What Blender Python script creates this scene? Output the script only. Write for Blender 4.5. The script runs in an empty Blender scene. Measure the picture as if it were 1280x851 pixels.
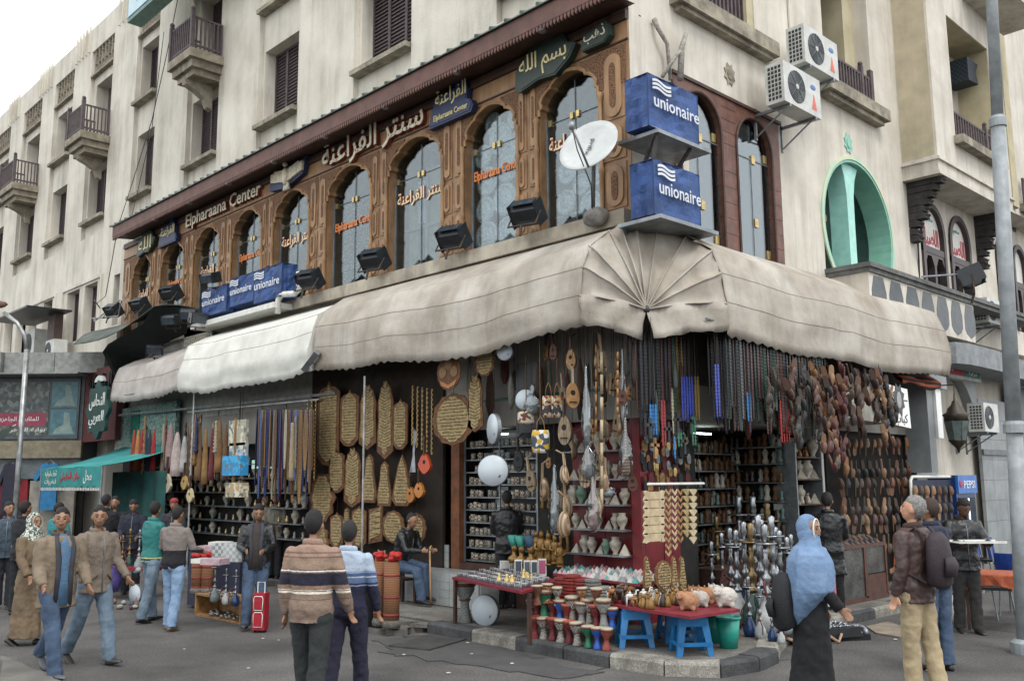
import bpy, math, random
from mathutils import Vector, Matrix, noise
random.seed(7)
R=math.radians; S=bpy.context.scene; COL=S.collection
rnd=random.Random(11)
# ---------------- camera, sky, sun, exposure ----------------
CAMR=Matrix(((0.722,-0.098,-0.685),(-0.692,-0.112,-0.713),(-0.007,0.989,-0.149)))
def _orth(m):
    x=m.col[0].normalized(); z=m.col[2].normalized(); y=z.cross(x).normalized(); x=y.cross(z).normalized()
    return Matrix((x,y,z)).transposed()
CAMR=_orth(CAMR); CAMP=Vector((-9.791,-7.771,2.0)); FPX=1163.56
cd=bpy.data.cameras.new('camera'); cam=bpy.data.objects.new('camera',cd); COL.objects.link(cam)
cam.matrix_world=Matrix.Translation(CAMP)@CAMR.to_4x4()
cd.sensor_width=36; cd.lens=36*FPX/1280; cd.clip_start=.05; cd.clip_end=1500; S.camera=cam
W=bpy.data.worlds.new('World'); S.world=W; W.use_nodes=True
nt=W.node_tree; bg=nt.nodes['Background']
sky=nt.nodes.new('ShaderNodeTexSky'); sky.sky_type='NISHITA'; sky.sun_disc=False
SUN_EL,SUN_AZ=R(55),R(200)
sky.sun_elevation=SUN_EL; sky.sun_rotation=SUN_AZ
mx=nt.nodes.new('ShaderNodeMix'); mx.data_type='RGBA'; mx.inputs[0].default_value=.88
mx.inputs[7].default_value=(10.6,10.8,11.0,1)       # an even overcast cloud cover
nt.links.new(sky.outputs[0],mx.inputs[6]); nt.links.new(mx.outputs[2],bg.inputs[0]); bg.inputs[1].default_value=.12
sl=bpy.data.lights.new('sun','SUN'); sl.energy=1.1; sl.angle=R(18); sl.color=(1,.97,.93)
so=bpy.data.objects.new('sun',sl); COL.objects.link(so)
sd=Vector((math.sin(SUN_AZ)*math.cos(SUN_EL),math.cos(SUN_AZ)*math.cos(SUN_EL),math.sin(SUN_EL)))
so.rotation_euler=sd.to_track_quat('Z','Y').to_euler()
S.view_settings.view_transform='Standard'; S.view_settings.look='None'; S.view_settings.exposure=.7; S.view_settings.gamma=1
# ---------------- pixel of the photograph -> point on a real plane ----------------
def hit(px,py,ax,val):
    w=CAMR@Vector((px-640,-(py-425.5),-FPX)); t=(val-CAMP[ax])/w[ax]; return CAMP+w*t
def G(px,py,z=0): return hit(px,py,2,z)
def LX(px,py,x=0): return hit(px,py,0,x)
def RY(px,py,y=0): return hit(px,py,1,y)
# ---------------- mesh builder ----------------
class MB:
    def __init__(s,M=None,smooth=False): s.v=[];s.f=[];s.k=[];s.s=[];s.M=M;s.mi=0;s.smooth=smooth
    def add(s,vs,fs):
        b=len(s.v)
        s.v+=[tuple(s.M@Vector(v)) for v in vs] if s.M else [tuple(v) for v in vs]
        s.f+=[tuple(i+b for i in f) for f in fs]; s.k+=[s.mi]*len(fs); s.s+=[s.smooth]*len(fs); return s
    def box(s,x0,x1,y0,y1,z0,z1):
        v=[(x,y,z) for z in (z0,z1) for y in (y0,y1) for x in (x0,x1)]
        return s.add(v,[(0,2,3,1),(4,5,7,6),(0,1,5,4),(2,6,7,3),(0,4,6,2),(1,3,7,5)])
    def prism(s,p,a,b,ax=2):
        n=len(p); ar=sum(p[i][0]*p[(i+1)%n][1]-p[(i+1)%n][0]*p[i][1] for i in range(n))
        if ar<0: p=p[::-1]
        if a>b: a,b=b,a
        def c(q,w): return (q[0],q[1],w) if ax==2 else ((w,q[0],q[1]) if ax==0 else (q[1],w,q[0]))
        return s.add([c(q,a) for q in p]+[c(q,b) for q in p],[tuple(range(n))[::-1],tuple(range(n,2*n))]+[(i,(i+1)%n,n+(i+1)%n,n+i) for i in range(n)])
    def rings(s,rs,cap=True,close=True):
        n=len(rs[0]); v=[p for r in rs for p in r]; f=[]
        for i in range(len(rs)-1):
            for j in range(n if close else n-1): f.append((i*n+j,i*n+(j+1)%n,(i+1)*n+(j+1)%n,(i+1)*n+j))
        if cap: f+=[tuple(range(n))[::-1],tuple(range((len(rs)-1)*n,len(rs)*n))]
        return s.add(v,f)
    def tube(s,pts,r,n=8,cap=True,ref=None):
        pts=[Vector(p) for p in pts]; m=len(pts); rs=[]
        if not isinstance(r,(list,tuple)): r=[r]*m
        t=(pts[1]-pts[0]).normalized()
        a=Vector(ref) if ref else (Vector((0,0,1)) if abs(t.z)<.9 else Vector((1,0,0)))
        for i,p in enumerate(pts):
            t=(pts[min(i+1,m-1)]-pts[max(i-1,0)])
            if t.length<1e-7: t=Vector((0,0,1))
            t.normalize(); x=(a-t*a.dot(t))
            if x.length<1e-4: x=t.orthogonal()
            x.normalize(); a=x if not ref else Vector(ref); y=t.cross(x)
            ra,rb=r[i] if isinstance(r[i],(list,tuple)) else (r[i],r[i])
            rs.append([p+x*ra*math.cos(2*math.pi*j/n)+y*rb*math.sin(2*math.pi*j/n) for j in range(n)])
        return s.rings(rs,cap)
    def lathe(s,prof,n=12,o=(0,0,0),wob=None):
        rs=[[(o[0]+r*math.cos(2*math.pi*j/n),o[1]+r*math.sin(2*math.pi*j/n),o[2]+z) for j in range(n)] for r,z in prof]
        return s.rings(rs)
    def ell(s,c,r,nu=10,nv=6,ax=None):
        rs=[]
        for i in range(nv+1):
            t=-math.pi/2+math.pi*(i+.02)/(nv+.04)
            rs.append([Vector((r[0]*math.cos(t)*math.cos(2*math.pi*j/nu),r[1]*math.cos(t)*math.sin(2*math.pi*j/nu),r[2]*math.sin(t))) for j in range(nu)])
        if ax: rs=[[ax@p for p in q] for q in rs]
        c=Vector(c); return s.rings([[p+c for p in q] for q in rs])
    def mesh(s,name,mat):
        me=bpy.data.meshes.new(name); me.from_pydata(s.v,[],s.f)
        for m in (mat if isinstance(mat,(list,tuple)) else [mat]): me.materials.append(m)
        me.polygons.foreach_set('material_index',s.k); me.polygons.foreach_set('use_smooth',s.s); me.update(); return me
    def build(s,name,mat,parent=None,**kw): return inst(s.mesh(name,mat),name,parent,**kw)
LASTO=[None]
def inst(me,name,parent=None,loc=None,rz=0,label=None,kind=None,scale=None,mtx=None,cat=None,group=None):
    o=bpy.data.objects.new(name,me); COL.objects.link(o); LASTO[0]=o
    if parent: o.parent=parent
    if mtx is not None: o.matrix_local=mtx
    if loc is not None: o.location=loc
    if rz: o.rotation_euler[2]=rz
    if scale: o.scale=(scale,)*3 if not isinstance(scale,(tuple,list)) else scale
    if label: o['label']=label
    if kind: o['kind']=kind
    if cat: o['category']=cat
    if group: o['group']=group
    return o
def thing(name,label,cat,loc=(0,0,0),rz=0,group=None,rot=None,scale=None):
    o=inst(None,name,loc=loc,rz=rz,label=label,cat=cat,group=group,scale=scale)
    if rot: o.rotation_euler=rot
    o.empty_display_size=.1; return o
def dup(root,loc,rz=None,label=None,rot=None,scale=None,group=None):
    r=root.copy(); COL.objects.link(r); r.location=loc
    if rz is not None: r.rotation_euler=(0,0,rz)
    if rot: r.rotation_euler=rot
    if scale: r.scale=(scale,)*3
    if label: r['label']=label
    if group: r['group']=group
    for ch in list(root.children):
        c=ch.copy(); COL.objects.link(c); c.parent=r
        for g in list(ch.children):
            d=g.copy(); COL.objects.link(d); d.parent=c
    return r
# frames on the two facades: u right, v up, w out of the wall
FL=Matrix(((0,0,-1,0),(-1,0,0,0),(0,1,0,0),(0,0,0,1)))   # plane x=0, u=-y, v=z, w=-x
FR=Matrix(((1,0,0,0),(0,0,-1,0),(0,1,0,0),(0,0,0,1)))    # plane y=0, u=x,  v=z, w=-y
# ---------------- materials ----------------
MC={}
def srgb(h): 
    c=[int(h[i:i+2],16)/255 for i in (0,2,4)]; return tuple(x/12.92 if x<.04045 else ((x+.055)/1.055)**2.4 for x in c)
def mat(name,c,c2=None,rough=.7,scale=6,metal=0,bump=0,bscale=None,streak=0,emit=0,alpha=1,coat=0,coord='Object',stretch=(1,1,1),trans=0,spec=.5,pat=None,detail=5,speck=0):
    if name in MC: return MC[name]
    if isinstance(c,str): c=srgb(c)
    if isinstance(c2,str): c2=srgb(c2)
    m=bpy.data.materials.new(name); m.use_nodes=True; t=m.node_tree; N=t.nodes; L=t.links; b=N['Principled BSDF']; MC[name]=m
    b.inputs['Roughness'].default_value=rough; b.inputs['Metallic'].default_value=metal; b.inputs['Specular IOR Level'].default_value=spec
    if coat: b.inputs['Coat Weight'].default_value=coat; b.inputs['Coat Roughness'].default_value=.15
    if alpha<1: b.inputs['Alpha'].default_value=alpha
    if trans: b.inputs['Transmission Weight'].default_value=trans
    tc=N.new('ShaderNodeTexCoord'); mp=N.new('ShaderNodeMapping'); mp.inputs['Scale'].default_value=stretch
    if coord=='World':
        g=N.new('ShaderNodeNewGeometry'); L.new(g.outputs['Position'],mp.inputs[0])
    else: L.new(tc.outputs[coord],mp.inputs[0])
    vec=mp.outputs[0]
    def nz(sc,d=detail,v=None,r=.6):
        n=N.new('ShaderNodeTexNoise'); n.inputs['Scale'].default_value=sc; n.inputs['Detail'].default_value=d; n.inputs['Roughness'].default_value=r; L.new(v or vec,n.inputs['Vector']); return n.outputs['Fac']
    def ramp(f,a,bb,lo=.35,hi=.65):
        r=N.new('ShaderNodeValToRGB'); e=r.color_ramp.elements; e[0].position=lo; e[1].position=hi; e[0].color=(*a,1); e[1].color=(*bb,1); L.new(f,r.inputs[0]); return r.outputs[0]
    if c2 is None: c2=tuple(min(1,x*.72) for x in c)
    col=None
    if pat is None: col=ramp(nz(scale),c,c2)
    elif pat[0]=='check':
        q=N.new('ShaderNodeTexChecker'); q.inputs['Scale'].default_value=pat[1]; q.inputs[1].default_value=(*c,1); q.inputs[2].default_value=(*c2,1); L.new(vec,q.inputs[0]); col=q.outputs[0]
    elif pat[0]=='vor':
        q=N.new('ShaderNodeTexVoronoi'); q.inputs['Scale'].default_value=pat[1]; q.feature='DISTANCE_TO_EDGE'; L.new(vec,q.inputs['Vector']); col=ramp(q.outputs['Distance'],c2,c,.02,.12)
    elif pat[0]=='cell':
        q=N.new('ShaderNodeTexVoronoi'); q.inputs['Scale'].default_value=pat[1]; L.new(vec,q.inputs['Vector'])
        r=N.new('ShaderNodeValToRGB'); r.color_ramp.interpolation='CONSTANT'; L.new(q.outputs['Color'],r.inputs[0])
        cs=pat[2]; e=r.color_ramp.elements
        while len(e)<len(cs): e.new(.5)
        for i,k in enumerate(cs): e[i].position=i/len(cs); e[i].color=(*srgb(k),1)
        col=r.outputs[0]
    elif pat[0] in('bands','bandsx'):     # flat colour bands along z: list of (z, hex)
        sp=N.new('ShaderNodeSeparateXYZ'); L.new(vec,sp.inputs[0])
        wv=N.new('ShaderNodeMath'); wv.operation='MULTIPLY_ADD'; L.new(nz(pat[3] if len(pat)>3 else 40),wv.inputs[0]); wv.inputs[1].default_value=pat[2]; L.new(sp.outputs[0 if pat[0]=='bandsx' else 2],wv.inputs[2])
        lo=pat[1][0][0]; hi=pat[1][-1][0]; mr=N.new('ShaderNodeMapRange'); mr.inputs[1].default_value=lo; mr.inputs[2].default_value=hi; L.new(wv.outputs[0],mr.inputs[0])
        r=N.new('ShaderNodeValToRGB'); r.color_ramp.interpolation='CONSTANT'; e=r.color_ramp.elements; L.new(mr.outputs[0],r.inputs[0])
        while len(e)<len(pat[1]): e.new(.5)
        for i,(z,k) in enumerate(pat[1]): e[i].position=(z-lo)/(hi-lo); e[i].color=(*srgb(k),1)
        mm=N.new('ShaderNodeMix'); mm.data_type='RGBA'; mm.blend_type='MULTIPLY'; mm.inputs[0].default_value=.5; L.new(r.outputs[0],mm.inputs[6]); L.new(ramp(nz(scale*8),(.6,.6,.6),(1,1,1)),mm.inputs[7]); col=mm.outputs[2]
    elif pat[0]=='wave':
        q=N.new('ShaderNodeTexWave'); q.inputs['Scale'].default_value=pat[1]; q.inputs['Distortion'].default_value=pat[2]; q.bands_direction=pat[3]; L.new(vec,q.inputs['Vector']); col=ramp(q.outputs['Fac'],c,c2,.3,.7)
    if streak:   # rain and soot marks running down
        mp2=N.new('ShaderNodeMapping'); mp2.inputs['Scale'].default_value=(1,1,.09); g=N.new('ShaderNodeNewGeometry'); L.new(g.outputs['Position'],mp2.inputs[0])
        f=nz(2.6,9,mp2.outputs[0],.72); f2=nz(.45,4,g.outputs['Position'])
        mu=N.new('ShaderNodeMath'); mu.operation='MULTIPLY'; L.new(ramp(f,(0,0,0),(1,1,1),.45,.7),mu.inputs[0]); L.new(ramp(f2,(.25,.25,.25),(1,1,1),.35,.65),mu.inputs[1])
        m2=N.new('ShaderNodeMath'); m2.operation='MULTIPLY'; m2.inputs[1].default_value=streak; L.new(mu.outputs[0],m2.inputs[0])
        mm=N.new('ShaderNodeMix'); mm.data_type='RGBA'; L.new(m2.outputs[0],mm.inputs[0]); L.new(col,mm.inputs[6]); mm.inputs[7].default_value=(.13,.115,.095,1); col=mm.outputs[2]
    if speck:
        mm=N.new('ShaderNodeMix'); mm.data_type='RGBA'; mm.blend_type='MULTIPLY'; mm.inputs[0].default_value=1; L.new(col,mm.inputs[6]); L.new(ramp(nz(speck,4,r=.8),(.55,.55,.55),(1.25,1.25,1.25),.38,.62),mm.inputs[7]); col=mm.outputs[2]
    L.new(col,b.inputs['Base Color'])
    if emit: L.new(col,b.inputs['Emission Color']); b.inputs['Emission Strength'].default_value=emit
    if bump:
        bp=N.new('ShaderNodeBump'); bp.inputs['Strength'].default_value=min(1,bump); bp.inputs['Distance'].default_value=.02; L.new(nz(bscale or scale*6),bp.inputs['Height']); L.new(bp.outputs[0],b.inputs['Normal'])
    return m
def glassmat(name,tint=(.78,.83,.84),refl=.08):
    if name in MC: return MC[name]
    m=bpy.data.materials.new(name); m.use_nodes=True; t=m.node_tree; N=t.nodes; L=t.links; N.clear(); MC[name]=m
    o=N.new('ShaderNodeOutputMaterial'); mx=N.new('ShaderNodeMixShader'); a=N.new('ShaderNodeBsdfTransparent'); g=N.new('ShaderNodeBsdfGlossy'); g.inputs['Roughness'].default_value=.03
    a.inputs[0].default_value=(*tint,1); g.inputs[0].default_value=(.6,.63,.64,1)
    lw=N.new('ShaderNodeLayerWeight'); lw.inputs[0].default_value=.35
    ma=N.new('ShaderNodeMath'); ma.operation='MULTIPLY_ADD'; ma.use_clamp=True; ma.inputs[1].default_value=.26; ma.inputs[2].default_value=refl; L.new(lw.outputs['Fresnel'],ma.inputs[0])
    L.new(ma.outputs[0],mx.inputs[0]); L.new(a.outputs[0],mx.inputs[1]); L.new(g.outputs[0],mx.inputs[2]); L.new(mx.outputs[0],o.inputs[0])
    n=N.new('ShaderNodeTexNoise'); n.inputs['Scale'].default_value=.8; bp=N.new('ShaderNodeBump'); bp.inputs['Strength'].default_value=.05; L.new(n.outputs[0],bp.inputs['Height']); L.new(bp.outputs[0],g.inputs['Normal'])
    return m
PLAS=mat('cream_plaster','cec9bc','bcb6a8',rough=.9,scale=.9,bump=.3,bscale=30,streak=.6,coord='World')
PLASR=mat('pale_plaster','cdc7bb','bbb4a7',rough=.9,scale=1.5,bump=.25,bscale=30,streak=.6,coord='World')
YEL=mat('yellow_plaster','b8ae90','a59b7e',rough=.9,scale=2,streak=.3,coord='World')
LEDGE=mat('weathered_ledge','a49c8a','6d675b',rough=.95,scale=3.5,bump=.5,bscale=20,streak=.9,coord='World')
SHUT=mat('shutter_brown','584d4e','433a3b',rough=.75,scale=9,coord='World')
WOOD=mat('carved_wood','987654','715539',rough=.6,scale=5,bump=.5,bscale=45,coord='World',stretch=(1,1,.5))
WOODL=mat('light_wood','a07c55','7e6042',rough=.55,scale=6,bump=.2,coord='World',stretch=(1,1,.3))
WOODD=mat('dark_wood','4a2f22','30201a',rough=.6,scale=6,bump=.2,coord='World')
CARVE=mat('fretwork','7a573a','33231a',rough=.8,pat=('vor',26),bump=.6,bscale=60,coord='World')
CLAD=mat('red_brown_cladding','6b4537','503126',rough=.55,scale=7,coord='World')
ROOFB=mat('canopy_brown','6b4a40','543c35',rough=.7,scale=4,coord='World')
TIN=mat('corrugated_tin','5d6a63','3d4743',rough=.6,scale=5,coord='World')
GLASS=glassmat('window_glass'); GLASSD=glassmat('dark_window_glass',(.25,.3,.33),.16)
GLASSR=glassmat('street_window_glass',(.7,.76,.78),.2)
ROOM=mat('dim_room','6f7672','4d5350',rough=.9)
BRASS=mat('brass','c9b27c','a08a55',rough=.35,metal=.8)
WHITE=mat('white_paint','d2d2cc','bcbcb4',rough=.5,scale=8)
METAL=mat('grey_metal','8b9093','6c7174',rough=.45,metal=.6,coord='World')
PIPE=mat('steel_pipe','a7a9a8','7d7f7e',rough=.4,metal=.5,coord='World')
BLACK=mat('black_plastic','23262a','15171a',rough=.45)
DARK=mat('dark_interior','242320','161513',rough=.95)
ASPH=mat('asphalt','65625f','3f3e3d',rough=.93,scale=.6,bump=.9,bscale=70,coord='World',speck=38,detail=9)
CONC=mat('concrete','77746e','55524c',rough=.95,scale=2.5,bump=.7,bscale=40,coord='World',speck=45)
KW=mat('kerb_white','98958b','6a675f',rough=.9,scale=5,bump=.6,bscale=40,coord='World',speck=60); KD=mat('kerb_dark','4b4c4c','343536',rough=.9,scale=5,bump=.6,bscale=40,coord='World',speck=60)
CANV=mat('canvas_grey','b3ada3','91887b',rough=.9,scale=1.1,bump=.6,bscale=7,streak=.55,coord='World',detail=8)
CANVW=mat('canvas_white','cdcdc5','b9b9b0',rough=.85,scale=2,bump=.2,coord='World')
CANVP=mat('canvas_pinkish','aea8a2','979089',rough=.85,scale=2,bump=.2,coord='World',streak=.2)
STONE=mat('grey_tile','868a8b','6f7475',rough=.5,scale=2,coord='World')
TEAL=mat('teal_paint','85b8a6','74a894',rough=.6,scale=3,coord='World')
BLUEC=mat('blue_cover','2c4d84','1c3764',rough=.65,scale=2.5,bump=1,bscale=12,coord='World')
RED=mat('red_paint','8c1a24','6e121b',rough=.5,scale=4)
GREEN=mat('green_paint','1d5a42','15452f',rough=.5)
# ---------------- lettering ----------------
_AR={'ا':(0xFE8D,2),'ب':(0xFE8F,4),'ة':(0xFE93,2),'ت':(0xFE95,4),'ج':(0xFE9D,4),'ح':(0xFEA1,4),'خ':(0xFEA5,4),'د':(0xFEA9,2),'ذ':(0xFEAB,2),'ر':(0xFEAD,2),'ز':(0xFEAF,2),'س':(0xFEB1,4),'ش':(0xFEB5,4),'ص':(0xFEB9,4),'ط':(0xFEC1,4),'ع':(0xFEC9,4),'ف':(0xFED1,4),'ق':(0xFED5,4),'ك':(0xFED9,4),'ل':(0xFEDD,4),'م':(0xFEE1,4),'ن':(0xFEE5,4),'ه':(0xFEE9,4),'و':(0xFEED,2),'ي':(0xFEF1,4),'ء':(0xFE80,1)}
def arabic(s):
    out=[]
    for i,c in enumerate(s):
        if c not in _AR: out.append(c); continue
        base,n=_AR[c]; p=s[i-1] if i else ' '; q=s[i+1] if i+1<len(s) else ' '
        jp=p in _AR and _AR[p][1]==4; jn=n==4 and q in _AR and _AR[q][1]>1
        out.append(chr(base+(3 if jp and jn else 1 if jp and n>1 else 2 if jn else 0)))
    return ''.join(reversed(out))
TXC={}
def text(body,width,height,m,M,parent,name='lettering',depth=.01,bold=0,kind=None,shear=0):
    key=(body,round(width,3),round(height,3),depth,bold,m.name,shear)
    if key not in TXC:
        c=bpy.data.curves.new('t','FONT'); c.body=arabic(body) if any('\u0600'<=x<='\u06ff' for x in body) else body
        c.resolution_u=2; c.offset=bold; c.extrude=depth/2; c.shear=shear
        o=bpy.data.objects.new('t',c); me=bpy.data.meshes.new_from_object(o); bpy.data.objects.remove(o)
        xs=[v.co.x for v in me.vertices]; ys=[v.co.y for v in me.vertices]
        x0,x1,y0,y1=min(xs),max(xs),min(ys),max(ys)
        for v in me.vertices: v.co.x=((v.co.x-x0)/(x1-x0)-.5)*width; v.co.y=((v.co.y-y0)/(y1-y0)-.5)*height
        if depth>0:
            zs=max(abs(v.co.z) for v in me.vertices) or 1
            for v in me.vertices: v.co.z*=depth/2/zs
        me.materials.clear(); me.materials.append(m); me.name=name; TXC[key]=me
    return inst(TXC[key],name,parent,mtx=M,kind=kind)
def at(F,u,v,w=0): return F@Matrix.Translation((u,v,w))
# ================= ground and pavement =================
g=MB(); g.add([(-260,-260,0),(260,-260,0),(260,260,0),(-260,260,0)],[(0,1,2,3)]); g.build('road',ASPH,kind='structure')
PATCH=mat('asphalt_patch','6b6862','55524d',rough=.95,scale=3,bump=.7,bscale=50,coord='World')
PATCD=mat('asphalt_dark','464645','3a3a39',rough=.9,scale=3,bump=.5,bscale=50,coord='World')
def blob(pts,z,h,m,name,parent=None,kind=None,jit=.12,sub=6,seed=1):
    r=random.Random(seed); o=[]
    for i in range(len(pts)):
        a=Vector(pts[i]); b=Vector(pts[(i+1)%len(pts)])
        for k in range(sub): o.append(tuple(a.lerp(b,k/sub)+Vector((r.uniform(-jit,jit),r.uniform(-jit,jit)))))
    return MB().prism(o,z,z+h).build(name,m,parent,kind=kind)
def g2(*a): return [tuple(G(*p)[:2]) for p in a]
blob(g2((470,800),(560,790),(660,822),(740,840),(700,850),(560,830),(480,815)),.003,.009,PATCD,'road_patch',kind='structure',seed=3)
blob(g2((0,826),(60,851),(90,870),(0,900)),.002,.07,PATCH,'traffic_island',kind='structure',jit=.02)
pav=MB(); pv=[(-1.6,4.3),(-1.62,-1.2),(-1.5,-1.72),(-1.2,-1.98),(-.35,-1.95),(.2,-1.62),(1.2,-1.3),(60,-1.2),(60,9),(-.0,9),(0,4.6),(-.7,4.4)]
PV=pav.prism(pv,0,.148).build('pavement',CONC,kind='structure')
# kerb stones, alternately whitewashed and bare
kp=[(-1.73,2.3),(-1.78,1.35),(-1.77,.55),(-1.8,-.25),(-1.82,-.95),(-1.74,-1.62),(-1.42,-2.1),(-.85,-2.2),(-.3,-2.1),(.25,-1.8),(1.0,-1.5),(1.9,-1.38)]+[(1.9+.85*i,-1.37) for i in range(1,20)]
for i in range(len(kp)-1):
    a=Vector(kp[i]); b=Vector(kp[i+1]); d=(b-a).normalized(); n=Vector((-d.y,d.x)); a2=a+d*.012; b2=b-d*.012
    h=.15+rnd.uniform(-.006,.01)
    prof=[(0,0),(0,h-.03),(.015,h-.008),(.04,h),(.24,h),(.24,0)]
    rs=[[(p.x+n.x*o+0,p.y+n.y*o,z) for o,z in prof] for p in (a2,a2.lerp(b2,.33)+n*rnd.uniform(-.01,.01),a2.lerp(b2,.66),b2)]
    MB(smooth=False).rings(rs).build('kerb_stone',[KW if i in(1,4,5,8,9,11,13,15,17) else KD][0],PV)
blob([(-1.75,2.35),(-2.15,2.5),(-2.2,3.3),(-1.9,4.5),(-1.0,4.6),(-.9,2.4)],.0,.07,PATCH,'broken_step',kind='structure',seed=5)
blob([(-1.7,2.3),(-1.85,2.9),(-1.5,3.9),(-.6,4.2),(-.5,2.2)],.07,.05,CONC,'broken_kerb_slab',kind='structure',seed=9)
# pavement of the far end of the left street
MB().box(-1.2,0,9,60,0,.1).build('street_pavement',CONC,kind='structure')
pl_=inst(None,'x'); bpy.data.objects.remove(pl_)
o=MB().box(-.42,.42,-.3,.3,0,.02); 
q=G(535,805); o.build('metal_cover_plate',mat('rusted_plate','3b3a39','2a2928',rough=.8),loc=(q.x,q.y,.012),rz=.3,label='dark metal cover plate lying loose on the asphalt before the broken step',cat='metal plate')
def litter(px,py,k): 
    q=G(px,py); MB().prism([(-.03,-.02),(.04,-.03),(.03,.03),(-.02,.025)],0,.004).build('paper_scrap',WHITE,loc=(q.x,q.y,.014),scale=rnd.uniform(.4,.8),rz=k,label='small white paper scrap littering the asphalt road',cat='litter',group='paper scraps on the road')
rq=random.Random(4)
for k in range(9): litter(rq.uniform(160,1250),rq.uniform(795,850),rq.random()*6)
CRK=mat('crack_tar','2e2d2c','242322',rough=.85)
for k in range(9):
    a=G(rq.uniform(150,1150),rq.uniform(795,850)); x_,y_,an_=a.x,a.y,rq.uniform(0,6.28); pts=[]
    for j in range(9): pts.append((x_,y_)); an_+=rq.uniform(-.6,.6); x_+=.22*math.cos(an_); y_+=.22*math.sin(an_)
    w_=[.012*math.sin(math.pi*(j+.5)/9)+.003 for j in range(9)]; MB().add([(x,y-w,.0035) for (x,y),w in zip(pts,w_)]+[(x,y+w,.0035) for (x,y),w in zip(pts,w_)],[(j,j+1,10+j,9+j) for j in range(8)]).build('road_crack',CRK,kind='structure')
for k,(px,py) in enumerate(((310,836),(505,819),(585,804),(590,818),(720,812) if 0 else (640,830),(230,812),(560,842))): litter(px,py,k)
# ================= helper for walls with rectangular openings =================
def wallgrid(mb,u0,u1,v0,v1,holes,w0,w1):
    us=sorted({u0,u1,*[max(u0,min(u1,x)) for h in holes for x in h[:2]]}); vs=sorted({v0,v1,*[max(v0,min(v1,x)) for h in holes for x in h[2:4]]})
    for i in range(len(us)-1):
        run=None
        for j in range(len(vs)-1):
            cu=(us[i]+us[i+1])/2; cv=(vs[j]+vs[j+1])/2
            solid=not any(h[0]<cu<h[1] and h[2]<cv<h[3] for h in holes)
            if solid:
                if run is None: run=vs[j]
            if (not solid or j==len(vs)-2) and run is not None:
                e=vs[j+1] if solid else vs[j]; mb.box(us[i],us[i+1],run,e,w0,w1); run=None
# ================= the corner building =================
B=thing('corner_building','cream corner building with a carved wooden upper storey over the crowded souvenir shops','building')
def louvre(F,parent,u0,u1,v0,v1,w,name='shutter',leaves=3,m=SHUT):
    mb=MB(F); n=max(4,int((v1-v0)/.085)); lw=(u1-u0)/leaves
    mb.box(u0,u1,v0,v1,w-.03,w-.02)
    for k in range(leaves):
        a=u0+k*lw; b=a+lw
        mb.box(a,a+.04,v0,v1,w-.02,w+.03); mb.box(b-.04,b,v0,v1,w-.02,w+.03); mb.box(a+.04,b-.04,v1-.06,v1,w-.02,w+.028); mb.box(a+.04,b-.04,v0,v0+.06,w-.02,w+.028)
        for i in range(n):
            z=v0+.07+(v1-v0-.14)*i/n; mb.add([(a+.04,z,w+.018),(b-.04,z,w+.018),(b-.04,z+.06,w-.012),(a+.04,z+.06,w-.012)],[(0,1,2,3)])
    return mb.build(name,m,parent)
def sill(F,parent,u0,u1,v,w,d=.14,h=.1,m=None):
    return MB(F).box(u0,u1,v-h,v,w,w+d).build('sill',m or LEDGE,parent)
# ---- long left facade, upper storeys (plane x=.25, so w=-.25) ----
WL=-.25; holes=[]; strips=[]
LC=[(1.2,3.0,0),(5.35,7.25,0),(9.4,11.2,0),(13.2,15.0,1),(17.05,18.6,0),(20.5,22.4,1),(24.0,25.9,0),(27.3,29.4,1),(31.0,33.0,0),(34.8,36.8,1),(38.5,40.4,0)]
wins=[]
for a,b,bal in LC:
    strips.append((-b,-a,9.6,15.0))
    strips.append((-b,-a,6.0,9.55)) if a>24 and False else None
wl=MB(FL); wallgrid(wl,-60,-18.06,4.9,8.9,[(-29.9,-28.9,6.45,8.05),(-28.5,-27.6,6.45,8.05),(-27.1,-26.2,6.4,8.08),(-25.6,-24.7,6.4,8.08),(-23.3,-22.2,6.4,8.05),(-21.75,-20.7,6.4,8.05),(-19.4,-18.2,6.5,8.0)],WL-.35,WL)
wl.box(-18.06,-.01,8.62,8.9,WL-.35,WL)
wallgrid(wl,-60,-.01,8.9,16.8,[(-b,-a,9.6,15.95) for a,b,_ in LC],WL-.35,WL)
wl.box(-60,-8.5,2.8,16.7,-12,WL-.9); wl.box(-60,-19.5,0,4.9,-12,WL-.1); wl.box(-8.5,-.35,8.62,16.7,-3,WL-.9)
wl.build('wall_left',PLAS,B)
st=MB(FL)
for a,b,bal in LC:
    hw=[(-b+.1,-a-.12,10.15,12.0),(-b+.1,-a-.12,13.0,14.75)]
    wallgrid(st,-b,-a,9.6,15.95,hw if not bal else [(-b+.1,-a-.12,10.15,11.9),(-b+.25,-a-.2,12.5,14.75)],WL-.5,WL-.12)
st.build('recessed_bay_wall',PLAS,B)
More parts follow.
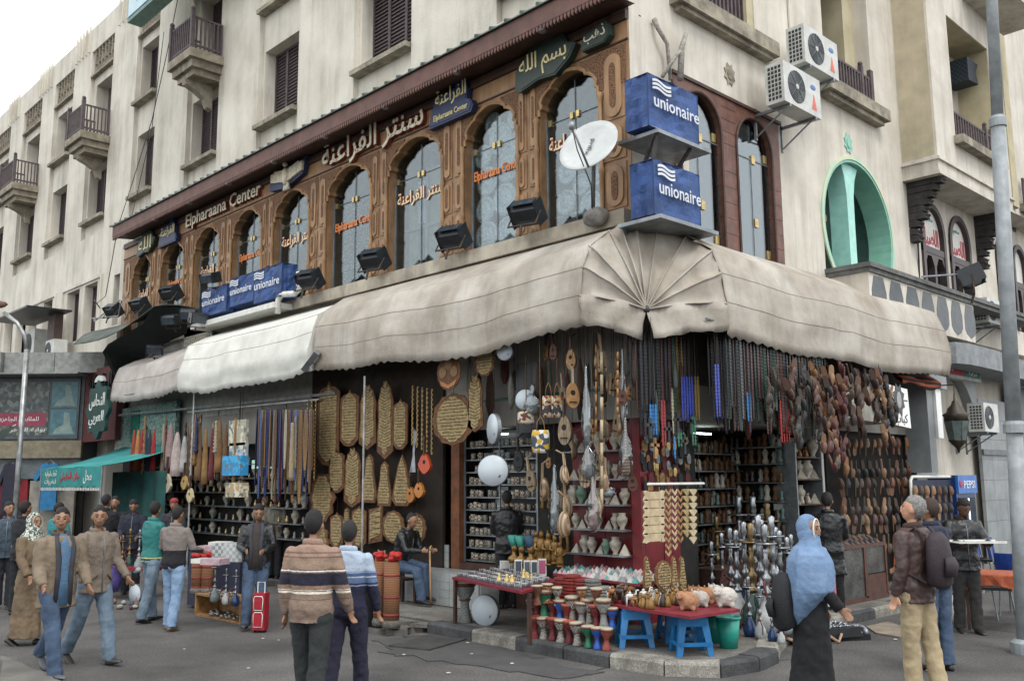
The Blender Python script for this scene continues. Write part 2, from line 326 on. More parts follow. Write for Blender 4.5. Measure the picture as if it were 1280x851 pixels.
for a,b,bal in LC:
    louvre(FL,B,-b+.1,-a-.12,10.15,12.0 if not bal else 11.9,WL-.42); sill(FL,B,-b+.02,-a-.03,10.15,WL-.12,.24)
    if not bal:
        if a<36: louvre(FL,B,-b+.1,-a-.12,13.0,14.75,WL-.42); sill(FL,B,-b+.02,-a-.03,13.0,WL-.12,.24)
    else:
        MB(FL).box(-b+.25,-a-.2,12.5,14.75,WL-.55,WL-.5).build('balcony_door',SHUT,B)
    # pierced screen over the bay
    if a>9:
        sc=MB(FL); n=6
        for i in range(n):
            u=-b+.12+(b-a-.24)*(i+.5)/n
            sc.box(u-.02,u+.02,15.12,16.05,WL-.12,WL-.02); sc.box(u-.06,u+.06,15.45,15.5,WL-.12,WL-.03); sc.box(u-.05,u+.05,15.75,15.8,WL-.12,WL-.03)
            sc.prism([(u-.09,15.14),(u+.09,15.14),(u+.05,15.34),(u-.05,15.34)],WL-.12,WL-.05)
        sc.box(-b,-a,15.05,15.12,WL-.12,WL+.02); sc.build('pierced_screen',mat('sooty_plaster','938a7b','6f675b',rough=.9,coord='World'),B,kind='stuff')
for y in [11.9+3.72*i for i in range(10)]:     # grooved fins at the parapet
    f=MB(FL)
    for i in range(5): f.box(-y-.75+.3*i-.025,-y-.75+.3*i+.025,16.0,16.9,WL,WL+.07)
    f.build('parapet_fins',PLAS,B)
    if 18<y<45: MB(FL).lathe([(.02,0),(.06,.05),(.03,.15),(.1,.22),(.1,.3),(.03,.36),(.05,.42),(.01,.5)],8,(-y-1.86,0,0)) 
for a,b in ((18.2,19.4),(20.7,21.75),(22.2,23.3),(24.7,25.6),(26.2,27.1),(27.6,28.5),(28.9,29.9)):
    if a==18.2: MB(FL).box(-b,-a,6.5,8.0,WL-.3,WL-.25).build('dark_blue_window',mat('dark_blue_panel','1f2733','171c26',rough=.3),B)
    else: louvre(FL,B,-b,-a,6.42,8.05,WL-.28,leaves=2)
for a,b in ((20.4,23.6),(24.4,27.4),(27.5,30.2)):
    MB(FL).box(-b-.1,-a+.1,8.12,8.22,WL,WL+.05).box(-b-.1,-b,6.2,8.12,WL,WL+.05).box(-a,-a+.1,6.2,8.12,WL,WL+.05).build('window_surround',PLAS,B)
# ---- balconies of the left facade ----
BALM=mat('balcony_cement','99907f','6e6658',rough=.95,scale=4,bump=.5,coord='World',streak=.8)
def balcony_left(y0,y1,z,out=.88):
    for (h0,h1,k) in ((0,.22,0),(-.2,0,.1),(-.36,-.2,.2)):
        MB(FL).box(-y1+k,-y0-k,z+h0,z+h1,WL-.1,WL+out-k).build('balcony_slab',BALM,B)
        if k==0: SLAB=bpy.context.scene.objects[-1] if False else LASTO[0]
    pr=[(0,-.36),(0,-1.0),(.12,-.95),(.2,-.75),(.45,-.6),(.7,-.5),(.74,-.36)]
    for u in (-(y0+y1)/2-.1,): MB(FL).prism([(v+z,-w-0) for w,v in pr] if 0 else [(v+z,WL+w) for w,v in pr],u,u+.2,0).build('balcony_bracket',BALM,B)
    rail=MB(FL); zt=z+1.02; zb=z+.3
    def run(p,q,n):
        for i in range(n+1):
            x=p[0]+(q[0]-p[0])*i/n; w=p[1]+(q[1]-p[1])*i/n; rail.box(x-.018,x+.018,z+.22,zt,w-.018,w+.018)
        for zz in (zt,zb): rail.box(min(p[0],q[0])-.02,max(p[0],q[0])+.02,zz,zz+.05,min(p[1],q[1])-.02,max(p[1],q[1])+.02)
    a=-y1+.06; b=-y0-.06; w=WL+out-.06
    run((a,WL+.05),(a,w),7); run((a,w),(b,w),11); run((b,w),(b,WL+.05),7)
    rail.build('balcony_railing',SHUT,SLAB)
    po=MB(FL)
    for u in (a,b): po.box(u-.05,u+.05,z+.22,zt+.16,w-.05,w+.05); po.ell((u,zt+.22,w),(.06,.07,.06),8,5)
    po.build('balcony_post',SHUT,SLAB)
for y0,y1 in ((12.98,14.3),(20.35,21.7),(27.0,28.7),(34.6,36.4)): balcony_left(y0,y1,12.28)
# ---- brown canopy with tin edge and toothed valance ----
MB(FL).box(-17.5,.12,8.62,8.9,.53,.57).build('canopy_fascia',ROOFB,B)
MB(FL).add([(-17.5,8.6,.53),(.12,8.6,.53),(.12,8.66,-.02),(-17.5,8.66,-.02)],[(0,1,2,3)]).box(-18.0,.0,8.46,8.6,-.0,.06).build('canopy_soffit',WOODD,B)
t=MB(FL); n=250
for i in range(n):
    u=-17.5+17.62*i/n; t.prism([(u+.008,8.625),(u+.062,8.625),(u+.058,8.57),(u+.035,8.525),(u+.012,8.57)],.535,.565)
t.build('valance_teeth',ROOFB,B,kind='stuff')
t=MB(FL); t.add([(-17.6,8.9,.62),(.16,8.9,.62),(.16,9.2,-.24),(-17.6,9.2,-.24),(-17.6,8.92,.62),(.16,8.92,.62),(.16,9.22,-.24),(-17.6,9.22,-.24)],[(0,1,2,3),(4,7,6,5),(0,4,5,1),(0,3,7,4),(1,5,6,2)])
t.build('tin_roof',TIN,B)
t=MB(FL)
for i in range(52):
    u=-17.55+.341*i; t.tube([(u,8.925,.63),(u,9.225,-.24)],.035,6)
t.build('tin_ridges',TIN,B,kind='stuff')
t=MB(FL)
for i in range(9): u=-1.2-1.95*i; t.ell((u,8.56,.5),(.07,.04,.07),8,4)
t.build('soffit_lamps',METAL,B,kind='stuff')
# ---- wooden shopfront of the first floor ----
WN=[(.57,1.76),(2.28,3.5),(4.12,5.63),(6.2,7.67),(8.36,9.74),(10.3,11.62),(12.25,13.57),(14.15,15.45),(16.12,17.3)]
ZB,ZS,ZT=5.68,7.52,8.08
def arch(u0,u1,zs=ZS,zt=ZT):
    w=u1-u0; h=zt-zs
    q=[(0,0),(0,.18),(.035,.22),(.035,.3),(.02,.38),(.07,.55),(.14,.66),(.2,.7),(.21,.78),(.3,.9),(.42,.98),(.5,1.0)]
    q=q+[(1-x,y) for x,y in q[-2::-1]]
    return [(u0+x*w,zs+y*h) for x,y in q]
bd=[0.006]+[ (WN[i][1]+WN[i+1][0])/2 for i in range(8)]+[18.05]
for i,(a,b) in enumerate(WN):
    cl,cr=-bd[i+1],-bd[i]; u0,u1=-b,-a
    ar=arch(u0,u1)
    SPN=MB(FL).prism([(cl,8.18),(cl,ZS),(u0-.0001,ZS)]+ar+[(u1+.0001,ZS),(cr,ZS),(cr,8.18)],-.2,0).build('arch_spandrel',WOOD,B)
    m=MB(FL)       # moulded rim of the cusped arch
    m.tube([(x,y,.02) for x,y in ar],.028,6); m.build('arch_moulding',WOODL,SPN)
    m=MB(FL)
    for (p0,p1,s) in ((cl+.28,u0+.02,0),(u1-.02,cr-.28,1)):
        pass
    for (x0,x1,sg) in ((cl+.05,u0+.3*(u1-u0),1),(u1-.3*(u1-u0),cr-.05,-1)):
        m.prism([(x0,8.12),(x1,8.12),(x1-.02*sg,8.07)]+([(u0+.14*(u1-u0),7.96),(u0+.05*(u1-u0),7.86),(u0-.02,7.66),(u0-.03,7.55),(x0,7.55)] if sg>0 else [(x1,7.55),(u1+.03,7.55),(u1+.02,7.66),(u1-.05*(u1-u0),7.86),(u1-.14*(u1-u0),7.96),(x0+.02,8.07)]),.0,.018) if sg>0 else m.prism([(x1,8.12),(x0,8.12),(x0+.02,8.07),(u1-.14*(u1-u0),7.96),(u1-.05*(u1-u0),7.86),(u1+.02,7.66),(u1+.03,7.55),(x1,7.55)],.0,.018)
    m.build('fretwork_spandrel',CARVE,SPN)
    # pier to the left of this window and the colonnettes
    def pier(p0,p1,nm='pier'):
        PIER=MB(FL).box(p0,p1,5.5,ZS-.001,-.2,-.002).build(nm,WOOD,B)
        w=p1-p0-.12; c=(p0+p1)/2; w=min(w,.34)
        for z0,z1 in ((5.75,6.4),(6.46,7.0),(7.06,8.06)):
            MB(FL).box(c-w/2-.03,c+w/2+.03,z0,z1,0,.012).build('pier_panel',WOOD,PIER)
            r=w/2-.02; z0+=.03; z1-=.03
            sh=[(c+r*math.cos(t),z1-r+r*math.sin(t)*1.0) for t in [math.pi*k/8 for k in range(9)]]+[(c-r*math.cos(t),z0+r-r*math.sin(t)) for t in [math.pi*k/8 for k in range(9)]]
            MB(FL).prism(sh,.012,.034).build('carved_medallion',WOODL,PIER)
            MB(FL).prism([(c+(x-c)*.38,(z0+z1)/2+(z-(z0+z1)/2)*.72) for x,z in sh],.034,.042).build('carved_strip',CARVE,PIER)
    pier(cl if i==8 else u0-(u0-cl),u0)
    pier(u1,cr)
    for uu in (u0-.05,u1+.05):
        prof=[(.045,5.68),(.05,5.75),(.032,5.8),(.035,6.3),(.05,6.34),(.032,6.4),(.033,6.95),(.05,7.0),(.032,7.06),(.034,7.4),(.052,7.46),(.04,7.52)]
        MB(FL,smooth=True).rings([[(uu+r*math.cos(2*math.pi*j/8),z,.035+r*math.sin(2*math.pi*j/8)) for j in range(8)] for r,z in prof]).build('colonnette',WOODL,B)
    # window: jambs of glass in a thin frame
    f=MB(FL); f.box(u0,u0+.02,ZB,ZS,-.17,-.13); f.box(u1-.02,u1,ZB,ZS,-.17,-.13); f.box(u0,u1,ZB-.02,ZB+.03,-.17,-.12); f.box((u0+u1)/2-.0025,(u0+u1)/2+.0025,ZB,ZT-.1,-.155,-.14); f.box(u0,u1,ZS-.098,ZS-.093,-.155,-.14)
    WF=f.build('window_frame',mat('thin_frame','7b8589','61696d',rough=.6),B); MB(FL).prism([(u0,ZB)]+ar+[(u1,ZB)],-.16,-.15).build('window_pane',GLASS,WF)
    f=MB(FL)
    for uu in (u0+.08,(u0+u1)/2-.06,(u0+u1)/2+.06,u1-.08): f.box(uu-.03,uu+.03,ZS-.14,ZS-.04,-.15,-.125)
    f.build('glass_clamp',BRASS,WF)
    r=MB(FL).box(u0-.2,u1+.2,ZB-.1,ZB,-1.6,-.2).box(u0-.2,u1+.2,8.3,8.4,-1.6,-.2).box(u0-.2,u1+.2,ZB,8.3,-1.65,-1.6).box(u0-.25,u0-.2,ZB,8.3,-1.6,-.2).box(u1+.2,u1+.25,ZB,8.3,-1.6,-.2)
    r.build('display_room',ROOM,B)
for k,(z0,z1) in enumerate(((8.18,8.47),)):
    x=-18.05
    while x<-.01:
        e=min(-.004,x+2.26); MB(FL).box(x+.003,e-.003,z0,z1,-.2,.008).build('frieze_board',WOODL,B); x=e
MB(FL).box(-18.05,0.0,8.163,8.185,0,.025).build('frieze_bead',WOODD,B)
MB(FL).box(-18.03,.0,5.44,5.66,-.25,.2).build('ledge',mat('ledge_paint','b5ad9c','847c6e',rough=.95,scale=2,bump=.4,streak=.9,coord='World'),B)
MB(FL).box(-18.3,-18.05,5.44,8.6,-.3,0).build('end_pilaster',PLAS,B)
# fascia over the shops
fa=MB(); fa.box(0,.3,0.3,18,2.82,5.44); fa.box(0.0,9,0,.3,2.82,5.44); fa.box(.3,9,.3,18,2.82,2.95); fa.build('shop_fascia',mat('fascia_white','8f8d87','7a7872',rough=.85,scale=2,streak=.4,coord='World'),B)
MB().box(-.012,0,.0,3.6,3.22,3.26).box(-.012,.8,-.012,0,3.22,3.26).build('green_stripe',GREEN,B)
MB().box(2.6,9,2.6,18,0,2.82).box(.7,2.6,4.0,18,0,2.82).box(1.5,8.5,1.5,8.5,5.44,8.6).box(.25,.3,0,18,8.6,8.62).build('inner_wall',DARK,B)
# carved signboards: lettering mounted on the frieze
GOLDM=mat('sign_silver_gold','d6cfb8','b8af95',rough=.5,scale=12); SREDM=mat('sign_red_edge','7c2f22',rough=.6)
def mount_sign(name,label,body,y,z,w,h,face,edge,cat='sign'):
    s=thing(name,label,cat); M=at(FL,-y,z,.1)
    text(body,w,h,edge,at(FL,-y,z,.055),s,'letter_sides',.09,.012); text(body,w,h,face,M,s,'lettering',.02,.012); return s
LSG=[]
LSG.append(mount_sign('arabic_shop_sign','large silver Arabic lettering with red sides mounted on the wooden frieze','سنتر الفراعنة',6.15,8.38,3.25,.62,GOLDM,SREDM))
LSG.append(mount_sign('english_shop_sign','silver raised lettering reading Elpharaana Center on the wooden frieze','Elpharaana Center',12.1,8.36,3.7,.42,GOLDM,SREDM))
NAVY=mat('sign_navy','1b2c55','14203f',rough=.5); DGR=mat('sign_dark_green','22352c','18261f',rough=.5); CREAM=mat('sign_cream','d9cf9f','c4b986',rough=.5)
def plaque_sign(name,label,y,z,outline,body,tw,th,back,face=CREAM,body2=None):
    s=thing(name,label,'sign'); MB(FL).prism([(-y+u,z+v) for u,v in outline],.03,.14).build('sign_board',back,s)
    MB(FL).prism([(-y+u*.93,z+v*.9) for u,v in outline],.14,.15).build('sign_face',back,s)
    text(body,tw,th,face,at(FL,-y,z+(.1 if body2 else 0),.158),s,'lettering',.015,.004)
    if body2: text(body2,tw*1.1,th*.4,face,at(FL,-y,z-.22,.158),s,'lettering',.015,.004)
    LSG.append(s)
leaf=[(-.62,-.28),(-.5,-.34),(-.1,-.26),(.25,-.3),(.55,-.12),(.68,.06),(.5,.14),(.42,.3),(.1,.4),(-.2,.36),(-.42,.18),(-.6,.02)]
plaque_sign('blessing_plaque','dark green leaf shaped plaque with cream Arabic calligraphy above the corner window',1.55,8.32,leaf,'بسم الله',1.0,.42,DGR)
blue=[(-.6,-.34),(.5,-.34),(.56,-.24),(.5,-.12),(.4,-.08),(.42,.1),(.3,.36),(.18,.42),(.1,.2),(-.4,.16),(-.5,0),(-.55,-.12)]
plaque_sign('blue_shop_plaque','navy blue plaque with cream Arabic and English lettering above the plates window',3.72,8.36,blue,'الفراعنة',.8,.34,NAVY,CREAM,'Elpharaana Center')
sm=[(-.3,-.2),(.2,-.2),(.32,-.1),(.32,.08),(.2,.2),(.05,.12),(-.2,.08),(-.32,-.02)]
plaque_sign('small_corner_plaque','small dark oval plaque with silver Arabic word high at the building corner',.5,8.36,[(u*.85,v*.85) for u,v in sm],'ذهب',.4,.22,DGR,GOLDM)
plaque_sign('far_green_plaque','dark green plaque with cream calligraphy at the far end of the frieze',16.3,8.3,[(u*.9,v*.9) for u,v in leaf],'الله',.8,.36,DGR)
plaque_sign('far_blue_plaque','blue plaque with pale calligraphy near the far end of the frieze',14.9,8.33,[(u*.95,v*.95) for u,v in blue],'الفراعنة',.8,.3,NAVY)
# carved winged bird
w=thing('winged_relief','silver winged bird relief on a blue and gold backing between the two shop names','sign')
wy=9.05; MB(FL).prism([(-wy-.75,8.2),(-wy-.1,8.12),(-wy+.6,8.28),(-wy+.72,8.62),(-wy+.1,8.52),(-wy-.72,8.45)],.03,.13).build('backing',NAVY,w)
f=MB(FL)
for sgn in (-1,1):
    for k in range(9):
        u=-wy+sgn*(.08+.065*k); f.box(u-.028,u+.028,8.24+.012*k,8.5+.01*k+(.0 if k<7 else -.05),.13,.18)
f.build('wing',GOLDM,w); MB(FL,smooth=True).ell((-wy,8.34,.19),(.08,.2,.07),10,8).ell((-wy,8.6,.2),(.05,.06,.06)).prism([(-wy-.12,8.05),(-wy+.12,8.05),(-wy+.05,8.25),(-wy-.05,8.25)],.13,.18).build('bird_body',GOLDM,w); LSG.append(w)
# lettering on the glass, alternating
ORG=mat('orange_letters','e08f4b','d07f3f',rough=.5,emit=0); WRED=mat('letter_red_edge','a33a2a',rough=.5); OW=mat('letter_pale','f1d9b0','e8cfa2',rough=.5)
for i,(a,b) in enumerate(WN):
    c=(a+b)/2; en=i in(1,3,5,7); z=[7.0,6.98,6.98,6.95,7.1,7.05,7.1,7.05,7.1][i]
    tw=(b-a)*.9; body='Elpharaana Center' if en else 'سنتر الفراعنة'; h=.22 if en else .3
    if i in (0,2,4,6,8): z=7.05
    M=at(FL,-c,z,-.135); text(body,tw,h,WRED,M,B,'window_lettering_edge',.004,.05); text(body,tw,h,OW if not en else ORG,at(FL,-c,z,-.13),B,'window_lettering',.004,.012)
# goods behind the glass
SILV=mat('silver_plate','d3d9da','8e979b',rough=.35,metal=.25,scale=30)
def disc(F,parent,u,v,w,r,name='plate',m=SILV,label=None,cat='plate',grp='metal plates behind the glass'):
    mb=MB(F@Matrix.Translation((u,v,w))@Matrix.Rotation(.0,4,'X'),smooth=True)
    mb.rings([[(rr*math.cos(2*math.pi*j/20),rr*math.sin(2*math.pi*j/20),z) for j in range(20)] for rr,z in ((r,0),(r,.012),(r*.8,.02),(r*.75,.005),(r*.45,.008),(r*.4,.018),(r*.1,.02))])
    return mb.build(name,m,parent,label=label,cat=cat,group=grp)
pp=[(0.28,5.95,.24),(.78,5.95,.22),(.25,6.42,.2),(.72,6.5,.24),(.3,6.9,.22),(.8,7.05,.25),(.2,7.35,.18),(.62,7.55,.24),(1.02,7.4,.16),(.45,7.85,.17),(.98,7.8,.16),(1.03,6.25,.15)]
for u,v,r in pp: disc(FL,None,-3.5+u,v,-.21,r*1.15,label='round engraved silver plate shown behind the second arched window',cat='plate')
for u,v,r in ((.3,6.15,.2),(.62,6.35,.17),(.8,6.0,.22),(.35,6.62,.2),(.75,6.75,.18),(.95,6.4,.14)): disc(FL,None,-1.76+u,v,-.23,r,label='round silver plate shown behind the arched window nearest the corner',cat='plate',grp='metal plates behind the corner glass')
sh=thing('display_shelves','pale glass shelves of trinkets behind the corner arched window','shelf')
for z in (5.95,6.3,6.7): MB(FL).box(-1.7,-.6,z,z+.02,-.6,-.25).build('shelf_board',WHITE,sh)
x=thing('carved_screen','grey wooden lattice screen leaning behind the third arched window','screen')
MB(FL).box(-5.5,-5.2,5.8,7.3,-.4,-.36).box(-4.9,-4.45,5.8,7.6,-.4,-.36).build('panel',mat('pale_panel','8f8c78','75725f',rough=.7),x)
MB(FL).box(-5.2,-4.95,6.6,7.4,-.36,-.33).box(-4.5,-4.3,6.7,7.5,-.36,-.33).build('lattice',mat('white_lattice','c4cfce','5f6a6d',pat=('check',30),rough=.7),x)
MB(FL).box(-5.55,-4.2,6.5,6.55,-.36,-.3).box(-4.95,-4.9,5.7,7.6,-.36,-.3).build('frame',METAL,x)
x=thing('crystal_curtain','hanging strings of crystal beads behind the fourth arched window','bead curtain')
mb=MB(FL)
for i in range(16):
    u=-7.6+.085*i; z=7.6-rnd.random()*.2
    while z>5.9:
        if rnd.random()<.8: mb.ell((u+rnd.uniform(-.01,.01),z,-.3-rnd.random()*.1),(.012,.02,.012),5,3)
        z-=.055+rnd.random()*.03
mb.build('bead_strings',mat('crystal','dfe6e8','c2cbd0',rough=.2),x,kind='stuff')
for k,(a,b) in enumerate(WN[4:6]):
    x=thing('cloth_display','pale patterned scarves heaped behind the %s arched window'%(('fifth','sixth')[k]),'scarves'); mb=MB(FL,smooth=True)
    for i in range(14): mb.ell((-b+.15+rnd.random()*(b-a-.3),6.9+rnd.random()*.9,-.4-rnd.random()*.2),(.15+rnd.random()*.1,.12+rnd.random()*.1,.08),8,5)
    mb.build('scarf_heap',mat('pale_scarf','9da7a6','5f6b6c',rough=.9,scale=9),x)
for i,c_ in ((5,'6b3b2d'),(4,'7a3340')):
    a,b=WN[i]; x=thing('rug_display','folded red brown rug standing low behind the %s arched window'%(('','','','','fifth','sixth')[i]),'rug'); MB(FL).box(-b+.4,-b+.8,5.8,6.7,-.6,-.5).box(-b+.85,-b+1.1,5.8,6.55,-.6,-.5).build('rug_fold',mat('rug'+c_,c_,rough=.9),x)
# ================= right facade (plane y=0) =================
wr=MB(FR)
wallgrid(wr,.02,5.2,5.44,17,[(1.36,3.95,5.5,7.97),(1.75,3.4,9.3,12)],-.3,0)
CX,CZ,CR=6.78,6.6,1.38
arcT=[(CX+CR*math.cos(math.pi*k/24),CZ+CR*math.sin(math.pi*k/24)) for k in range(25)]
wr.prism([(8.95,5.44),(8.95,8.6),(5.2,8.6),(5.2,5.44),(CX-CR,5.44)]+arcT[::-1]+[(CX+CR,5.44)],-.3,0)
wallgrid(wr,5.2,8.95,8.6,17,[(5.8,7.75,9.25,12.2)],-.3,0)
wallgrid(wr,8.95,40,5.0,17,[(9.6,10.85,5.6,7.9),(11.1,12.3,5.6,7.9),(13.95,14.95,5.6,7.9),(15.1,16.1,5.6,7.9)],-.3,0)
wr.box(8.5,40,0,5.0,-3,-.2)
wr.build('wall_right',PLASR,B)
MB(FR).box(.7,5.5,8.6,17,-8,-1.2).box(5.5,40,5.0,17,-8,-1.2).build('inner_wall',mat('brown_inner','4a3b33','3a2f29',rough=.9),B)
MB(FR).tube([(4.55,9.3,.03),(4.55,17,.03)],.03,6).build('downpipe',PLASR,B)
# clad surround with two arched windows
def sarch(u0,u1,z0,zs,n=12):
    r=(u1-u0)/2; c=(u0+u1)/2; return [(c-r*math.cos(math.pi*k/n),zs+r*1.05*math.sin(math.pi*k/n)) for k in range(n+1)]
A1,A2=(1.5,2.2),(2.62,3.68)
A1=(1.12,2.2)
def sur(a,b,l,r,nm='arch_spandrel'):
    ar=sarch(a,b,5.5,7.28); MB(FR).prism([(l,7.95),(l,7.0),(a,7.0)]+ar+[(b,7.0),(r,7.0),(r,7.95)],-.1,.03).build(nm,CLAD,B)
    MB(FR).tube([(x,y,.04) for x,y in [(a,5.5)]+ar+[(b,5.5)]],.025,6).build('arch_moulding',WOODD,B)
    c=(a+b)/2; f=MB(FR); f.box(c-.005,c+.005,5.5,7.15,-.05,-.04); f.box(a,b,7.15,7.165,-.05,-.04); WF=f.build('window_frame',mat('thin_frame','3b'),B); MB(FR).prism([(a,5.5)]+ar+[(b,5.5)],-.06,-.05).build('window_pane',GLASSR,WF)
    f=MB(FR)
    for uu,vv in ((a+.1,7.05),(b-.1,7.25),(a+.08,5.62),(b-.12,5.62),(c+.06,7.16),(c+.08,6.1)): f.box(uu-.05,uu+.05,vv-.07,vv+.07,-.05,-.03)
    f.build('glass_clamp',BRASS,WF)
sur(*A1,.98,2.41); sur(*A2,2.413,3.95)
for (l,r) in ((2.2,2.62),(3.68,3.95),(.98,1.12)):
    z=5.5; k=0
    while z<6.99:
        e=min(7.0,z+.25); MB(FR).box(l+.002,r-.002,z+.003,e-.003,-.1,.03+(.002 if k%2 else 0)).build('cladding_board',CLAD,B); z=e; k+=1
for (l,r) in ((2.25,2.6),):
    for z in (7.2,7.4,7.6,7.8): MB(FR).box(l-.02,r+.02,z,z+.008,.03,.034).build('board_joint',WOODD,B)
MB(FR).box(.95,4.0,7.95,8.0,-.05,.06).build('surround_trim',WOODD,B)
MB(FR).box(.4,4.2,5.44,5.46,-2,-.2).box(.4,4.2,8.0,8.02,-2,-.2).box(.4,4.2,5.46,8.0,-1.5,-1.45).box(4.15,4.2,5.46,8,-1.45,-.3).build('display_room',ROOM,B)
x=thing('hanging_dress','long pale knotted scarf hanging behind the second arched window of the red brown surround','scarf',)
MB(FR,smooth=True).tube([(2.85,7.2,-.5),(2.95,6.9,-.45),(3.0,6.5,-.4),(3.05,6.3,-.4),(3.0,6.1,-.42),(3.1,5.8,-.45),(3.05,5.6,-.45)],[(.05,.04),(.08,.05),(.05,.05),(.12,.08),(.05,.05),(.14,.08),(.1,.05)],9).build('cloth',mat('pale_knot','8d8f86','5f625c',rough=.9,scale=12),x)
MB(FR,smooth=True).ell((3.2,5.75,-.5),(.3,.3,.15)).build('red_scarf_heap',mat('dark_red_cloth','4b1f22','2b2c22',rough=.9,scale=12),x)
x=thing('round_emblem_poster','red poster with a round dark emblem seen behind the first arched window','poster')
MB(FR).box(1.25,2.05,6.4,7.0,-.4,-.38).build('sheet',mat('poster_red','8f2f33','6d2328',rough=.7),x); disc(FR,x,1.75,6.7,-.36,.2,'emblem',mat('emblem','3b4750','8d8f92',pat=('check',22)),cat=None,grp=None)
MB(FR).box(1.2,2.1,6.25,6.38,-.4,-.38).build('green_band',GREEN,x)
# upper window with bars and sill, balcony opening
mb=MB(FR)
for i in range(14): mb.box(1.8+i*.115,1.84+i*.115,9.3,12,-.12,-.08)
mb.build('window_grille',SHUT,B); MB(FR).box(1.75,3.4,9.3,12,-.25,-.2).build('shutter',SHUT,B)
MB(FR).box(3.2,3.4,9.3,12,-.2,-.02).build('yellow_reveal',YEL,B)
MB(FR).box(1.0,3.8,9.05,9.3,0,.22).box(1.1,3.7,8.98,9.05,0,.15).build('window_sill',LEDGE,B)
MB(FR).box(7.3,7.8,9.2,12.2,-1.2,-.3).box(5.5,7.3,12.2,12.3,-1.2,-.3).build('yellow_reveal',YEL,B)
def rail_r(u0,u1,z,w,n,nm='balcony_railing',parent=None):
    mb=MB(FR)
    for i in range(n+1): u=u0+(u1-u0)*i/n; mb.box(u-.022,u+.022,z,z+.62,w-.02,w+.02)
    for zz in (z+.05,z+.58): mb.box(u0,u1,zz,zz+.045,w-.022,w+.022)
    mb.build(nm,SHUT,B)
    p=MB(FR).box(u1-.45,u1-.37,z,z+.78,w-.04,w+.04); p.ell((u1-.41,z+.82,w),(.05,.05,.05),8,5); p.box(u1-.06,u1+.06,z,z+.8,w-.04,w+.04); p.build('balcony_post',SHUT,B)
rail_r(5.85,7.6,9.25,.05,15)
MB(FR).box(5.5,7.95,9.02,9.25,0,.26).box(5.6,7.85,8.93,9.02,0,.17).build('balcony_ledge',LEDGE,B)
for sc,(u,v),m in ((.16,(2.55,8.42),LEDGE),(.17,(6.55,8.28),TEAL)):
    mb=MB(FR); mb.prism([(u+sc*(1 if k%2 else .72)*math.cos(math.pi*k/8),v+sc*1.25*(1 if k%2 else .72)*math.sin(math.pi*k/8)) for k in range(16)],0,.02)
    mb.prism([(u+sc*.5*math.cos(math.pi*k/4),v+sc*.6*math.sin(math.pi*k/4)) for k in range(8)],.02,.035); mb.build('star_ornament',m,B)
# round teal window
mb=MB(FR); N_=48
ring=lambda r,w:[(CX+r*math.cos(2*math.pi*k/N_),CZ+r*math.sin(2*math.pi*k/N_),w) for k in range(N_)]
mb.rings([ring(CR,.02),ring(CR-.05,.02),ring(CR-.05,-.46),ring(CR,-.46)],cap=False); mb.build('round_reveal',TEAL,B)
mb=MB(FR); mb.rings([ring(CR+.07,.0),ring(CR+.07,.03),ring(CR-.0,.035),ring(CR-.0,.0)],cap=False); mb.build('round_rim',mat('rim_yellowed','c9c3a0','8fbfae',scale=1.5,coord='World'),B)
MB(FR).prism([(x,z) for x,z,_ in ring(CR-.05,0)],-.45,-.44).build('window_pane',GLASSD,B)
MB(FR).prism([(x,z) for x,z,_ in ring(CR-.05,0)],-1.18,-1.1).build('room_backing',mat('deep_teal_room','1c3b40','16292c',rough=.8),B)
mm=[(-.32,1.33),(-.2,1.05),(-.14,.7),(-.13,.2),(-.13,-1.3),(.13,-1.3),(.13,.2),(.14,.7),(.22,1.05),(.36,1.3)]
MB(FR).prism([(CX+u-.1,CZ+v) for u,v in mm],-.44,-.08).build('round_window_mullion',mat('pale_teal','a4d6ca','90c5b8',rough=.5,coord='World'),B)
mb=MB(FR)
for u,v in ((-.55,.25),(.5,.3),(-.5,-.8),(.55,-.7)): mb.box(CX+u-.06,CX+u+.06,CZ+v-.06,CZ+v+.06,-.44,-.38)
mb.build('glass_clamp',BRASS,B)
# ---- projecting bay ----
BX0,BX1,BW,BZ=8.93,13.2,.73,8.42
mb=MB(FR); op=(BX0+1.05,BX0+3.45)
mb.box(BX0,op[0],BZ,17,-.0,BW); mb.box(op[1],BX1,BZ,17,0,BW); mb.box(op[0],op[1],BZ,9.05,0,BW); mb.box(op[0],op[1],11.85,13.0,0,BW)
mb.build('bay_wall',PLASR,B)
MB(FR).box(BX0-.05,BX1+.05,BZ-.06,BZ,0,BW+.05).box(BX0,BX1,BZ-.3,BZ-.06,0,BW).box(BX0-.03,BX1+.03,BZ-.36,BZ-.3,0,BW+.03).build('bay_cornice',PLASR,B)
MB(FR).box(BX0-.004,BX0,BZ+.05,17,.02,BW-.05).build('bay_side',mat('buff_plaster','b9ad93','a39a82',rough=.9,scale=2,streak=.3,coord='World'),B)
MB(FR).box(op[1]-.01,op[1]+.0,9.05,11.85,-1.2,BW-.02).box(op[0],op[1],11.84,11.86,-1.2,BW-.02).build('yellow_reveal',YEL,B)
MB(FR).box(op[0]-.1,op[1]+.1,8.92,9.1,BW,BW+.2).build('balcony_ledge',LEDGE,B); rail_r(op[0]+.05,op[1]-.02,9.1,BW-.06,16)
MB(FR).prism([(op[1]-.75,11.5),(op[1]-.1,11.5),(op[1]-.3,11.25),(op[1]-.15,11.0),(op[1]-.75,10.95)],-.4,BW-.2).build('blue_carved_block',mat('blue_carved','23323b','11181c',rough=.7,pat=('check',18)),B)
MB(FR).box(11.0,BX1+.4,12.6,13.0,BW,BW+.9).build('upper_balcony',PLASR,B)
BR=mat('sooty_bracket','3a3836','262422',rough=.9,bump=.4)
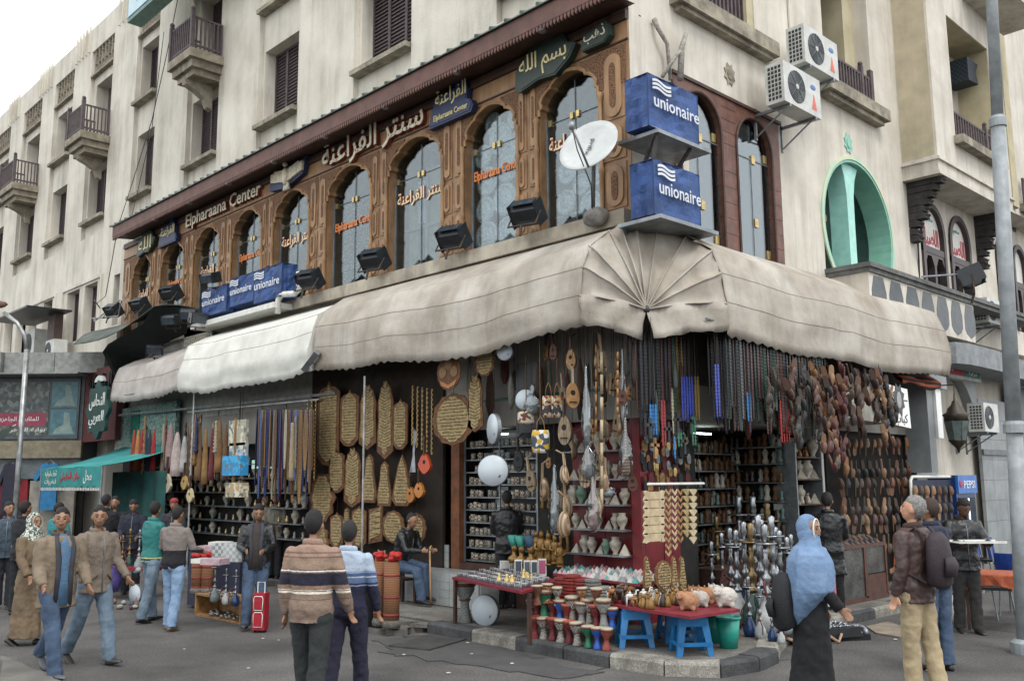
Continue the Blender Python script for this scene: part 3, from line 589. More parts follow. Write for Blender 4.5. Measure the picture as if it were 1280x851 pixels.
def bracket(u):
    for k,(v,w) in enumerate([(BZ-.42,.62),(BZ-.55,.5),(BZ-.68,.42),(BZ-.82,.34),(BZ-.95,.24),(BZ-1.1,.26),(BZ-1.25,.12),(BZ-1.42,.08),(BZ-1.55,.1)]):
        MB(FR).prism([(v-.07,0),(v+.07,0),(v+.075,w+.02),(v+.02,w+.12),(v-.03,w+.08),(v-.07,w+.1)],u-.11,u+.11,0).build('bracket_scroll',BR,B)
bracket(BX0+.25); bracket(BX1-.35); bracket(BX1+4)
MB(FR).box(BX1+.2,30,8.3,17,0,.5).build('far_bay',PLASR,B); MB(FR).box(BX1+.5,BX1+.9,8.4,17,.5,.6).build('yellow_strip',YEL,B)
MB(FR).box(BX1+1.2,BX1+2.8,8.4,8.6,.5,.75).build('balcony_ledge',LEDGE,B); rail_r(BX1+1.2,BX1+2.6,8.6,.62,9)
# arched windows with painted fanlights under the bay
FRA=mat('window_frame_dark','3f3130','2c2423',rough=.5)
FAN=mat('fanlight_white','d9d6d0','c9c5be',rough=.6); REDP=mat('paint_red','b33a44','9a2d37',rough=.6); TEALP=mat('paint_teal','3f9c8e','34877b',rough=.6)
for n_,(a,b) in enumerate(((9.6,10.85),(11.1,12.3),(13.95,14.95),(15.1,16.1))):
    c=(a+b)/2; r=(b-a)/2; zs=7.88-r*1.15
    ar=[(c-r*math.cos(math.pi*k/14),zs+r*1.12*math.sin(math.pi*k/14)) for k in range(15)]
    ri=[(c-(r-.12)*math.cos(math.pi*k/14),zs+(r*1.12-.12)*math.sin(math.pi*k/14)) for k in range(15)]
    MB(FR).prism([(a,8.0),(a,zs)]+ar+[(b,zs),(b,8.0)],-.29,.002).build('arch_head',PLASR,B)
    mb=MB(FR); mb.prism([(a,5.6)]+ar+[(b,5.6),(b-.12,5.6)]+ri[::-1]+[(a+.12,5.6)],-.12,.05); mb.box(a,b,6.72,6.86,-.1,.04); mb.box(c-.05,c+.05,5.6,6.72,-.1,.03)
    for l,rr in ((a+.12,c-.05),(c+.05,b-.12)):
        m_=(l+rr)/2; mb.prism([(l,6.72),(l,6.45),(m_-.1,6.66),(m_+.1,6.66),(rr,6.45),(rr,6.72)],-.1,.03)
    WF=mb.build('window_frame',FRA,B)
    MB(FR).prism([(a+.12,6.86)]+ri+[(b-.12,6.86)],-.1,-.05).build('fanlight',FAN,WF)
    MB(FR).box(a+.12,b-.12,5.6,6.72,-.12,-.1).build('window_pane',GLASS,WF); MB(FR).box(a+.1,b-.1,5.6,6.72,-.5,-.45).build('curtain',mat('pale_curtain','8d96a0','7b838d'),B)
    if n_<3: text('الاصيل',.85,.5,REDP,at(FR,c,7.08,-.045),B,'fanlight_lettering',.004,.03); text('مطعم',.35,.16,TEALP,at(FR,c+.02,7.5,-.045),B,'fanlight_lettering',.004,.02)
MB(FR).tube([(9.4,6.1,.0),(9.35,6.6,.04),(9.4,7.2,.03)],.02,6).build('cable',BLACK,B)
# grey ledge with diamond inlay beyond the awning
LX0=5.35
mb=MB(FR); mb.box(LX0,14,5.58,5.66,0,.84).box(LX0+.03,14,5.5,5.58,0,.8); mb.build('stone_ledge',mat('ledge_grey','6b6c6a','4f504e',rough=.8,bump=.3,coord='World'),B)
MB(FR).box(LX0+.06,10.1,4.72,5.5,0,.76).build('inlay_wall',PLASR,B)
for i in range(7):
    u=LX0+.25+.68*i; INL=mat('slate_inlay','4f5457','41464a',rough=.5)
    MB(FR).prism([(u,5.46),(u+.36,5.46),(u+.46,5.2),(u+.46,4.95),(u+.36,4.85),(u+.18,4.78),(u,4.85),(u-.1,4.95),(u-.1,5.2)],.76,.766).build('slate_inlay',INL,B)
# curved grey slab further right
mb=MB(FR); pts=[(8.75,0),(8.75,.55),(8.9,.8),(9.3,.9),(10,.9),(11,.88),(12.2,.7),(13,.65),(18,.9),(18,0)]
mb.prism([(-w,u) for u,w in pts] if 0 else [(u,w) for u,w in pts],4.2,4.65,2)
mb.M=Matrix(((1,0,0,0),(0,-1,0,0),(0,0,1,0),(0,0,0,1))); vs=mb.v
mb2=MB(Matrix(((1,0,0,0),(0,-1,0,0),(0,0,1,0),(0,0,0,1)))); mb2.prism(pts,4.2,4.62); mb2.f=[f[::-1] for f in mb2.f]; mb2.build('curved_canopy_slab',mat('slab_grey','85898b','6b6f72',rough=.7,coord='World',streak=.3),B)
# stone clad ground floor with arches at the cafe
MB(FR).box(9.15,9.5,0,3.6,-.2,.0).build('stone_pier',STONE,B)
for r_ in range(8):
    for u0,u1 in ((8.55,9.2),(9.2,9.55),(12.0,12.6),(12.6,13.3),(13.3,14.0)):
        MB(FR).box(u0+.004,u1-.004,.15+.45*r_,.15+.45*(r_+1)-.006,-.05,.02).build('stone_tile',STONE,B)
ar=[(10.75-1.15*math.cos(math.pi*k/14),2.9+1.3*math.sin(math.pi*k/14)) for k in range(15)]
MB(FR).prism([(9.5,4.3),(9.5,2.9)]+ar+[(12.0,2.9),(12.0,4.3)],-.3,.01).build('arch_wall',STONE,B)
MB(FR).prism([(9.6,.15)]+ar+[(11.9,.15)],-.32,-.3).build('teal_shop_glass',mat('teal_shop_glass','2d5554','1f3b3c',rough=.25,coord='World'),B)
MB(FR).box(9.8,11.5,1.7,2.1,-.3,-.28).build('teal_sign_band',mat('shop_glow','8fb8b4','5c8c88',rough=.5),B)
MB(FR).box(12.0,14.2,2.5,2.62,.02,.07).box(14.0,14.05,.15,4.2,.0,.05).box(14.05,20,.15,4.2,-.1,-.05).build('far_shopfront',mat('shopfront_grey','5c6163','474c4e',rough=.5),B)
# ================= interior of the right hand shop, shelves, columns =================
TIL=mat('white_tile','9fa3a1','888d8b',rough=.35,scale=3)
MB().box(1.4,6,-.02,2.6,.148,.16).build('shop_floor',CONC,B)
MB().box(4.72,4.93,.0,.25,.15,2.82).build('white_column',WHITE,B)
MB().box(5.1,8.5,.05,.2,.15,2.82).build('shoe_wall_board',DARK,B)
MB().box(.75,8.6,-.03,-.004,3.34,5.3).build('dark_board',mat('shade_board','3f3c37','2c2a27',rough=.95),B)  # dark sheet added as painted shade behind the beads under the awning
MB().box(5.0,8.6,-.05,.05,2.82,3.33).build('shop_fascia',mat('fascia_white','b'),B)
RP=mat('red_panel','74181f','551116',rough=.5,scale=3)
MB().box(-.0,.16,.0,.16,.15,2.82).build('corner_post',RP,B)
for u0,u1 in ((.16,.52),(.53,.9)): MB().box(u0,u1-.01,.04,.09,.15,2.75).build('red_door_panel',RP,B)
for v0,v1 in ((.16,.7),(.71,1.3)): MB().box(.1,.14,v0,v1,.15,2.75).build('red_door_panel',RP,B)
MB().box(.1,.16,1.3,1.98,.15,2.82).box(.9,1.38,.1,.14,.15,2.82).build('side_panel',DARK,B)
MB().box(.0,.12,3.66,3.86,.15,2.9).build('timber_post',mat('post_wood','7a4a2c','563420',rough=.7,coord='World'),B)
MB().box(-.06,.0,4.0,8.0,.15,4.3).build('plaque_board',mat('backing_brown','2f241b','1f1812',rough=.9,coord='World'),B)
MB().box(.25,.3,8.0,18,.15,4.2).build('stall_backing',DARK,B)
MB().box(-.02,.0,8.0,13,3.75,4.3).build('stall_fascia',mat('grey_board','8b8c88','77786f',rough=.8,coord='World'),B)
for i in range(5): MB().box(-.03,-.02,8.05+i*.98,8.98+i*.98,3.5,3.74).build('fascia_panel',mat('grey_board2','9a9b96','85867f',rough=.7,coord='World'),B)
# white tiled bench
tb=thing('tiled_bench','low white tiled bench under the mug shelves beside the seated man','bench')
MB().box(-.56,.0,2.55,4.3,.15,.62).build('bench_core',CONC,tb)
for k in range(4):
    for j in range(8):
        y=2.56+j*.218; MB().box(-.575,-.56,y+.004,y+.212,.16+k*.116,.272+k*.116).build('tile',TIL,tb)
for k in range(4):
    for j in range(3): MB().box(-.56+j*.187+.004,-.56+j*.187+.18,2.535,2.55,.16+k*.116,.272+k*.116).build('tile',TIL,tb)
for j in range(8):
    for i in range(3): MB().box(-.57+i*.19,-.57+i*.19+.184,2.56+j*.218,2.56+j*.218+.212,.62,.634).build('tile',TIL,tb)
for j in range(3):
  for k in range(3): MB().box(-.02,-.005,3.9+j*.15,3.9+j*.15+.145,.64+k*.12,.64+k*.12+.114).build('tile',TIL,tb)
MB().box(-.005,.0,3.9,4.35,.63,1.0).build('splashback',CONC,tb)
# ================= awnings =================
def canvas(name,label,mtl,path_fn,u0,u1,nu,prof,scal=.22,sag=.03,seams=(),ends=(1,1),seed=0,hang=.0):
    """prof: list of (out,z) from the wall to the hem; path_fn(u,out,z)->world"""
    t=thing(name,label,'awning'); r=random.Random(seed); rows=[]
    # subdivide the profile
    P=[]
    for i in range(len(prof)-1):
        n=4
        for k in range(n): 
            f=k/n; P.append((prof[i][0]*(1-f)+prof[i+1][0]*f,prof[i][1]*(1-f)+prof[i+1][1]*f,(i+f)/(len(prof)-1)))
    P.append((*prof[-1],1.0))
    for o,z,f in P:
        row=[]
        for i in range(nu+1):
            u=u0+(u1-u0)*i/nu; n1=noise.noise(Vector((u*.9,f*4,seed)))*.05*f; n2=noise.noise(Vector((u*1.6,f*9,seed+5)))*.035*f**2+noise.noise(Vector((u*6,f*3,seed+9)))*.014*f**2
            dz=-(sag+.1*(.5+noise.noise(Vector((u*.75,seed,1.5))))+.03*noise.noise(Vector((u*2.3,seed,4))))*math.sin(math.pi*((u-u0)/(u1-u0)))*f
            if f>=1: dz-=.05*abs(math.sin(math.pi*(u-u0)/scal))
            row.append(path_fn(u,o+n1+n2,z+dz))
        rows.append(row)
    mb=MB(smooth=True); mb.rings(rows,cap=False,close=False); o_=mb.build('canopy_cloth',mtl,t)
    so=o_.modifiers.new('s','SOLIDIFY'); so.thickness=.008
    for s_ in seams:   # stitched seams and piping as thin ropes on the cloth
        q=rows[int(s_*(len(rows)-1))]; MB(smooth=True).tube([Vector(p)+Vector(path_fn(0,.006,0))-Vector(path_fn(0,0,0)) for p in q],.006,5).build('seam',mat('seam_grey','857c71','6f675d',rough=.9),t)
    for e,uu in zip(ends,(0,-1)):
        if e:
            pts=[row[uu] for row in rows]; zt=pts[0]; back=(Vector(pts[0])); low=Vector(path_fn(u0 if uu==0 else u1,0,prof[-1][1]+.3))
            m2=MB(); m2.add([tuple(p) for p in pts]+[tuple(low)],[tuple(range(len(pts)+1))]); m2.build('end_panel',mtl,t)
    return t
PF=lambda u,o,z:(-o,-u,z)       # left facade, u=-y
PR=lambda u,o,z:(u,-o,z)        # right facade, u=x
prof=[(.02,5.46),(.45,5.3),(.84,5.03),(1.0,4.72),(1.04,4.35),(1.02,3.98)]
AWN=[]
AWN.append(canvas('left_wing_awning','long weathered grey canvas awning above the musical instruments and wooden plaques',CANV,PF,-6.38,-.05,64,prof,seams=(.36,.6,.8),ends=(1,0),seed=2,sag=.07))
AWN.append(canvas('right_wing_awning','weathered grey canvas awning running right of the corner above the hanging beads and slippers',CANV,PR,.56,7.92,66,[(.02,5.5),(.45,5.32),(.86,5.05),(1.0,4.7),(1.06,4.3),(1.02,3.88)],seams=(.36,.6,.8),ends=(0,1),seed=4,sag=.02))
AWN.append(canvas('white_awning','bright clean white canvas awning between the two grey ones',CANVW,PF,-11.75,-6.5,46,[(.1,5.35),(.5,5.2),(.9,4.98),(1.0,4.65),(1.1,4.3),(1.05,3.98)],seams=(.4,.62),ends=(1,1),seed=6,scal=.3,sag=.06))
AWN.append(canvas('far_awning','small pinkish grey canvas awning farthest down the left street',CANVP,PF,-15.75,-11.8,34,[(.1,5.2),(.5,5.05),(.85,4.85),(.97,4.5),(1.0,4.05)],seams=(.45,.75),ends=(1,1),seed=8,scal=.24))
# gathered corner: a fan of pleats drawn together at one point, with a valance flap on each side
t=thing('corner_awning','fan pleated corner of the grey canvas awning gathered to one point','awning')
A_=hit(808,387,0,-.52)
BL_=[Vector((-o,.06,z)) for o,z in ((1.07,4.33),(1.0,4.72),(.87,5.04),(.46,5.3))]+[Vector((-.25,-.02,5.42)),Vector((-.06,-.1,5.47)),Vector((.1,-.22,5.46))]+[Vector((.57,-o,z)) for o,z in ((.46,5.31),(.87,5.03),(1.0,4.69),(1.07,4.28))]
BL_[5]=Vector((-.08,-.08,5.5)); BL_[4]=Vector((-.3,.0,5.42)); BL_[6]=Vector((.22,-.24,5.44))
rows=[]; ns=6
for k in range(len(BL_)-1):
    for q in range(ns+(k==len(BL_)-2)):
        f=q/ns; bpt=BL_[k].lerp(BL_[k+1],f); row=[]
        for j in range(15):
            g_=j/14; P_=bpt.lerp(A_,g_); bulge=math.sin(math.pi*g_)**.8*.07; sag_=math.sin(math.pi*f)*(.09*(1-g_)**.7*g_**.25+.01)
            o_=Vector((-.62,-.62,.3)); n1=noise.noise(Vector((k*1.3+f*2,g_*5,2)))*.03*(1-g_)
            row.append(P_+o_*(bulge+n1*1.6)-o_*sag_*(1.0)+Vector((0,0,-.015*math.sin(math.pi*f))))
        rows.append(row)
mb=MB(smooth=True); mb.rings(rows,cap=False,close=False); o_=mb.build('pleated_cloth',CANV,t); so=o_.modifiers.new('s','SOLIDIFY'); so.thickness=.008
for k in range(len(BL_)):
    row=rows[min(k*ns,len(rows)-1)]
    MB(smooth=True).tube([q+Vector((-.008,-.008,.003)) for q in row],[.011]*14+[.014],6).build('pleat_rib',CANV,t)
for k,(row,sg) in enumerate(((rows[0],1),(rows[-1],-1))):
    rs=[]
    for j,f in enumerate((-.06,.25,.5,.75,1.0)):
        rs.append([q+Vector((-.03*math.sin(f*3+i*.9),-.03*math.sin(f*3+i*.9),-(.35+.03*(i/14)+.02*abs(math.sin(i*.9)))*f))+Vector((.0,.12,0))*sg*f*(i/14)**3*.9+Vector((noise.noise(Vector((i*.7,f*3,k))),noise.noise(Vector((i*.7,f*3,k+7))),0))*.05*f for i,q in enumerate(row)])
    o_=MB(smooth=True).rings(rs,cap=False,close=False).build('valance_flap',CANV,t); o_.modifiers.new('s','SOLIDIFY').thickness=.008
MB(smooth=True).ell(A_+Vector((.01,.01,.0)),(.05,.05,.06),8,6).build('tie_knot',BLACK,t)
AWN.append(t)
# iron frames and rods under the awnings
fr=thing('iron_framework','thin iron frame and rods carrying the awnings along both facades','awning frame')
mb=MB()
for y in (.4,2.4,4.4,6.3,8.3,10.2,11.8,13.8,15.7): mb.tube([(0,y,4.25),(-.98,y,4.1)],.014,5); mb.tube([(0,y,5.3),(-.98,y,4.1)],.012,5)
for x_ in (.4,2.2,4.0,5.9,7.8): mb.tube([(x_,0,4.2),(x_,-.98,4.05)],.014,5); mb.tube([(x_,0,5.3),(x_,-.98,4.05)],.012,5)
mb.tube([(-.98,.2,4.08),(-.98,15.7,4.12)],.016,6); mb.tube([(.2,-.98,4.05),(7.85,-.98,4.0)],.016,6)
mb.tube([(-.75,.1,4.05),(-.75,8.2,4.08)],.012,5); mb.tube([(.1,-.75,4.0),(7.85,-.75,3.98)],.012,5); mb.tube([(-.5,.1,4.05),(-.5,8.2,4.08)],.012,5); mb.tube([(.1,-.5,4.0),(7.85,-.5,3.98)],.012,5)
mb.build('frame_rods',METAL,fr)
mb=MB(); mb.tube([LX(149,519,-.35),LX(400,493.4,-.35),LX(420,491,-.35)],.03,8); mb.tube([LX(235,515,-.4),LX(400,499,-.4)],.022,6); mb.build('long_rail',PIPE,fr)
rp=thing('support_pole','slim pale pole standing under the far awning by the bead stall','pole'); a=LX(243,490,-.9); b=Vector((a.x,a.y,.02)); MB().tube([b,a],.02,8).build('shaft',PIPE,rp); MB().box(a.x-.06,a.x+.06,a.y-.06,a.y+.06,0,.02).build('foot',PIPE,rp)
rp=thing('plaque_pole','slim pale pole in front of the wooden plaques','pole'); a=LX(456,470,-.95); MB().tube([(a.x,a.y,.02),a],.018,8).build('shaft',PIPE,rp); MB().box(a.x-.06,a.x+.06,a.y-.06,a.y+.06,0,.02).build('foot',PIPE,rp)
# rolled metal tube light at the joint of two awnings
x=thing('awning_crank_tube','short grey metal box end hanging where the white and grey awnings meet','bracket'); a=LX(380,462,-1.12); b=LX(397,440,-1.12); MB().tube([a,b],[.07,.07],4).build('tube',METAL,x)
# ================= AC units and covers =================
def ac_unit(loc,rz,label,w=.95,h=.62,d=.33,grp=None,badge=True):
    t=thing('air_conditioner',label,'air conditioner',group=grp)
    c=mat('ac_casing','c3c4bf','a9aaa4',rough=.5,scale=4); dk=mat('ac_dark','2c2e2f','1f2122',rough=.6)
    MB().box(-w/2,w/2,0,d,0,h).build('casing',c,t)
    fx=-w*.16; fr_=h*.4
    fm=MB().prism([(fx+fr_*math.cos(2*math.pi*k/24),h/2+fr_*math.sin(2*math.pi*k/24)) for k in range(24)],-.004,.004); fm.v=[(a,-c_-.004,b) for a,b,c_ in fm.v]; fm.build('fan_opening',mat('ac_fan_grey','4e5254','3b3e40',rough=.6),t)
    m=MB()
    for rr in (.1,.18,.25,.32,.38): m.tube([(fx+h*rr*math.cos(2*math.pi*k/20),-.012,h/2+h*rr*math.sin(2*math.pi*k/20)) for k in range(21)],.004,4)
    for k in range(8): m.tube([(fx,-.014,h/2),(fx+fr_*math.cos(math.pi*k/4),-.012,h/2+fr_*math.sin(math.pi*k/4))],.005,4)
    m.build('fan_grille',mat('ac_wire','6f7375','5c5f61'),t)
    hb=MB(); hb.ell((fx,-.015,h/2),(.05,.012,.05),10,4); hb.build('fan_hub',c,t)
    m=MB()
    for i in range(4):
        for k in range(8): m.box(-w/2-.004,-w/2,.04+i*(d-.08)/4+.01,.04+(i+1)*(d-.08)/4-.01,.05+k*(h-.1)/8+.01,.05+(k+1)*(h-.1)/8-.012)
    m.build('side_grille',dk,t)
    if badge:
        e=MB(); e.ell((w*.3,-.006,h*.72),(.09,.004,.045),14,4); e.build('badge',mat('badge_blue','3f6ca8','335a90',rough=.4),t)
        tri=MB(); tri.add([(w*.24,-.004,h*.15),(w*.38,-.004,h*.15),(w*.31,-.004,h*.56)],[(0,1,2)]); tri.build('red_arrow_mark',mat('mark_red','cf6f5e','c06253'),t)
    m=MB()
    for u in (-w*.35,w*.35): m.box(u-.02,u+.02,0,d+.35,-.05,-.001); m.tube([(u,d*.2,-.03),(u,d+.32,-.4)],.015,5); m.box(u-.02,u+.02,d+.3,d+.34,-.45,.1)
    m.build('bracket',METAL,t); t.location=loc; t.rotation_euler[2]=rz; return t
a=RY(982.2,145,-.66); b=RY(1024,100,-.66); zt=RY(982.2,77,-.66).z; zb=RY(982.2,126,-.66).z
ac_unit((( a.x+b.x)/2,-.66,zb),0,'lower of the two white outdoor air conditioners on the right wall',w=b.x-a.x,h=zt-zb)
a=RY(1006,60,-.66); b=RY(1048,90,-.66); zt=RY(1006,30,-.66).z; zb=RY(1006,76,-.66).z
ac_unit(((a.x+b.x)/2,-.66,zb),0,'upper of the two white outdoor air conditioners on the right wall',w=b.x-a.x,h=zt-zb)
def small(px0,py0,px1,py1,lab,out=.6,fn=RY,w=None):
    p=fn(px0,py1,-out); q=fn(px1,py0,-out); return p,q
p=RY(1236,402,-.55); ac_unit((p.x+.4,-.55,p.z),0,'small air conditioner half behind the tall pole above the curved slab',w=.8,h=.55,badge=False)
p=RY(1232,539,-.6); ac_unit((p.x+.4,-.6,p.z),0,'low air conditioner by the tall pole beside the hanging lantern',w=.8,h=.6,badge=False)
UNI='unionaire'
def cover(F,u0,u1,v0,v1,w0,w1,label,side_first=True):
    t=thing('air_conditioner_cover',label,'cover'); mb=MB(F); r=random.Random(int(u0*100)); nu,nv=8,7
    def face(f):
        rows=[[f(i/nu,j/nv) for i in range(nu+1)] for j in range(nv+1)]; mb.rings(rows,cap=False,close=False)
    wob=lambda u,v,k:noise.noise(Vector((u*5,v*5,k+u0)))*.06
    face(lambda a,b:(u0+(u1-u0)*a,v0+(v1-v0)*b,w1+wob(a,b,0)*(4*a*(1-a))))
    face(lambda a,b:(u0+wob(a,b,3)*4*a*(1-a),v0+(v1-v0)*b,w0+(w1-w0)*a))
    face(lambda a,b:(u1+wob(a,b,5)*4*a*(1-a),v0+(v1-v0)*b,w1+(w0-w1)*a))
    face(lambda a,b:(u0+(u1-u0)*a,v1+wob(a,b,7)*4*a*(1-a),w1+(w0-w1)*b))
    face(lambda a,b:(u0+(u1-u0)*a,v0,w0+(w1-w0)*b))
    mb.build('cloth_cover',BLUEC,t)
    e=MB(F)
    for q in (((u0,v0,w1),(u0,v1,w1)),((u1,v0,w1),(u1,v1,w1)),((u0,v1,w1),(u1,v1,w1)),((u0,v1,w0),(u0,v1,w1)),((u1,v1,w0),(u1,v1,w1))): e.tube(q,.008,5)
    e.build('piping',mat('cover_piping','16305f'),t)
    W_=u1-u0; H=v1-v0; c=(u0+u1)/2
    LWm=mat('logo_white','cfd3d8','bcc0c6',rough=.6)
    text(UNI,W_*.9,H*.24,LWm,at(F,c+W_*.02,v0+H*.5,w1+.04),t,'lettering',.004,.008)
    wv=MB(F)
    for k in range(3):
        n=8; up=[(u0+W_*.05+W_*.36*i/n,v0+H*(.7+.075*k)+.02*math.sin(i/n*6.28)) for i in range(n+1)]
        wv.prism(up+[(x,y+H*.045) for x,y in up[::-1]],w1+.038,w1+.042)
    wv.build('wave_logo',LWm,t); return t
a=RY(811,158,-.7);b=RY(873.5,180,-.7);c=RY(811,92,-.7)
cover(FR,a.x,b.x,a.z+.02,c.z,.32,.7,'upper blue cloth air conditioner cover beside the building corner')
a=RY(818,267,-.7);b=RY(876,285,-.7);c=RY(818,199,-.7)
cover(FR,a.x,b.x,a.z,c.z,.32,.7,'lower blue cloth air conditioner cover at the corner just above the awning')
sh=thing('corner_shelf','grey metal bracket shelf holding the upper blue cover','shelf'); z=RY(811,160,-.7).z
MB(FR).box(-.42,.78,z-.05,z,.1,.78).build('tray',METAL,sh); MB(FR).tube([(-.35,z-.05,.7),(-.2,z-1.2,.35)],.03,5).tube([(.4,z-.05,.7),(.6,z-.5,.05)],.03,5).tube([(-.4,z-.05,.7),(.0,z-.5,.1)],.03,5).build('strut',mat('strut_dark','4d4744','3a3532'),sh)
z2=RY(818,267,-.7).z; sh=thing('lower_corner_shelf','pale metal tray under the lower blue cover resting over the awning','shelf'); MB(FR).box(-.45,.85,z2-.07,z2-.02,.1,.8).build('tray',METAL,sh); MB(FR).box(-.3,.6,z2-.3,z2-.07,.0,.1).build('bracket',METAL,sh)
wr_=thing('wrapped_pipes','two frayed insulated pipes rising from the upper blue cover','pipes'); m_=mat('pipe_wrap','a19c93','77726a',rough=.9,bump=.5,scale=20)
MB(smooth=True).tube([RY(828,96,-.2),RY(845,70,-.2),RY(853,62,-.2),RY(856,45,-.15)],.03,7).tube([RY(850,100,-.2),RY(852,60,-.2),RY(858,42,-.15)],[.05,.045,.03],7).tube([RY(838,100,-.15),RY(834,55,-.12),RY(822,35,-.1),RY(818,25,-.05)],[.03,.03,.035,.045],7).build('insulated_pipe',m_,wr_)
q=[(252,283,365,395),(287,317,350,382),(317,352,340,378)]
for (l,r,tp,bt),lb in zip(q,('leftmost of the three blue cloth covers in a row on the left ledge','middle of the three blue cloth covers in a row on the left ledge','rightmost of the three blue cloth covers, beside the bent white pipe')):
    a=LX(l,bt,-.55); b=LX(r,bt,-.55); zt_=LX(l,tp,-.55).z; zb_=max(5.55,LX(l,bt+2,-.55).z)
    cover(FL,-a.y,-b.y-.02,zb_,zt_,.2,.55,lb)
x=thing('white_drain_pipe','thick bent white pipe beside the rightmost blue cover on the left ledge','pipe'); MB(smooth=True).tube([LX(374,340,-.5),LX(374,362,-.5),LX(368,367,-.5),LX(352,368,-.5),LX(348,375,-.5),LX(347,392,-.5)],.06,8).build('pipe',WHITE,x)
x=thing('cover_support_tray','pale metal tray supporting the row of blue covers on the left ledge','tray'); MB(FL).box(-12.3,-8.6,5.44,5.55,.2,.62).build('tray',WHITE,x)
# ================= floodlights =================
def flood(loc,tilt,yaw,label,s=1,grp=None):
    t=thing('floodlight',label,'floodlight',group=grp); m=mat('flood_body','24282d','15181b',rough=.4,scale=8)
    pr=[(-.13,-.02),(-.12,.08),(-.05,.13),(.1,.14),(.17,.1),(.2,-.06),(.1,-.12),(-.06,-.12)]
    b=MB().prism(pr,-.2,.2,0); b.build('housing',m,t)
    MB().box(-.215,-.2,-.14,.2,-.13,.14).box(.2,.215,-.14,.2,-.13,.14).build('end_plate',m,t)
    MB().box(-.18,.18,-.145,-.135,-.1,.09).build('glass_front',mat('flood_glass','39424a','2b3238',rough=.15),t)
    MB().tube([(-.22,.02,0),(-.22,.1,-.25),(.22,.1,-.25),(.22,.02,0)],.014,5).tube([(0,.1,-.25),(0,.2,-.38)],.02,5).build('yoke',mat('rusty_iron','4f4038','33302c',rough=.9),t)
    MB().box(-.04,.04,.135,.14,-.01,.01).build('maker_plate',METAL,t)
    t.location=loc; t.rotation_euler=(tilt,0,yaw); t.scale=(s,)*3; return t
for i,(px,py,s) in enumerate(((658,264,.95),(566,295,.95),(467,323,.95),(386,348,.95),(213,365,.95),(174,380,.9),(141,387,.9))):
    p=LX(px,py,-.42); flood(p,R(-52),R(-75),['black floodlight on the ledge below the corner window near the dish','black floodlight on the ledge between the plates and lattice windows','black floodlight on the ledge under the crystal bead window','black floodlight on the ledge beside the bent white pipe','black floodlight tilted up in front of the eighth window','black floodlight tilted up below the farthest arched window','black floodlight by the dark blue window past the wooden front'][i],s*1.12)
for i,(px,py) in enumerate(((262,348),(213,400),(236,393),(207,432) if 0 else (193,437),(248,398))):
    p=LX(px,py,-.75); flood(p,R(20),R(-70+15*i),['small dark floodlight below the leftmost blue cover','dark floodlight lying on top of the far awning, in the middle','dark floodlight on the far awning beside the white awning edge','leftmost dark floodlight on top of the far awning','dark floodlight between the blue covers and the white awning'][i],.85)
p=RY(1217,345,-1.5); t=flood(p,R(-20),R(20),'grey floodlight on a long rod in front of the painted arched windows',1.2)
x=thing('floodlight_rod','long thin iron rod holding the grey floodlight by the arched windows','rod'); MB().tube([RY(1152,346,-.84),RY(1210,342,-1.45)],.02,6).build('rod',METAL,x)
# ================= satellite dish =================
d=thing('satellite_dish','white oval satellite dish on a pole at the ledge near the corner','satellite dish'); c=LX(738,186,-.75); v=(Vector((-.84,-.24,.48))).normalized(); Q=v.to_track_quat('Z','Y').to_matrix().to_4x4()
mb=MB(Matrix.Translation(c)@Q,smooth=True); rs=[]
for k in range(7): r_=.42*k/6+.001; rs.append([(r_*math.cos(2*math.pi*j/32),r_*1.1*math.sin(2*math.pi*j/32),.35*r_*r_) for j in range(32)])
o_=mb.rings(rs,cap=False).build('reflector',mat('dish_white','b9bcba','a3a6a4',rough=.4,scale=3),d); so=o_.modifiers.new('s','SOLIDIFY'); so.thickness=.012
text('prifix',.3,.09,BLACK,Matrix.Translation(c)@Q@Matrix.Rotation(R(-100),4,'Z')@Matrix.Translation((0,0,.035)),d,'lettering',.003,.003)
foc=Matrix.Translation(c)@Q@Vector((.0,-.15,.55)); base=LX(741,268,-.3)
MB(smooth=True).tube([Matrix.Translation(c)@Q@Vector((.1,-.45,.08)),foc],.016,6).ell(foc,(.05,.05,.06)).build('feed_arm',METAL,d)
MB(smooth=True).tube([c-v*.02,c-v*.12+Vector((0,0,-.03)),base],.03,8).build('mast',METAL,d)
MB(smooth=True).tube([foc,foc+Vector((.1,0,-.3)),c+Vector((0,0,-.5)),base],.008,5).build('cable',BLACK,d)
MB(smooth=True).ell(base+Vector((0,-.05,-.05)),(.14,.22,.14),10,6).build('taped_base',mat('tape_grey','8a8782','5d5a55',rough=.9,bump=.6),d)
# ================= loose cables =================
cab=thing('facade_cables','thin dark cables hanging down the cream wall at the left end of the brown canopy','cable')
mb=MB(); mb.tube([LX(222,0,-.05),LX(208,70,-.05),LX(190,150,-.05),LX(165,230,-.1),LX(147,285,-.55),LX(141,320,-.3),LX(132,370,-.1),LX(118,382,0)],.012,5).tube([LX(205,40,-.02),LX(190,160,-.02),LX(165,270,-.1),LX(145,300,-.3)],.01,5); mb.build('cable',BLACK,cab)
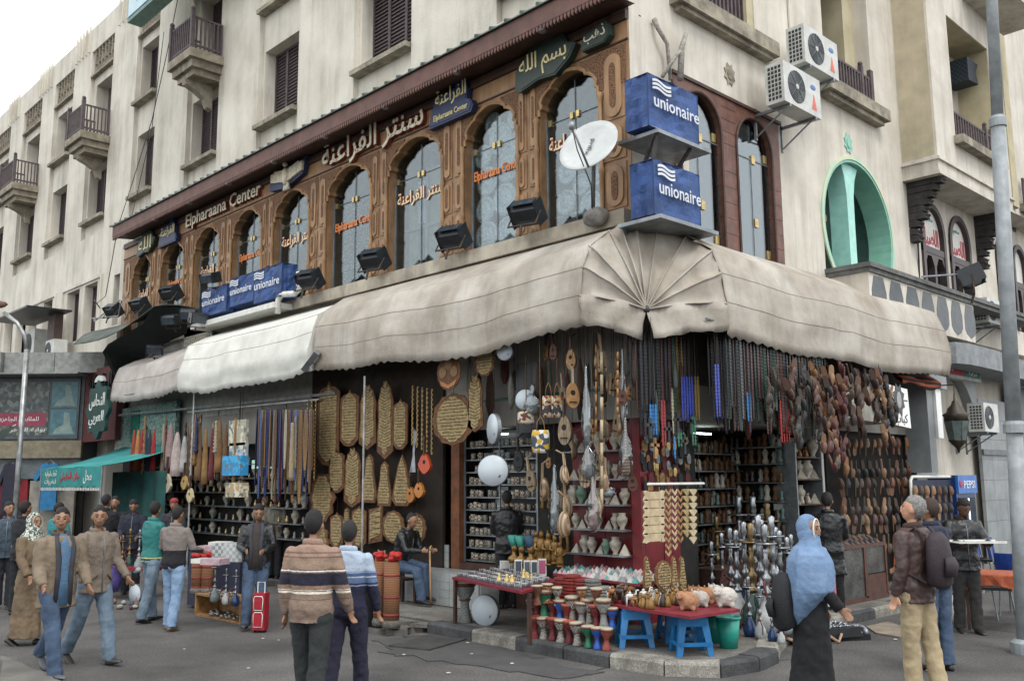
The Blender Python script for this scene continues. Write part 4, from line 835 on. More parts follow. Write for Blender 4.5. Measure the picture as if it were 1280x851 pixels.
# ================= far left: projecting shop block and street things =================
cr=Vector((.722,-.692,0)).normalized(); fw=Vector((.692,.722,0))
O=Vector((-.35,19.5,0)); FF=Matrix(((cr.x,0,-fw.x,O.x),(cr.y,0,-fw.y,O.y),(0,1,0,0),(0,0,0,1)))   # u right along the wall, v up, w toward the street
fb=thing('side_shop_block','low shop block closing the street with a grey concrete slab over dark poster windows','building')
GREYC=mat('slab_concrete','8d8f8c','6f716e',rough=.9,coord='World',streak=.5)
MB(FF).box(-30,0,0,2.15,-.4,-.3).build('back_wall',DARK,fb)
MB(FF).box(-30,0,2.15,5.1,-4,0).build('wall',mat('block_wall','5a6163','474d4f',rough=.8,coord='World'),fb)
MB(FF).box(-30,.05,2.72,3.2,0,.12).build('stone_band',mat('stone_band','7f7866','68614f',rough=.9,coord='World',streak=.5),fb)
mb=MB(FF); u=-30
while u<0: mb.box(u,u+1.38,5.05,5.62,-.2,.75 if int(u)%2 else .6); u+=1.4
mb.box(-30,.15,5.0,5.05,-.2,.8); mb.build('canopy_slab',GREYC,fb)
PG=mat('poster_grey','41484b','2d3437',rough=.4,scale=5,coord='World')
MB(FF).box(-2.42,-.1,3.25,4.95,0,.06).build('poster_panel',PG,fb)
MB(FF).box(-2.35,-.95,3.35,4.85,.06,.07).build('poster_sheet',mat('poster_photo','4b5a55','33393b',rough=.4,scale=3,coord='World',pat=('cell',9,('39443f','4d4a48','2c3634','5d6a63','3d4b52'))),fb)
MB(FF).box(-2.35,-1.0,3.62,3.98,.07,.075).build('poster_red_band',mat('poster_crimson','8a2d45','6f2238',rough=.5),fb)
text('للملابس الجاهزه',1.1,.16,WHITE,at(FF,-1.75,3.8,.08),fb,'poster_lettering',.003,.01); text('بوابة الازهر',1.0,.14,WHITE,at(FF,-1.5,3.5,.08),fb,'poster_lettering',.003,.01)
for v in (3.35,4.13): 
    MB(FF).box(-.88,-.15,v,v+.72,.06,.07).build('poster_sheet',mat('poster_teal','3f7078','2c5058',rough=.4),fb)
    MB(FF).prism([(-.8,v+.04),(-.2,v+.04),(-.3,v+.3),(-.36,v+.62),(-.5,v+.64),(-.5,v+.3),(-.7,v+.2)],.07,.076).build('poster_figure',mat('poster_pale','7d8f8b','687975'),fb)
for k in range(6): MB(FF).box(-2.75-1.9*k,-2.6-1.9*k,3.2,5.0,0,.08).build('window_mullion',mat('mull','5d6b70'),fb); MB(FF).box(-4.4-1.9*k,-2.9-1.9*k,3.3,4.9,0,.03).build('poster_panel',PG,fb)
MB(FF).box(-1.35,-.1,.1,2.1,-.1,.02).build('shop_pier',mat('pier_pale','8a867c','77726a',rough=.9,coord='World'),fb)
rw=thing('red_wall_sign','dark red shop wall panel with black raised Arabic lettering at the far left','sign')
MB(FL).box(-19.45,-17.1,3.15,5.15,.1,.35).build('panel',mat('dark_red_panel','5f2b2c','4a2021',rough=.7,coord='World'),rw)
text('الغمازة',1.7,.5,BLACK,at(FL,-18.2,4.72,.4),rw,'lettering',.06,.01)
rs_=thing('round_green_sign','dark green lobed sign with white Arabic calligraphy hanging at the far left','sign')
lob=[((.72+.08*math.cos(8*math.pi*2*k/64))*math.cos(2*math.pi*k/64)*.98,(.72+.08*math.cos(8*math.pi*2*k/64))*math.sin(2*math.pi*k/64)*.95) for k in range(64)]
c=LX(125,512,-.9); MB(FL).prism([(-c.y+u,c.z+v) for u,v in lob],.88,.98).build('sign_board',mat('sign_bottle_green','1c423c','16332f',rough=.5),rs_)
WS=mat('sign_white','c9cfc9','b4bab4',rough=.5)
text('النحاس',1.05,.42,WS,at(FL,-c.y,c.z+.2,.99),rs_,'lettering',.01,.012); text('العربي',1.0,.42,WS,at(FL,-c.y,c.z-.25,.99),rs_,'lettering',.01,.012)
MB(FL).prism([(-c.y+.3*math.cos(math.pi*k/10),c.z+.72+.16*math.sin(math.pi*k/10)) for k in range(11)],.9,.97).build('finial_dome',WS,rs_)
tp=thing('patterned_stall_front','green and white patterned stall front beside the round green sign','stall'); MB(FL).box(-17.3,-13.8,2.75,3.95,.1,.2).build('patterned_panel',mat('green_pattern','7c918a','2f5a50',pat=('vor',9),rough=.6,coord='World'),tp)
MB(FL).box(-16.4,-15.9,3.05,3.85,.2,.23).build('green_sash',mat('sash_green','1f6b5a'),tp)
# dark sagging fabric awning above
da=thing('dark_fabric_awning','torn dark grey fabric awning on a frame under the far end of the wooden front','awning')
A=[LX(85,430,-1.35),LX(150,410,-1.35),LX(190,383,-1.35)]; Bk=[LX(105,418,-.1),LX(165,395,-.1),LX(215,384,-.1)]
m=mat('dark_fabric','59605a','3c423e',rough=.95,scale=3,coord='World',bump=.5,streak=.3)
mb=MB(smooth=True); p0,p1=LX(92,430,-1.3),LX(192,382,-1.1); q0,q1=LX(112,415,-.05),LX(245,385,-.05)
rows=[]
for j in range(6):
    f=j/5; rows.append([ (p0.lerp(p1,i/14)).lerp(q0.lerp(q1,i/14),f)+Vector((0,0,-.22*math.sin(math.pi*i/14)*(1-f)+.06*math.sin(math.pi*f)+.02*noise.noise(Vector((i*.8,j,3))))) for i in range(15)])
o_=mb.rings(rows,cap=False,close=False).build('canopy_cloth',m,da); o_.modifiers.new('s','SOLIDIFY').thickness=.02
mb=MB(smooth=True); s0,s1,s2,s3=LX(192,383,-1.1),LX(245,385,-.05),LX(150,500,-.5),LX(125,470,-.9)
rows=[[s0.lerp(s1,i/6) for i in range(7)],[LX(178,405,-1.1).lerp(LX(240,418,-.1),i/6) for i in range(7)],[LX(135,430,-1.1).lerp(LX(200,432,-.2),i/6) for i in range(7)],[LX(128,440,-1.05).lerp(LX(178,450,-.25),i/6) for i in range(7)],[LX(150,485,-.9).lerp(LX(150,500,-.3),i/6) for i in range(7)]]
mb.rings(rows,cap=False,close=False).build('side_cloth',mat('black_fabric','1c201f','121515',rough=.95),da)
MB(FL).box(-13.55,-12.15,4.98,5.72,.15,.2).build('lattice_panel',mat('lattice_cream','8c897c','3a3935',pat=('vor',13),rough=.8,coord='World'),da)
MB(FL).tube([(-14.2,5.75,.2),(-11.9,5.85,.2)],.03,6).tube([(-12.1,4.8,.2),(-12.1,6.3,.2)],.04,6).build('frame_rods',METAL,da)
# AC units + small tin shelter by the lower windows
a=LX(44,440,-.1); t=ac_unit((-.4,24.6,6.0),R(-90),'larger air conditioner under a small black shelter at the far left',w=.95,h=.95,d=.5,badge=False)
t=ac_unit((-.4,22.6,5.75),R(-90),'smaller air conditioner beside the shelter at the far left',w=.75,h=.65,d=.4,badge=False)
x=thing('tin_shelter','small flat black shelter over the far left air conditioner','shelter'); MB(FL).box(-25.6,-22.0,7.25,7.3,.0,1.3).build('roof_sheet',BLACK,x); MB(FL).box(-23.2,-22.6,6.4,7.25,.05,.3).build('support_panel',mat('rust_panel','5b4a45'),x)
x=thing('aerial_frame','bent iron bracket frame sticking out below the shuttered windows','bracket'); mb=MB()
for p,q in (((115,398),(148,395)),((148,395),(152,375)),((120,400),(150,375)),((125,385),(118,375)),((118,397),(118,402))): mb.tube([LX(*p,-.4),LX(*q,-.6)],.02,5)
mb.build('iron_bars',METAL,x)
# billboard high on the wall
x=thing('roof_billboard','pale blue lettered billboard box hanging high on the cream facade at the top left','billboard'); F_=FL
p=LX(159,30,-1.0); q=LX(196,2,-1.0)
MB(FL).box(-p.y,-p.y+5,p.z+.02,p.z+3,.62,1.0).build('box_frame',mat('billboard_frame','6f8f86','54716a',rough=.6),x); MB(FL).box(-p.y+.08,-p.y+4.9,p.z+.14,p.z+2.9,1.0,1.02).build('sheet',mat('billboard_sheet','9cb8c4','b8ccd2',rough=.5,coord='World',scale=1.2),x)
text('القاهرة',2.2,.7,mat('billboard_blue','4f7fa3'),at(FL,-p.y+1.4,p.z+.75,1.025),x,'lettering',.004,.03)
MB(FL).tube([(-p.y+.5,p.z+1,.1),(-p.y+.5,p.z+1,.7)],.05,5).build('arm',METAL,x)
# clothes in the far shops
def garment(F,u,v,w,col,label,wd=.5,h=.8,grp=None):
    t=thing('hanging_garment',label,'garment',group=grp); m=mat('cloth_'+col,col,rough=.9,scale=8,bump=.5)
    s=wd; pts=[(-.3*s,0),(-.12*s,.03),(0,-.03),(.12*s,.03),(.3*s,0),(.62*s,-.32*h),(.48*s,-.38*h),(.3*s,-.2*h),(.36*s,-h),(-.36*s,-h),(-.3*s,-.2*h),(-.48*s,-.38*h),(-.62*s,-.32*h)]
    MB(F).prism([(u+a,v+b) for a,b in pts],w,w+.08).build('cloth',m,t); MB(F).tube([(u-.2*s,v,w+.04),(u,v+.12,w+.04),(u+.2*s,v,w+.04)],.01,4).build('hanger',METAL,t); return t
garment(FF,-.72,2.55,.2,'2a6f9c','bright blue embroidered robe hanging on the pale pier at the far left',.7,1.25)
cols=['7c1f27','2a2a38','5e2330','8b3a2c','394a3c','6b5a48','38304a','9b2f3c','222a33','7a6a3a']
for i in range(26):
    garment(FF,-1.6-.32*i,2.6-.05*(i%3),-.1+.1*(i%2),cols[i%10],'dark dress hanging in the row of clothes under the far left poster windows',.5,1.2+.3*(i%2),'clothes under the poster windows')
    if i<22: garment(FF,-1.5-.36*i,1.25,.0,cols[(i*3+1)%10],'folded coloured garment in the low rows of the far left clothes shop',.5,.9,'low clothes in the far shop')
x=thing('white_awning_corner','white cloth awning cutting in at the far left edge','awning'); a=LX(0,540,-3);b=LX(20,531,-3);c_=LX(0,552,-3); d_=LX(-60,560,-4.5)
MB().add([a,b,c_,d_,a+Vector((0,0,.02)),b+Vector((0,0,.02)),c_+Vector((0,0,.02)),d_+Vector((0,0,.02))],[(0,1,2,3),(7,6,5,4),(0,1,5,4),(1,2,6,5)]).build('cloth',CANVW,x)
# lamp posts
lp=thing('street_lamp','slim grey street lamp with a curved arm and rusty head at the far left','street lamp',loc=(-1.9,19.4,0)); 
b=Vector((-1.9,19.4,0)); 
MB(smooth=True).tube([(0,0,0),(0,0,5.2)],[.07,.06],8).build('pole',PIPE,lp); MB(smooth=True).tube([(0,0,5.2),(-.05,.06,5.55),(-.2,.2,5.85),(-.45,.42,6.1)],.05,7).build('arm',PIPE,lp)
MB(smooth=True).ell((-.75,.7,6.3),(.5,.16,.12),10,6,ax=Matrix.Rotation(R(-43),3,'Z')).build('lamp_head',mat('lamp_rust','7a5f4b','55443a',rough=.8),lp); MB().lathe([(.11,0),(.11,.5),(.075,.55)],10).build('base_collar',PIPE,lp)
lp.location=G(22,655) if 0 else Vector((-1.9,19.4,0))
pr=LX(22,600,0)
w=CAMR@Vector((22-640,-(600-425.5),-FPX)); k=25/math.hypot(w.x,w.y); q=CAMP+w*k; lp.location=(q.x,q.y,0)
tpz=thing('tall_street_pole','tall grey painted steel pole standing at the right edge by the cafe tables','pole')
w=CAMR@Vector((1266-640,-(620-425.5),-FPX)); k=12.6/math.hypot(w.x,w.y); q=CAMP+w*k; tpz.location=(q.x,q.y,0); PB=(q.x,q.y)
w=CAMR@Vector((1243-640,-(0-425.5),-FPX)); k=12.6/math.hypot(w.x,w.y); tp_=CAMP+w*k-q; tp_.z+=2.0
PGm=mat('pole_grey','92989a','787e80',rough=.55,coord='World',streak=.3)
MB(smooth=True).tube([(0,0,0),(tp_.x*.28,tp_.y*.28,2.6)],[.093,.09],14).build('lower_shaft',PGm,tpz); f1=.28
MB(smooth=True).tube([(tp_.x*.28,tp_.y*.28,2.6),(tp_.x*.7,tp_.y*.7,6.4)],[.09,.085],14).build('middle_shaft',PGm,tpz)
MB(smooth=True).tube([(tp_.x*.7,tp_.y*.7,6.4),(tp_.x*1.2,tp_.y*1.2,10.5)],[.07,.065],14).build('upper_shaft',PGm,tpz)
mb=MB(); mb.lathe([(.12,2.52),(.12,2.62),(.1,2.66)],14,(tp_.x*.28,tp_.y*.28,0)); mb.lathe([(.1,6.3),(.1,6.4),(.08,6.44)],14,(tp_.x*.69,tp_.y*.69,0)); mb.lathe([(.16,0),(.16,.12),(.11,.16)],14); mb.build('collar',PGm,tpz)
# teal stall awning with lettering
ta=thing('teal_stall_awning','turquoise cloth stall awning with red and white Arabic lettering on its valance','awning')
TQ=mat('turquoise_cloth','2c8a88','21706f',rough=.8,coord='World',scale=2); 
a0,a1=LX(52,585,-2.2),LX(128,583,-2.2); z0=LX(90,584,-2.2).z
f0=Vector((-2.2,a0.y,z0)); f1_=Vector((-2.2,a1.y,z0)); b0=Vector((-.2,a0.y+.1,2.95)); b1=Vector((-.2,a1.y+.0,2.95))
mb=MB(smooth=True); rows=[]
for j in range(7): rows.append([f0.lerp(f1_,i/10).lerp(b0.lerp(b1,i/10),j/6)+Vector((0,0,-.08*math.sin(math.pi*j/6)-.02*math.sin(i*1.7))) for i in range(11)])
mb.rings(rows,cap=False,close=False); mb.build('canopy_cloth',TQ,ta).modifiers.new('s','SOLIDIFY').thickness=.01
vb=f0.z-.42; mb=MB(FL); n=20; pts=[(-f0.y,f0.z)]+[(-f0.y+(f0.y-f1_.y)*i/n,vb-.04*(i%2)) for i in range(n+1)]+[(-f1_.y,f0.z)]
mb.prism(pts,2.19,2.2); mb.build('valance',TQ,ta); mb=MB(FL); 
for i in range(40): u=-f0.y+(f0.y-f1_.y)*(i+.5)/40; mb.box(u-.02,u+.02,vb-.1,vb-.03,2.19,2.2)
mb.build('fringe',WHITE,ta,kind='stuff')
cy=-(f0.y+f1_.y)/2; text('خان الخليلي',1.3,.26,REDP,at(FL,cy,vb+.2,2.21),ta,'lettering',.004,.02); text('تحف شرقيه',.8,.2,WHITE,at(FL,cy-1.25,vb+.28,2.21),ta,'lettering',.004,.01); text('فضيات',.8,.16,WHITE,at(FL,cy-1.25,vb+.1,2.21),ta,'lettering',.004,.01); text('محل',.5,.3,WHITE,at(FL,cy+1.15,vb+.2,2.21),ta,'lettering',.004,.01)
MB().tube([f0,(f0.x,f0.y,0)],.02,6).tube([f1_,(f1_.x,f1_.y,0)],.02,6).build('pole',METAL,ta)
x=thing('green_curtain','dark teal green cloth screen hanging beside the turquoise awning','curtain'); m=mat('curtain_teal','1c4f4c','143a38',rough=.9,coord='World',scale=3)
p=LX(141,590,-1.0); q=LX(203,650,-1.0); mb=MB(smooth=True); mb.rings([[(-1.0+.05*math.sin(i*1.3),p.y+(q.y-p.y)*i/20,zz) for i in range(21)] for zz in (.6,1.4,p.z)],cap=False,close=False); mb.build('cloth',m,x)
# ================= right: cafe side =================
ks=thing('kebab_sign','white illuminated shop sign with a dark star emblem and Arabic word for kebab','sign')
KM=mat('sign_bright','e2e3e0','d2d3d0',rough=.4)
p=RY(1098,482,-.85); MB(FR).prism([(p.x,p.z+.05),(p.x+1.0,p.z),(p.x+1.05,2.85),(p.x+.3,2.9),(p.x+.22,3.2),(p.x+.08,3.5)],.75,.9).build('sign_face',KM,ks)
mb=MB(FR); ar=[(p.x-1.6,3.45),(p.x-.1,3.75),(p.x+.1,3.45),(p.x+.22,3.2),(p.x+.3,2.9),(p.x-1.4,2.95)]; mb.prism(ar,.3,.85); mb.build('sign_return',mat('sign_cream_box','c2bfb4','aeaba0',rough=.6),ks)
cx_,cz_=p.x+.62,3.32; st_=[(cx_+(.24 if k%2 else .17)*math.cos(math.pi*k/8),cz_+(.3 if k%2 else .21)*math.sin(math.pi*k/8)) for k in range(16)]
MB(FR).prism(st_,.9,.91).box(cx_-.34,cx_+.34,cz_-.008,cz_+.008,.9,.912).build('star_emblem',BLACK,ks); MB(FR).prism([(cx_+.09*math.cos(t_*.26),cz_+.14*math.sin(t_*.26)) for t_ in range(24)],.91,.915).build('emblem_centre',mat('emblem_grey','9a9c9a'),ks)
text('كباب',.5,.2,BLACK,at(FR,p.x+.68,2.99,.905),ks,'lettering',.004,.008)
gs=thing('red_green_shop_sign','red and green framed Arabic shop sign under the curved slab','sign')
p=RY(1187,437,-.4); q=RY(1229,478,-.4); MB(FR).box(p.x-.8,q.x,q.z+.0,p.z,.2,.36).build('sign_box',mat('sign_frame','9da0a0'),gs); m1=(p.x+q.x)/2-.1
MB(FR).box(p.x-.7,m1,q.z+.07,p.z-.07,.36,.37).build('red_field',mat('sign_red','9c2a30'),gs); MB(FR).box(m1+.03,q.x-.05,q.z+.07,p.z-.07,.36,.37).build('green_field',mat('sign_green','1f6a55'),gs)
text('الحسين',.75,.3,WHITE,at(FR,m1-.45,(p.z+q.z)/2,.375),gs,'lettering',.004,.01); text('ماكولات',.7,.22,WHITE,at(FR,(m1+q.x)/2,(p.z+q.z)/2+.08,.375),gs,'lettering',.004,.01); text('شرقيه',.45,.14,WHITE,at(FR,(m1+q.x)/2,(p.z+q.z)/2-.13,.375),gs,'lettering',.004,.01)
x=thing('grey_pilaster_lamp','grey metal pilaster box with white end beside the kebab sign','pilaster'); p=RY(1150,478,-.5); MB(FR).box(p.x+.25,p.x+.55,2.1,3.95,.05,.5).build('metal_box',STONE,x); MB(FR).box(p.x+.56,p.x+.8,2.75,3.9,.1,.55).build('white_box',KM,x); MB(FR).box(p.x+.2,p.x+1.0,3.7,4.0,.02,.6).build('cap',STONE,x)
x=thing('hanging_lantern','large dark brass lantern with an onion dome hanging at the cafe arch','lantern'); c=RY(1195,520,-1.0)
LM=mat('lantern_brass','4a4236','332e27',rough=.5,metal=.4)
x.location=(c.x,c.y,c.z-.5); x.scale=(.8,.8,.8); MB(smooth=True).lathe([(.02,1.15),(.03,1.0),(.07,.96),(.1,.88),(.18,.8),(.2,.72),(.3,.66),(.26,.6),(.27,.52)],12).build('dome',LM,x)
MB().lathe([(.24,.52),(.28,.5),(.2,.08),(.17,.06)],8).build('glass_body',mat('lantern_glass','5d6a68','465250',rough=.2),x)
m=MB()
for k in range(8): a_=2*math.pi*k/8; m.tube([(.275*math.cos(a_),.275*math.sin(a_),.52),(.19*math.cos(a_),.19*math.sin(a_),.06)],.012,4)
m.build('lantern_ribs',LM,x); MB(smooth=True).lathe([(.02,-.22),(.04,-.12),(.14,-.02),(.2,.06),(.2,.08)],10).build('bottom_finial',LM,x); MB().tube([(0,0,1.15),(0,.0,1.35),(0,1.0,1.4)],.015,5).build('hanging_arm',LM,x)
# drinks fridge
fz=thing('drinks_fridge','blue glass fronted drinks fridge with a lit header by the grey tiled wall','fridge'); w=CAMR@Vector((1211-640,-(690-425.5),-FPX)); q=RY(1211,640,-.55)
BL=mat('fridge_blue','17356b','12284f',rough=.35); fx0,fx1=q.x-.55,q.x+.4
MB(FR).box(fx0,fx1,.15,2.05,.0,.55).build('cabinet',BL,fz); MB(FR).box(fx0+.08,fx1-.08,.4,1.62,.55,.57).build('door',mat('fridge_glass','26364a','16202e',rough=.1),fz); MB(FR).box(fx0,fx1,1.7,2.05,.55,.6).build('header',mat('fridge_header','2f66ad','28589a',rough=.4),fz)
MB(FR).box(fx0+.5,fx0+.55,.5,1.6,.57,.58).build('light_strip',mat('lit_tube','dfe9f2','dfe9f2',emit=1.0),fz)
text('PEPSI',.56,.15,mat('logo_white','cfd3d8'),at(FR,(fx0+fx1)/2+.08,1.87,.605),fz,'lettering',.004,.012)
e=MB(FR); e.ell((fx0+.13,1.88,.605),(.07,.07,.01),12,5); e.build('round_logo',REDP,fz)
# cafe tables and chairs
def chair(loc,rz,label,grp='cafe chairs at the right edge'):
    t=thing('cafe_chair',label,'chair',loc,rz,grp); K=mat('chair_black','26272b','1b1c1f',rough=.5)
    MB().box(-.2,.2,-.2,.2,.43,.47).build('seat',K,t); mb=MB(); mb.rings([[(x_*.2,.2+.05*(1-x_*x_)+ (z_-.47)*.15,z_) for x_ in (-1,-.5,0,.5,1)]+[(x_*.2,.23+.05*(1-x_*x_)+(z_-.47)*.15,z_) for x_ in (1,.5,0,-.5,-1)] for z_ in (.52,.7,.86,.9)]); mb.build('backrest',mat('chair_blue','1f3f8c','19336f',rough=.4),t)
    for sx,sy in ((-1,-1),(1,-1),(-1,1),(1,1)): MB().tube([(sx*.18,sy*.18,.44),(sx*.2,sy*.23,0)],.013,6).build('leg',METAL,t)
    MB().tube([(-.18,.2,.45),(-.18,.26,.88)],.012,5).tube([(.18,.2,.45),(.18,.26,.88)],.012,5).build('back_frame',METAL,t); return t
def cafe_table(loc,rz,label):
    t=thing('cafe_table',label,'table',loc,rz); MB().box(-.38,.38,-.38,.38,.7,.73).build('tabletop',WOODD,t)
    for sx,sy in ((-1,-1),(1,-1),(-1,1),(1,1)): MB().box(sx*.34-.02,sx*.34+.02,sy*.34-.02,sy*.34+.02,0,.7).build('leg',mat('table_leg','5f4636','46342a'),t)
    c=thing('tablecloth','orange checked cloth draped over '+label,'tablecloth',loc,rz); mb=MB(smooth=False); n=32; rs=[]
    def sq(k,s): 
        a=k/n*4; e=int(a)%4; f=a-int(a); P=[(-1,-1),(1,-1),(1,1),(-1,1)]; x0,y0=P[e]; x1,y1=P[(e+1)%4]; return ((x0+(x1-x0)*f)*s,(y0+(y1-y0)*f)*s)
    for s,z in ((.01,.736),(.385,.736),(.395,.72),(.4,.5)): rs.append([(sq(k,s)[0]*(1+(.05*math.sin(k*2.2) if z<.6 else 0)),sq(k,s)[1]*(1+(.05*math.sin(k*2.2) if z<.6 else 0)),z+(.1*abs(math.sin(k*math.pi/8)) if z<.6 else 0)) for k in range(n)])
    mb.rings(rs); mb.build('cloth',mat('orange_cloth','a5583a','8a452c',rough=.9,scale=14),c); return t
q=G(1248,760); cafe_table((q.x+.3,q.y+1.2,0),R(10),'the cafe table left of the tall pole')
q=G(1275,790); cafe_table((q.x+.15,q.y+.25,0),R(8),'the cafe table nearest the right edge')
for k,(px,py,rz,lb) in enumerate(((1225,772,20,'leftmost black cafe chair with blue back beside the tray man'),(1248,775,200,'black cafe chair standing before the tall pole'),(1275,768,90,'black cafe chair at the extreme right edge by the orange table'),(1262,735,10,'cafe chair with blue back behind the far orange table'),(1240,730,0,'blue backed cafe chair by the far grey wall'),(1222,728,0,'blue backed cafe chair nearest the fridge'))): q=G(px,py); chair((q.x,q.y,0),R(rz),lb)
# ================= people =================
TEX={}
def clouds(sz):
    if sz not in TEX: t=bpy.data.textures.new('folds','CLOUDS'); t.noise_scale=sz; TEX[sz]=t
    return TEX[sz]
def finish(o,vox,sm=4,fold=0,fsz=.12):
    m=o.modifiers.new('r','REMESH'); m.mode='VOXEL'; m.voxel_size=vox; m.use_smooth_shade=True
    s=o.modifiers.new('s','SMOOTH'); s.factor=.5; s.iterations=sm
    if fold:
        d=o.modifiers.new('d','DISPLACE'); d.texture=clouds(fsz); d.strength=fold; d.mid_level=.5; d.texture_coords='LOCAL'
    return o
def heading(h): 
    f=fw*math.cos(R(h))+cr*math.sin(R(h)); return math.atan2(-f.x,f.y)
def person(label,loc,h,H=1.72,legs=((0,0),(0,0)),arms=((5,8,15,0),(5,8,15,0)),lean=0,head=(0,0),top=('c',None),bottom=None,shoe='2a2624',hair='16110f',skin='8e6a52',near=False,robe=None,hem=.8,scarf=None,collar=None,shirt=None,bulk=1.0,pel=None,grp=None,topmat=None,botmat=None,bald=False,cap=None,grip=None,wide=1.0):
    s=H/1.75; t=thing('person',label,'person',group=grp); vox=.0095 if near else .014
    SK=mat('skin_'+skin,skin,None if 0 else tuple(x*.8 for x in srgb(skin)),rough=.55,scale=18); V=Vector
    def rx(a,p,c): 
        a=R(a); q=p-c; return c+V((q.x,q.y*math.cos(a)-q.z*math.sin(a),q.y*math.sin(a)+q.z*math.cos(a)))
    hipc=V((0,0,.93)); J={}
    low=9
    for i,sd_ in enumerate((-1,1)):
        th,kn=legs[i]; hp=V((sd_*.088*wide,0,.92)); a=R(th); kd=V((sd_*.012,math.sin(a),-math.cos(a))); kne=hp+kd.normalized()*.43
        b=R(th-kn); sd=V((0,math.sin(b),-math.cos(b))); ank=kne+sd*.41; J[i]=(hp,kne,ank); low=min(low,ank.z)
    dz=.09-low if pel is None else 0
    up=lambda p: rx(-lean,p,hipc)
    sh=lambda p: p+V((0,0,dz))
    body=MB(smooth=True)
    TR=[(.86,.15,.1,0),(.95,.165,.115,-.01),(1.06,.142,.1,0),(1.2,.16,.112,.0),(1.32,.175,.118,.0),(1.40,.165,.1,-.005),(1.445,.13,.088,-.012),(1.475,.085,.075,-.01),(1.5,.062,.064,-.006),(1.56,.056,.062,.008)]
    def torso(mb,ex,z0=.8,z1=9,yo=0,wm=1,dm=1,n=18):
        rs=[]; first=True
        zz=[(z,w,d,y) for z,w,d,y in TR if z0<=z<=z1]
        if z0<.86: zz=[(z0,.16+.012*(.86-z0)/.1,.112,0)]+zz
        for z,w,d,y in zz: rs.append([sh(up(V(((w+ex)*wm*math.cos(2*math.pi*k/n),(d+ex)*dm*math.sin(2*math.pi*k/n)+y+yo,z)))) for k in range(n)])
        mb.rings(rs)
    torso(body,-.022,z0=.89,wm=.94)
    legp=lambda i:[sh(p) for p in J[i]]
    feet=[]
    for i in (0,1):
        hp,kn_,an=legp(i); mid=kn_.lerp(an,.3)+V((0,-.012,0))
        body.tube([hp+V((0,0,.06)),hp,hp.lerp(kn_,.5),kn_,mid,an],[.066,.072,.062,.05,.052,.036],12,ref=(1,0,0))
        a=legs[i][0]-legs[i][1]; pitch=max(-35,min(35,a*.9)) if pel is None else 0; feet.append((an,pitch))
    # arms
    hands=[]; AR=[]
    for i,sd_ in enumerate((-1,1)):
        f,o,e,inn=arms[i]; S0=V((sd_*.175,0,1.42)); fa,oa=R(f),R(o)
        d1=V((sd_*math.sin(oa),math.sin(fa)*math.cos(oa),-math.cos(fa)*math.cos(oa))).normalized(); E=S0+d1*.285
        fe=R(f+e); d2=V((sd_*math.sin(oa)*.4-sd_*math.sin(R(inn)),math.sin(fe),-math.cos(fe))).normalized(); Wr=E+d2*.25
        S0,E,Wr=[sh(up(p)) for p in (S0,E,Wr)]; d2=(Wr-E).normalized(); AR.append((S0,E,Wr,d2))
        body.tube([S0+(S0-E)*.04,S0,S0.lerp(E,.5),E,E.lerp(Wr,.35),Wr],[.03,.052,.046,.038,.04,.026],10)
        # hand: palm, four fingers bent, thumb from the side of the palm
        side=d2.cross(V((1*sd_,0,0))); side=side.normalized() if side.length>.1 else V((0,1,0)); nrm=d2.cross(side).normalized()
        P=Wr+d2*.045; body.tube([Wr,Wr+d2*.03,Wr+d2*.085],[(.024,.02),(.038,.016),(.036,.013)],10,ref=side)
        cu=.35 if grip is None else grip[i]
        for k,(off,L_) in enumerate(((-.028,.06),(-.01,.072),(.009,.068),(.026,.052))):
            b0=Wr+d2*.08+side*off; inw=nrm*(-sd_)*-1
            p1=b0+(d2*math.cos(cu)+inw*math.sin(cu)*sd_*-1).normalized()*L_*.5; p2=p1+(d2*math.cos(cu*2.2)+inw*math.sin(cu*2.2)*sd_*-1).normalized()*L_*.5
            body.tube([b0-d2*.02,b0,p1,p2],[.0115,.011,.0105,.009],6)
        tb_=Wr+d2*.03-side*.03; body.tube([tb_,tb_+(d2-side*.9).normalized()*.035,tb_+(d2-side*.9).normalized()*.035+(d2-side*.2).normalized()*.03],[.014,.012,.009],6)
    # head
    yaw,pit=head; nc=V((0,0,1.52)); HR=Matrix.Rotation(R(yaw),3,'Z')@Matrix.Rotation(R(pit),3,'X')
    hd=lambda p: sh(up(nc+HR@(V(p)-nc)+V((0,.012,0))))
    def hell(mb,c,r,nu=16,nv=10,fn=None):
        rs=[]
        for i in range(nv+1):
            a=-math.pi/2+math.pi*(i+.02)/(nv+.04); q=[]
            for j in range(nu):
                d=V((math.cos(a)*math.cos(2*math.pi*j/nu),math.cos(a)*math.sin(2*math.pi*j/nu),math.sin(a))); f=fn(d) if fn else 1
                q.append(hd((c[0]+d.x*r[0]*f,c[1]+d.y*r[1]*f,c[2]+d.z*r[2]*f)))
            rs.append(q)
        mb.rings(rs)
    hell(body,(0,0,1.655),(.075,.093,.1)); hell(body,(0,.026,1.6),(.058,.066,.075)); hell(body,(0,.055,1.563),(.026,.028,.024))
    body.tube([hd((0,.082,1.66)),hd((0,.104,1.63)),hd((0,.1,1.612))],[.009,.013,.012],6)
    for sx in (-1,1): hell(body,(sx*.077,-.004,1.63),(.012,.02,.032),8,6); hell(body,(sx*.033,.07,1.617),(.022,.018,.016),8,5)
    body.tube([hd((-.035,.084,1.668)),hd((0,.09,1.668)),hd((.035,.084,1.668))],[.009,.01,.009],6)
    body.tube([hd((-.02,.094,1.592)),hd((0,.1,1.592)),hd((.02,.094,1.592))],[.007,.009,.007],6)
    ob=body.build('body',SK,t); finish(ob,vox,4)
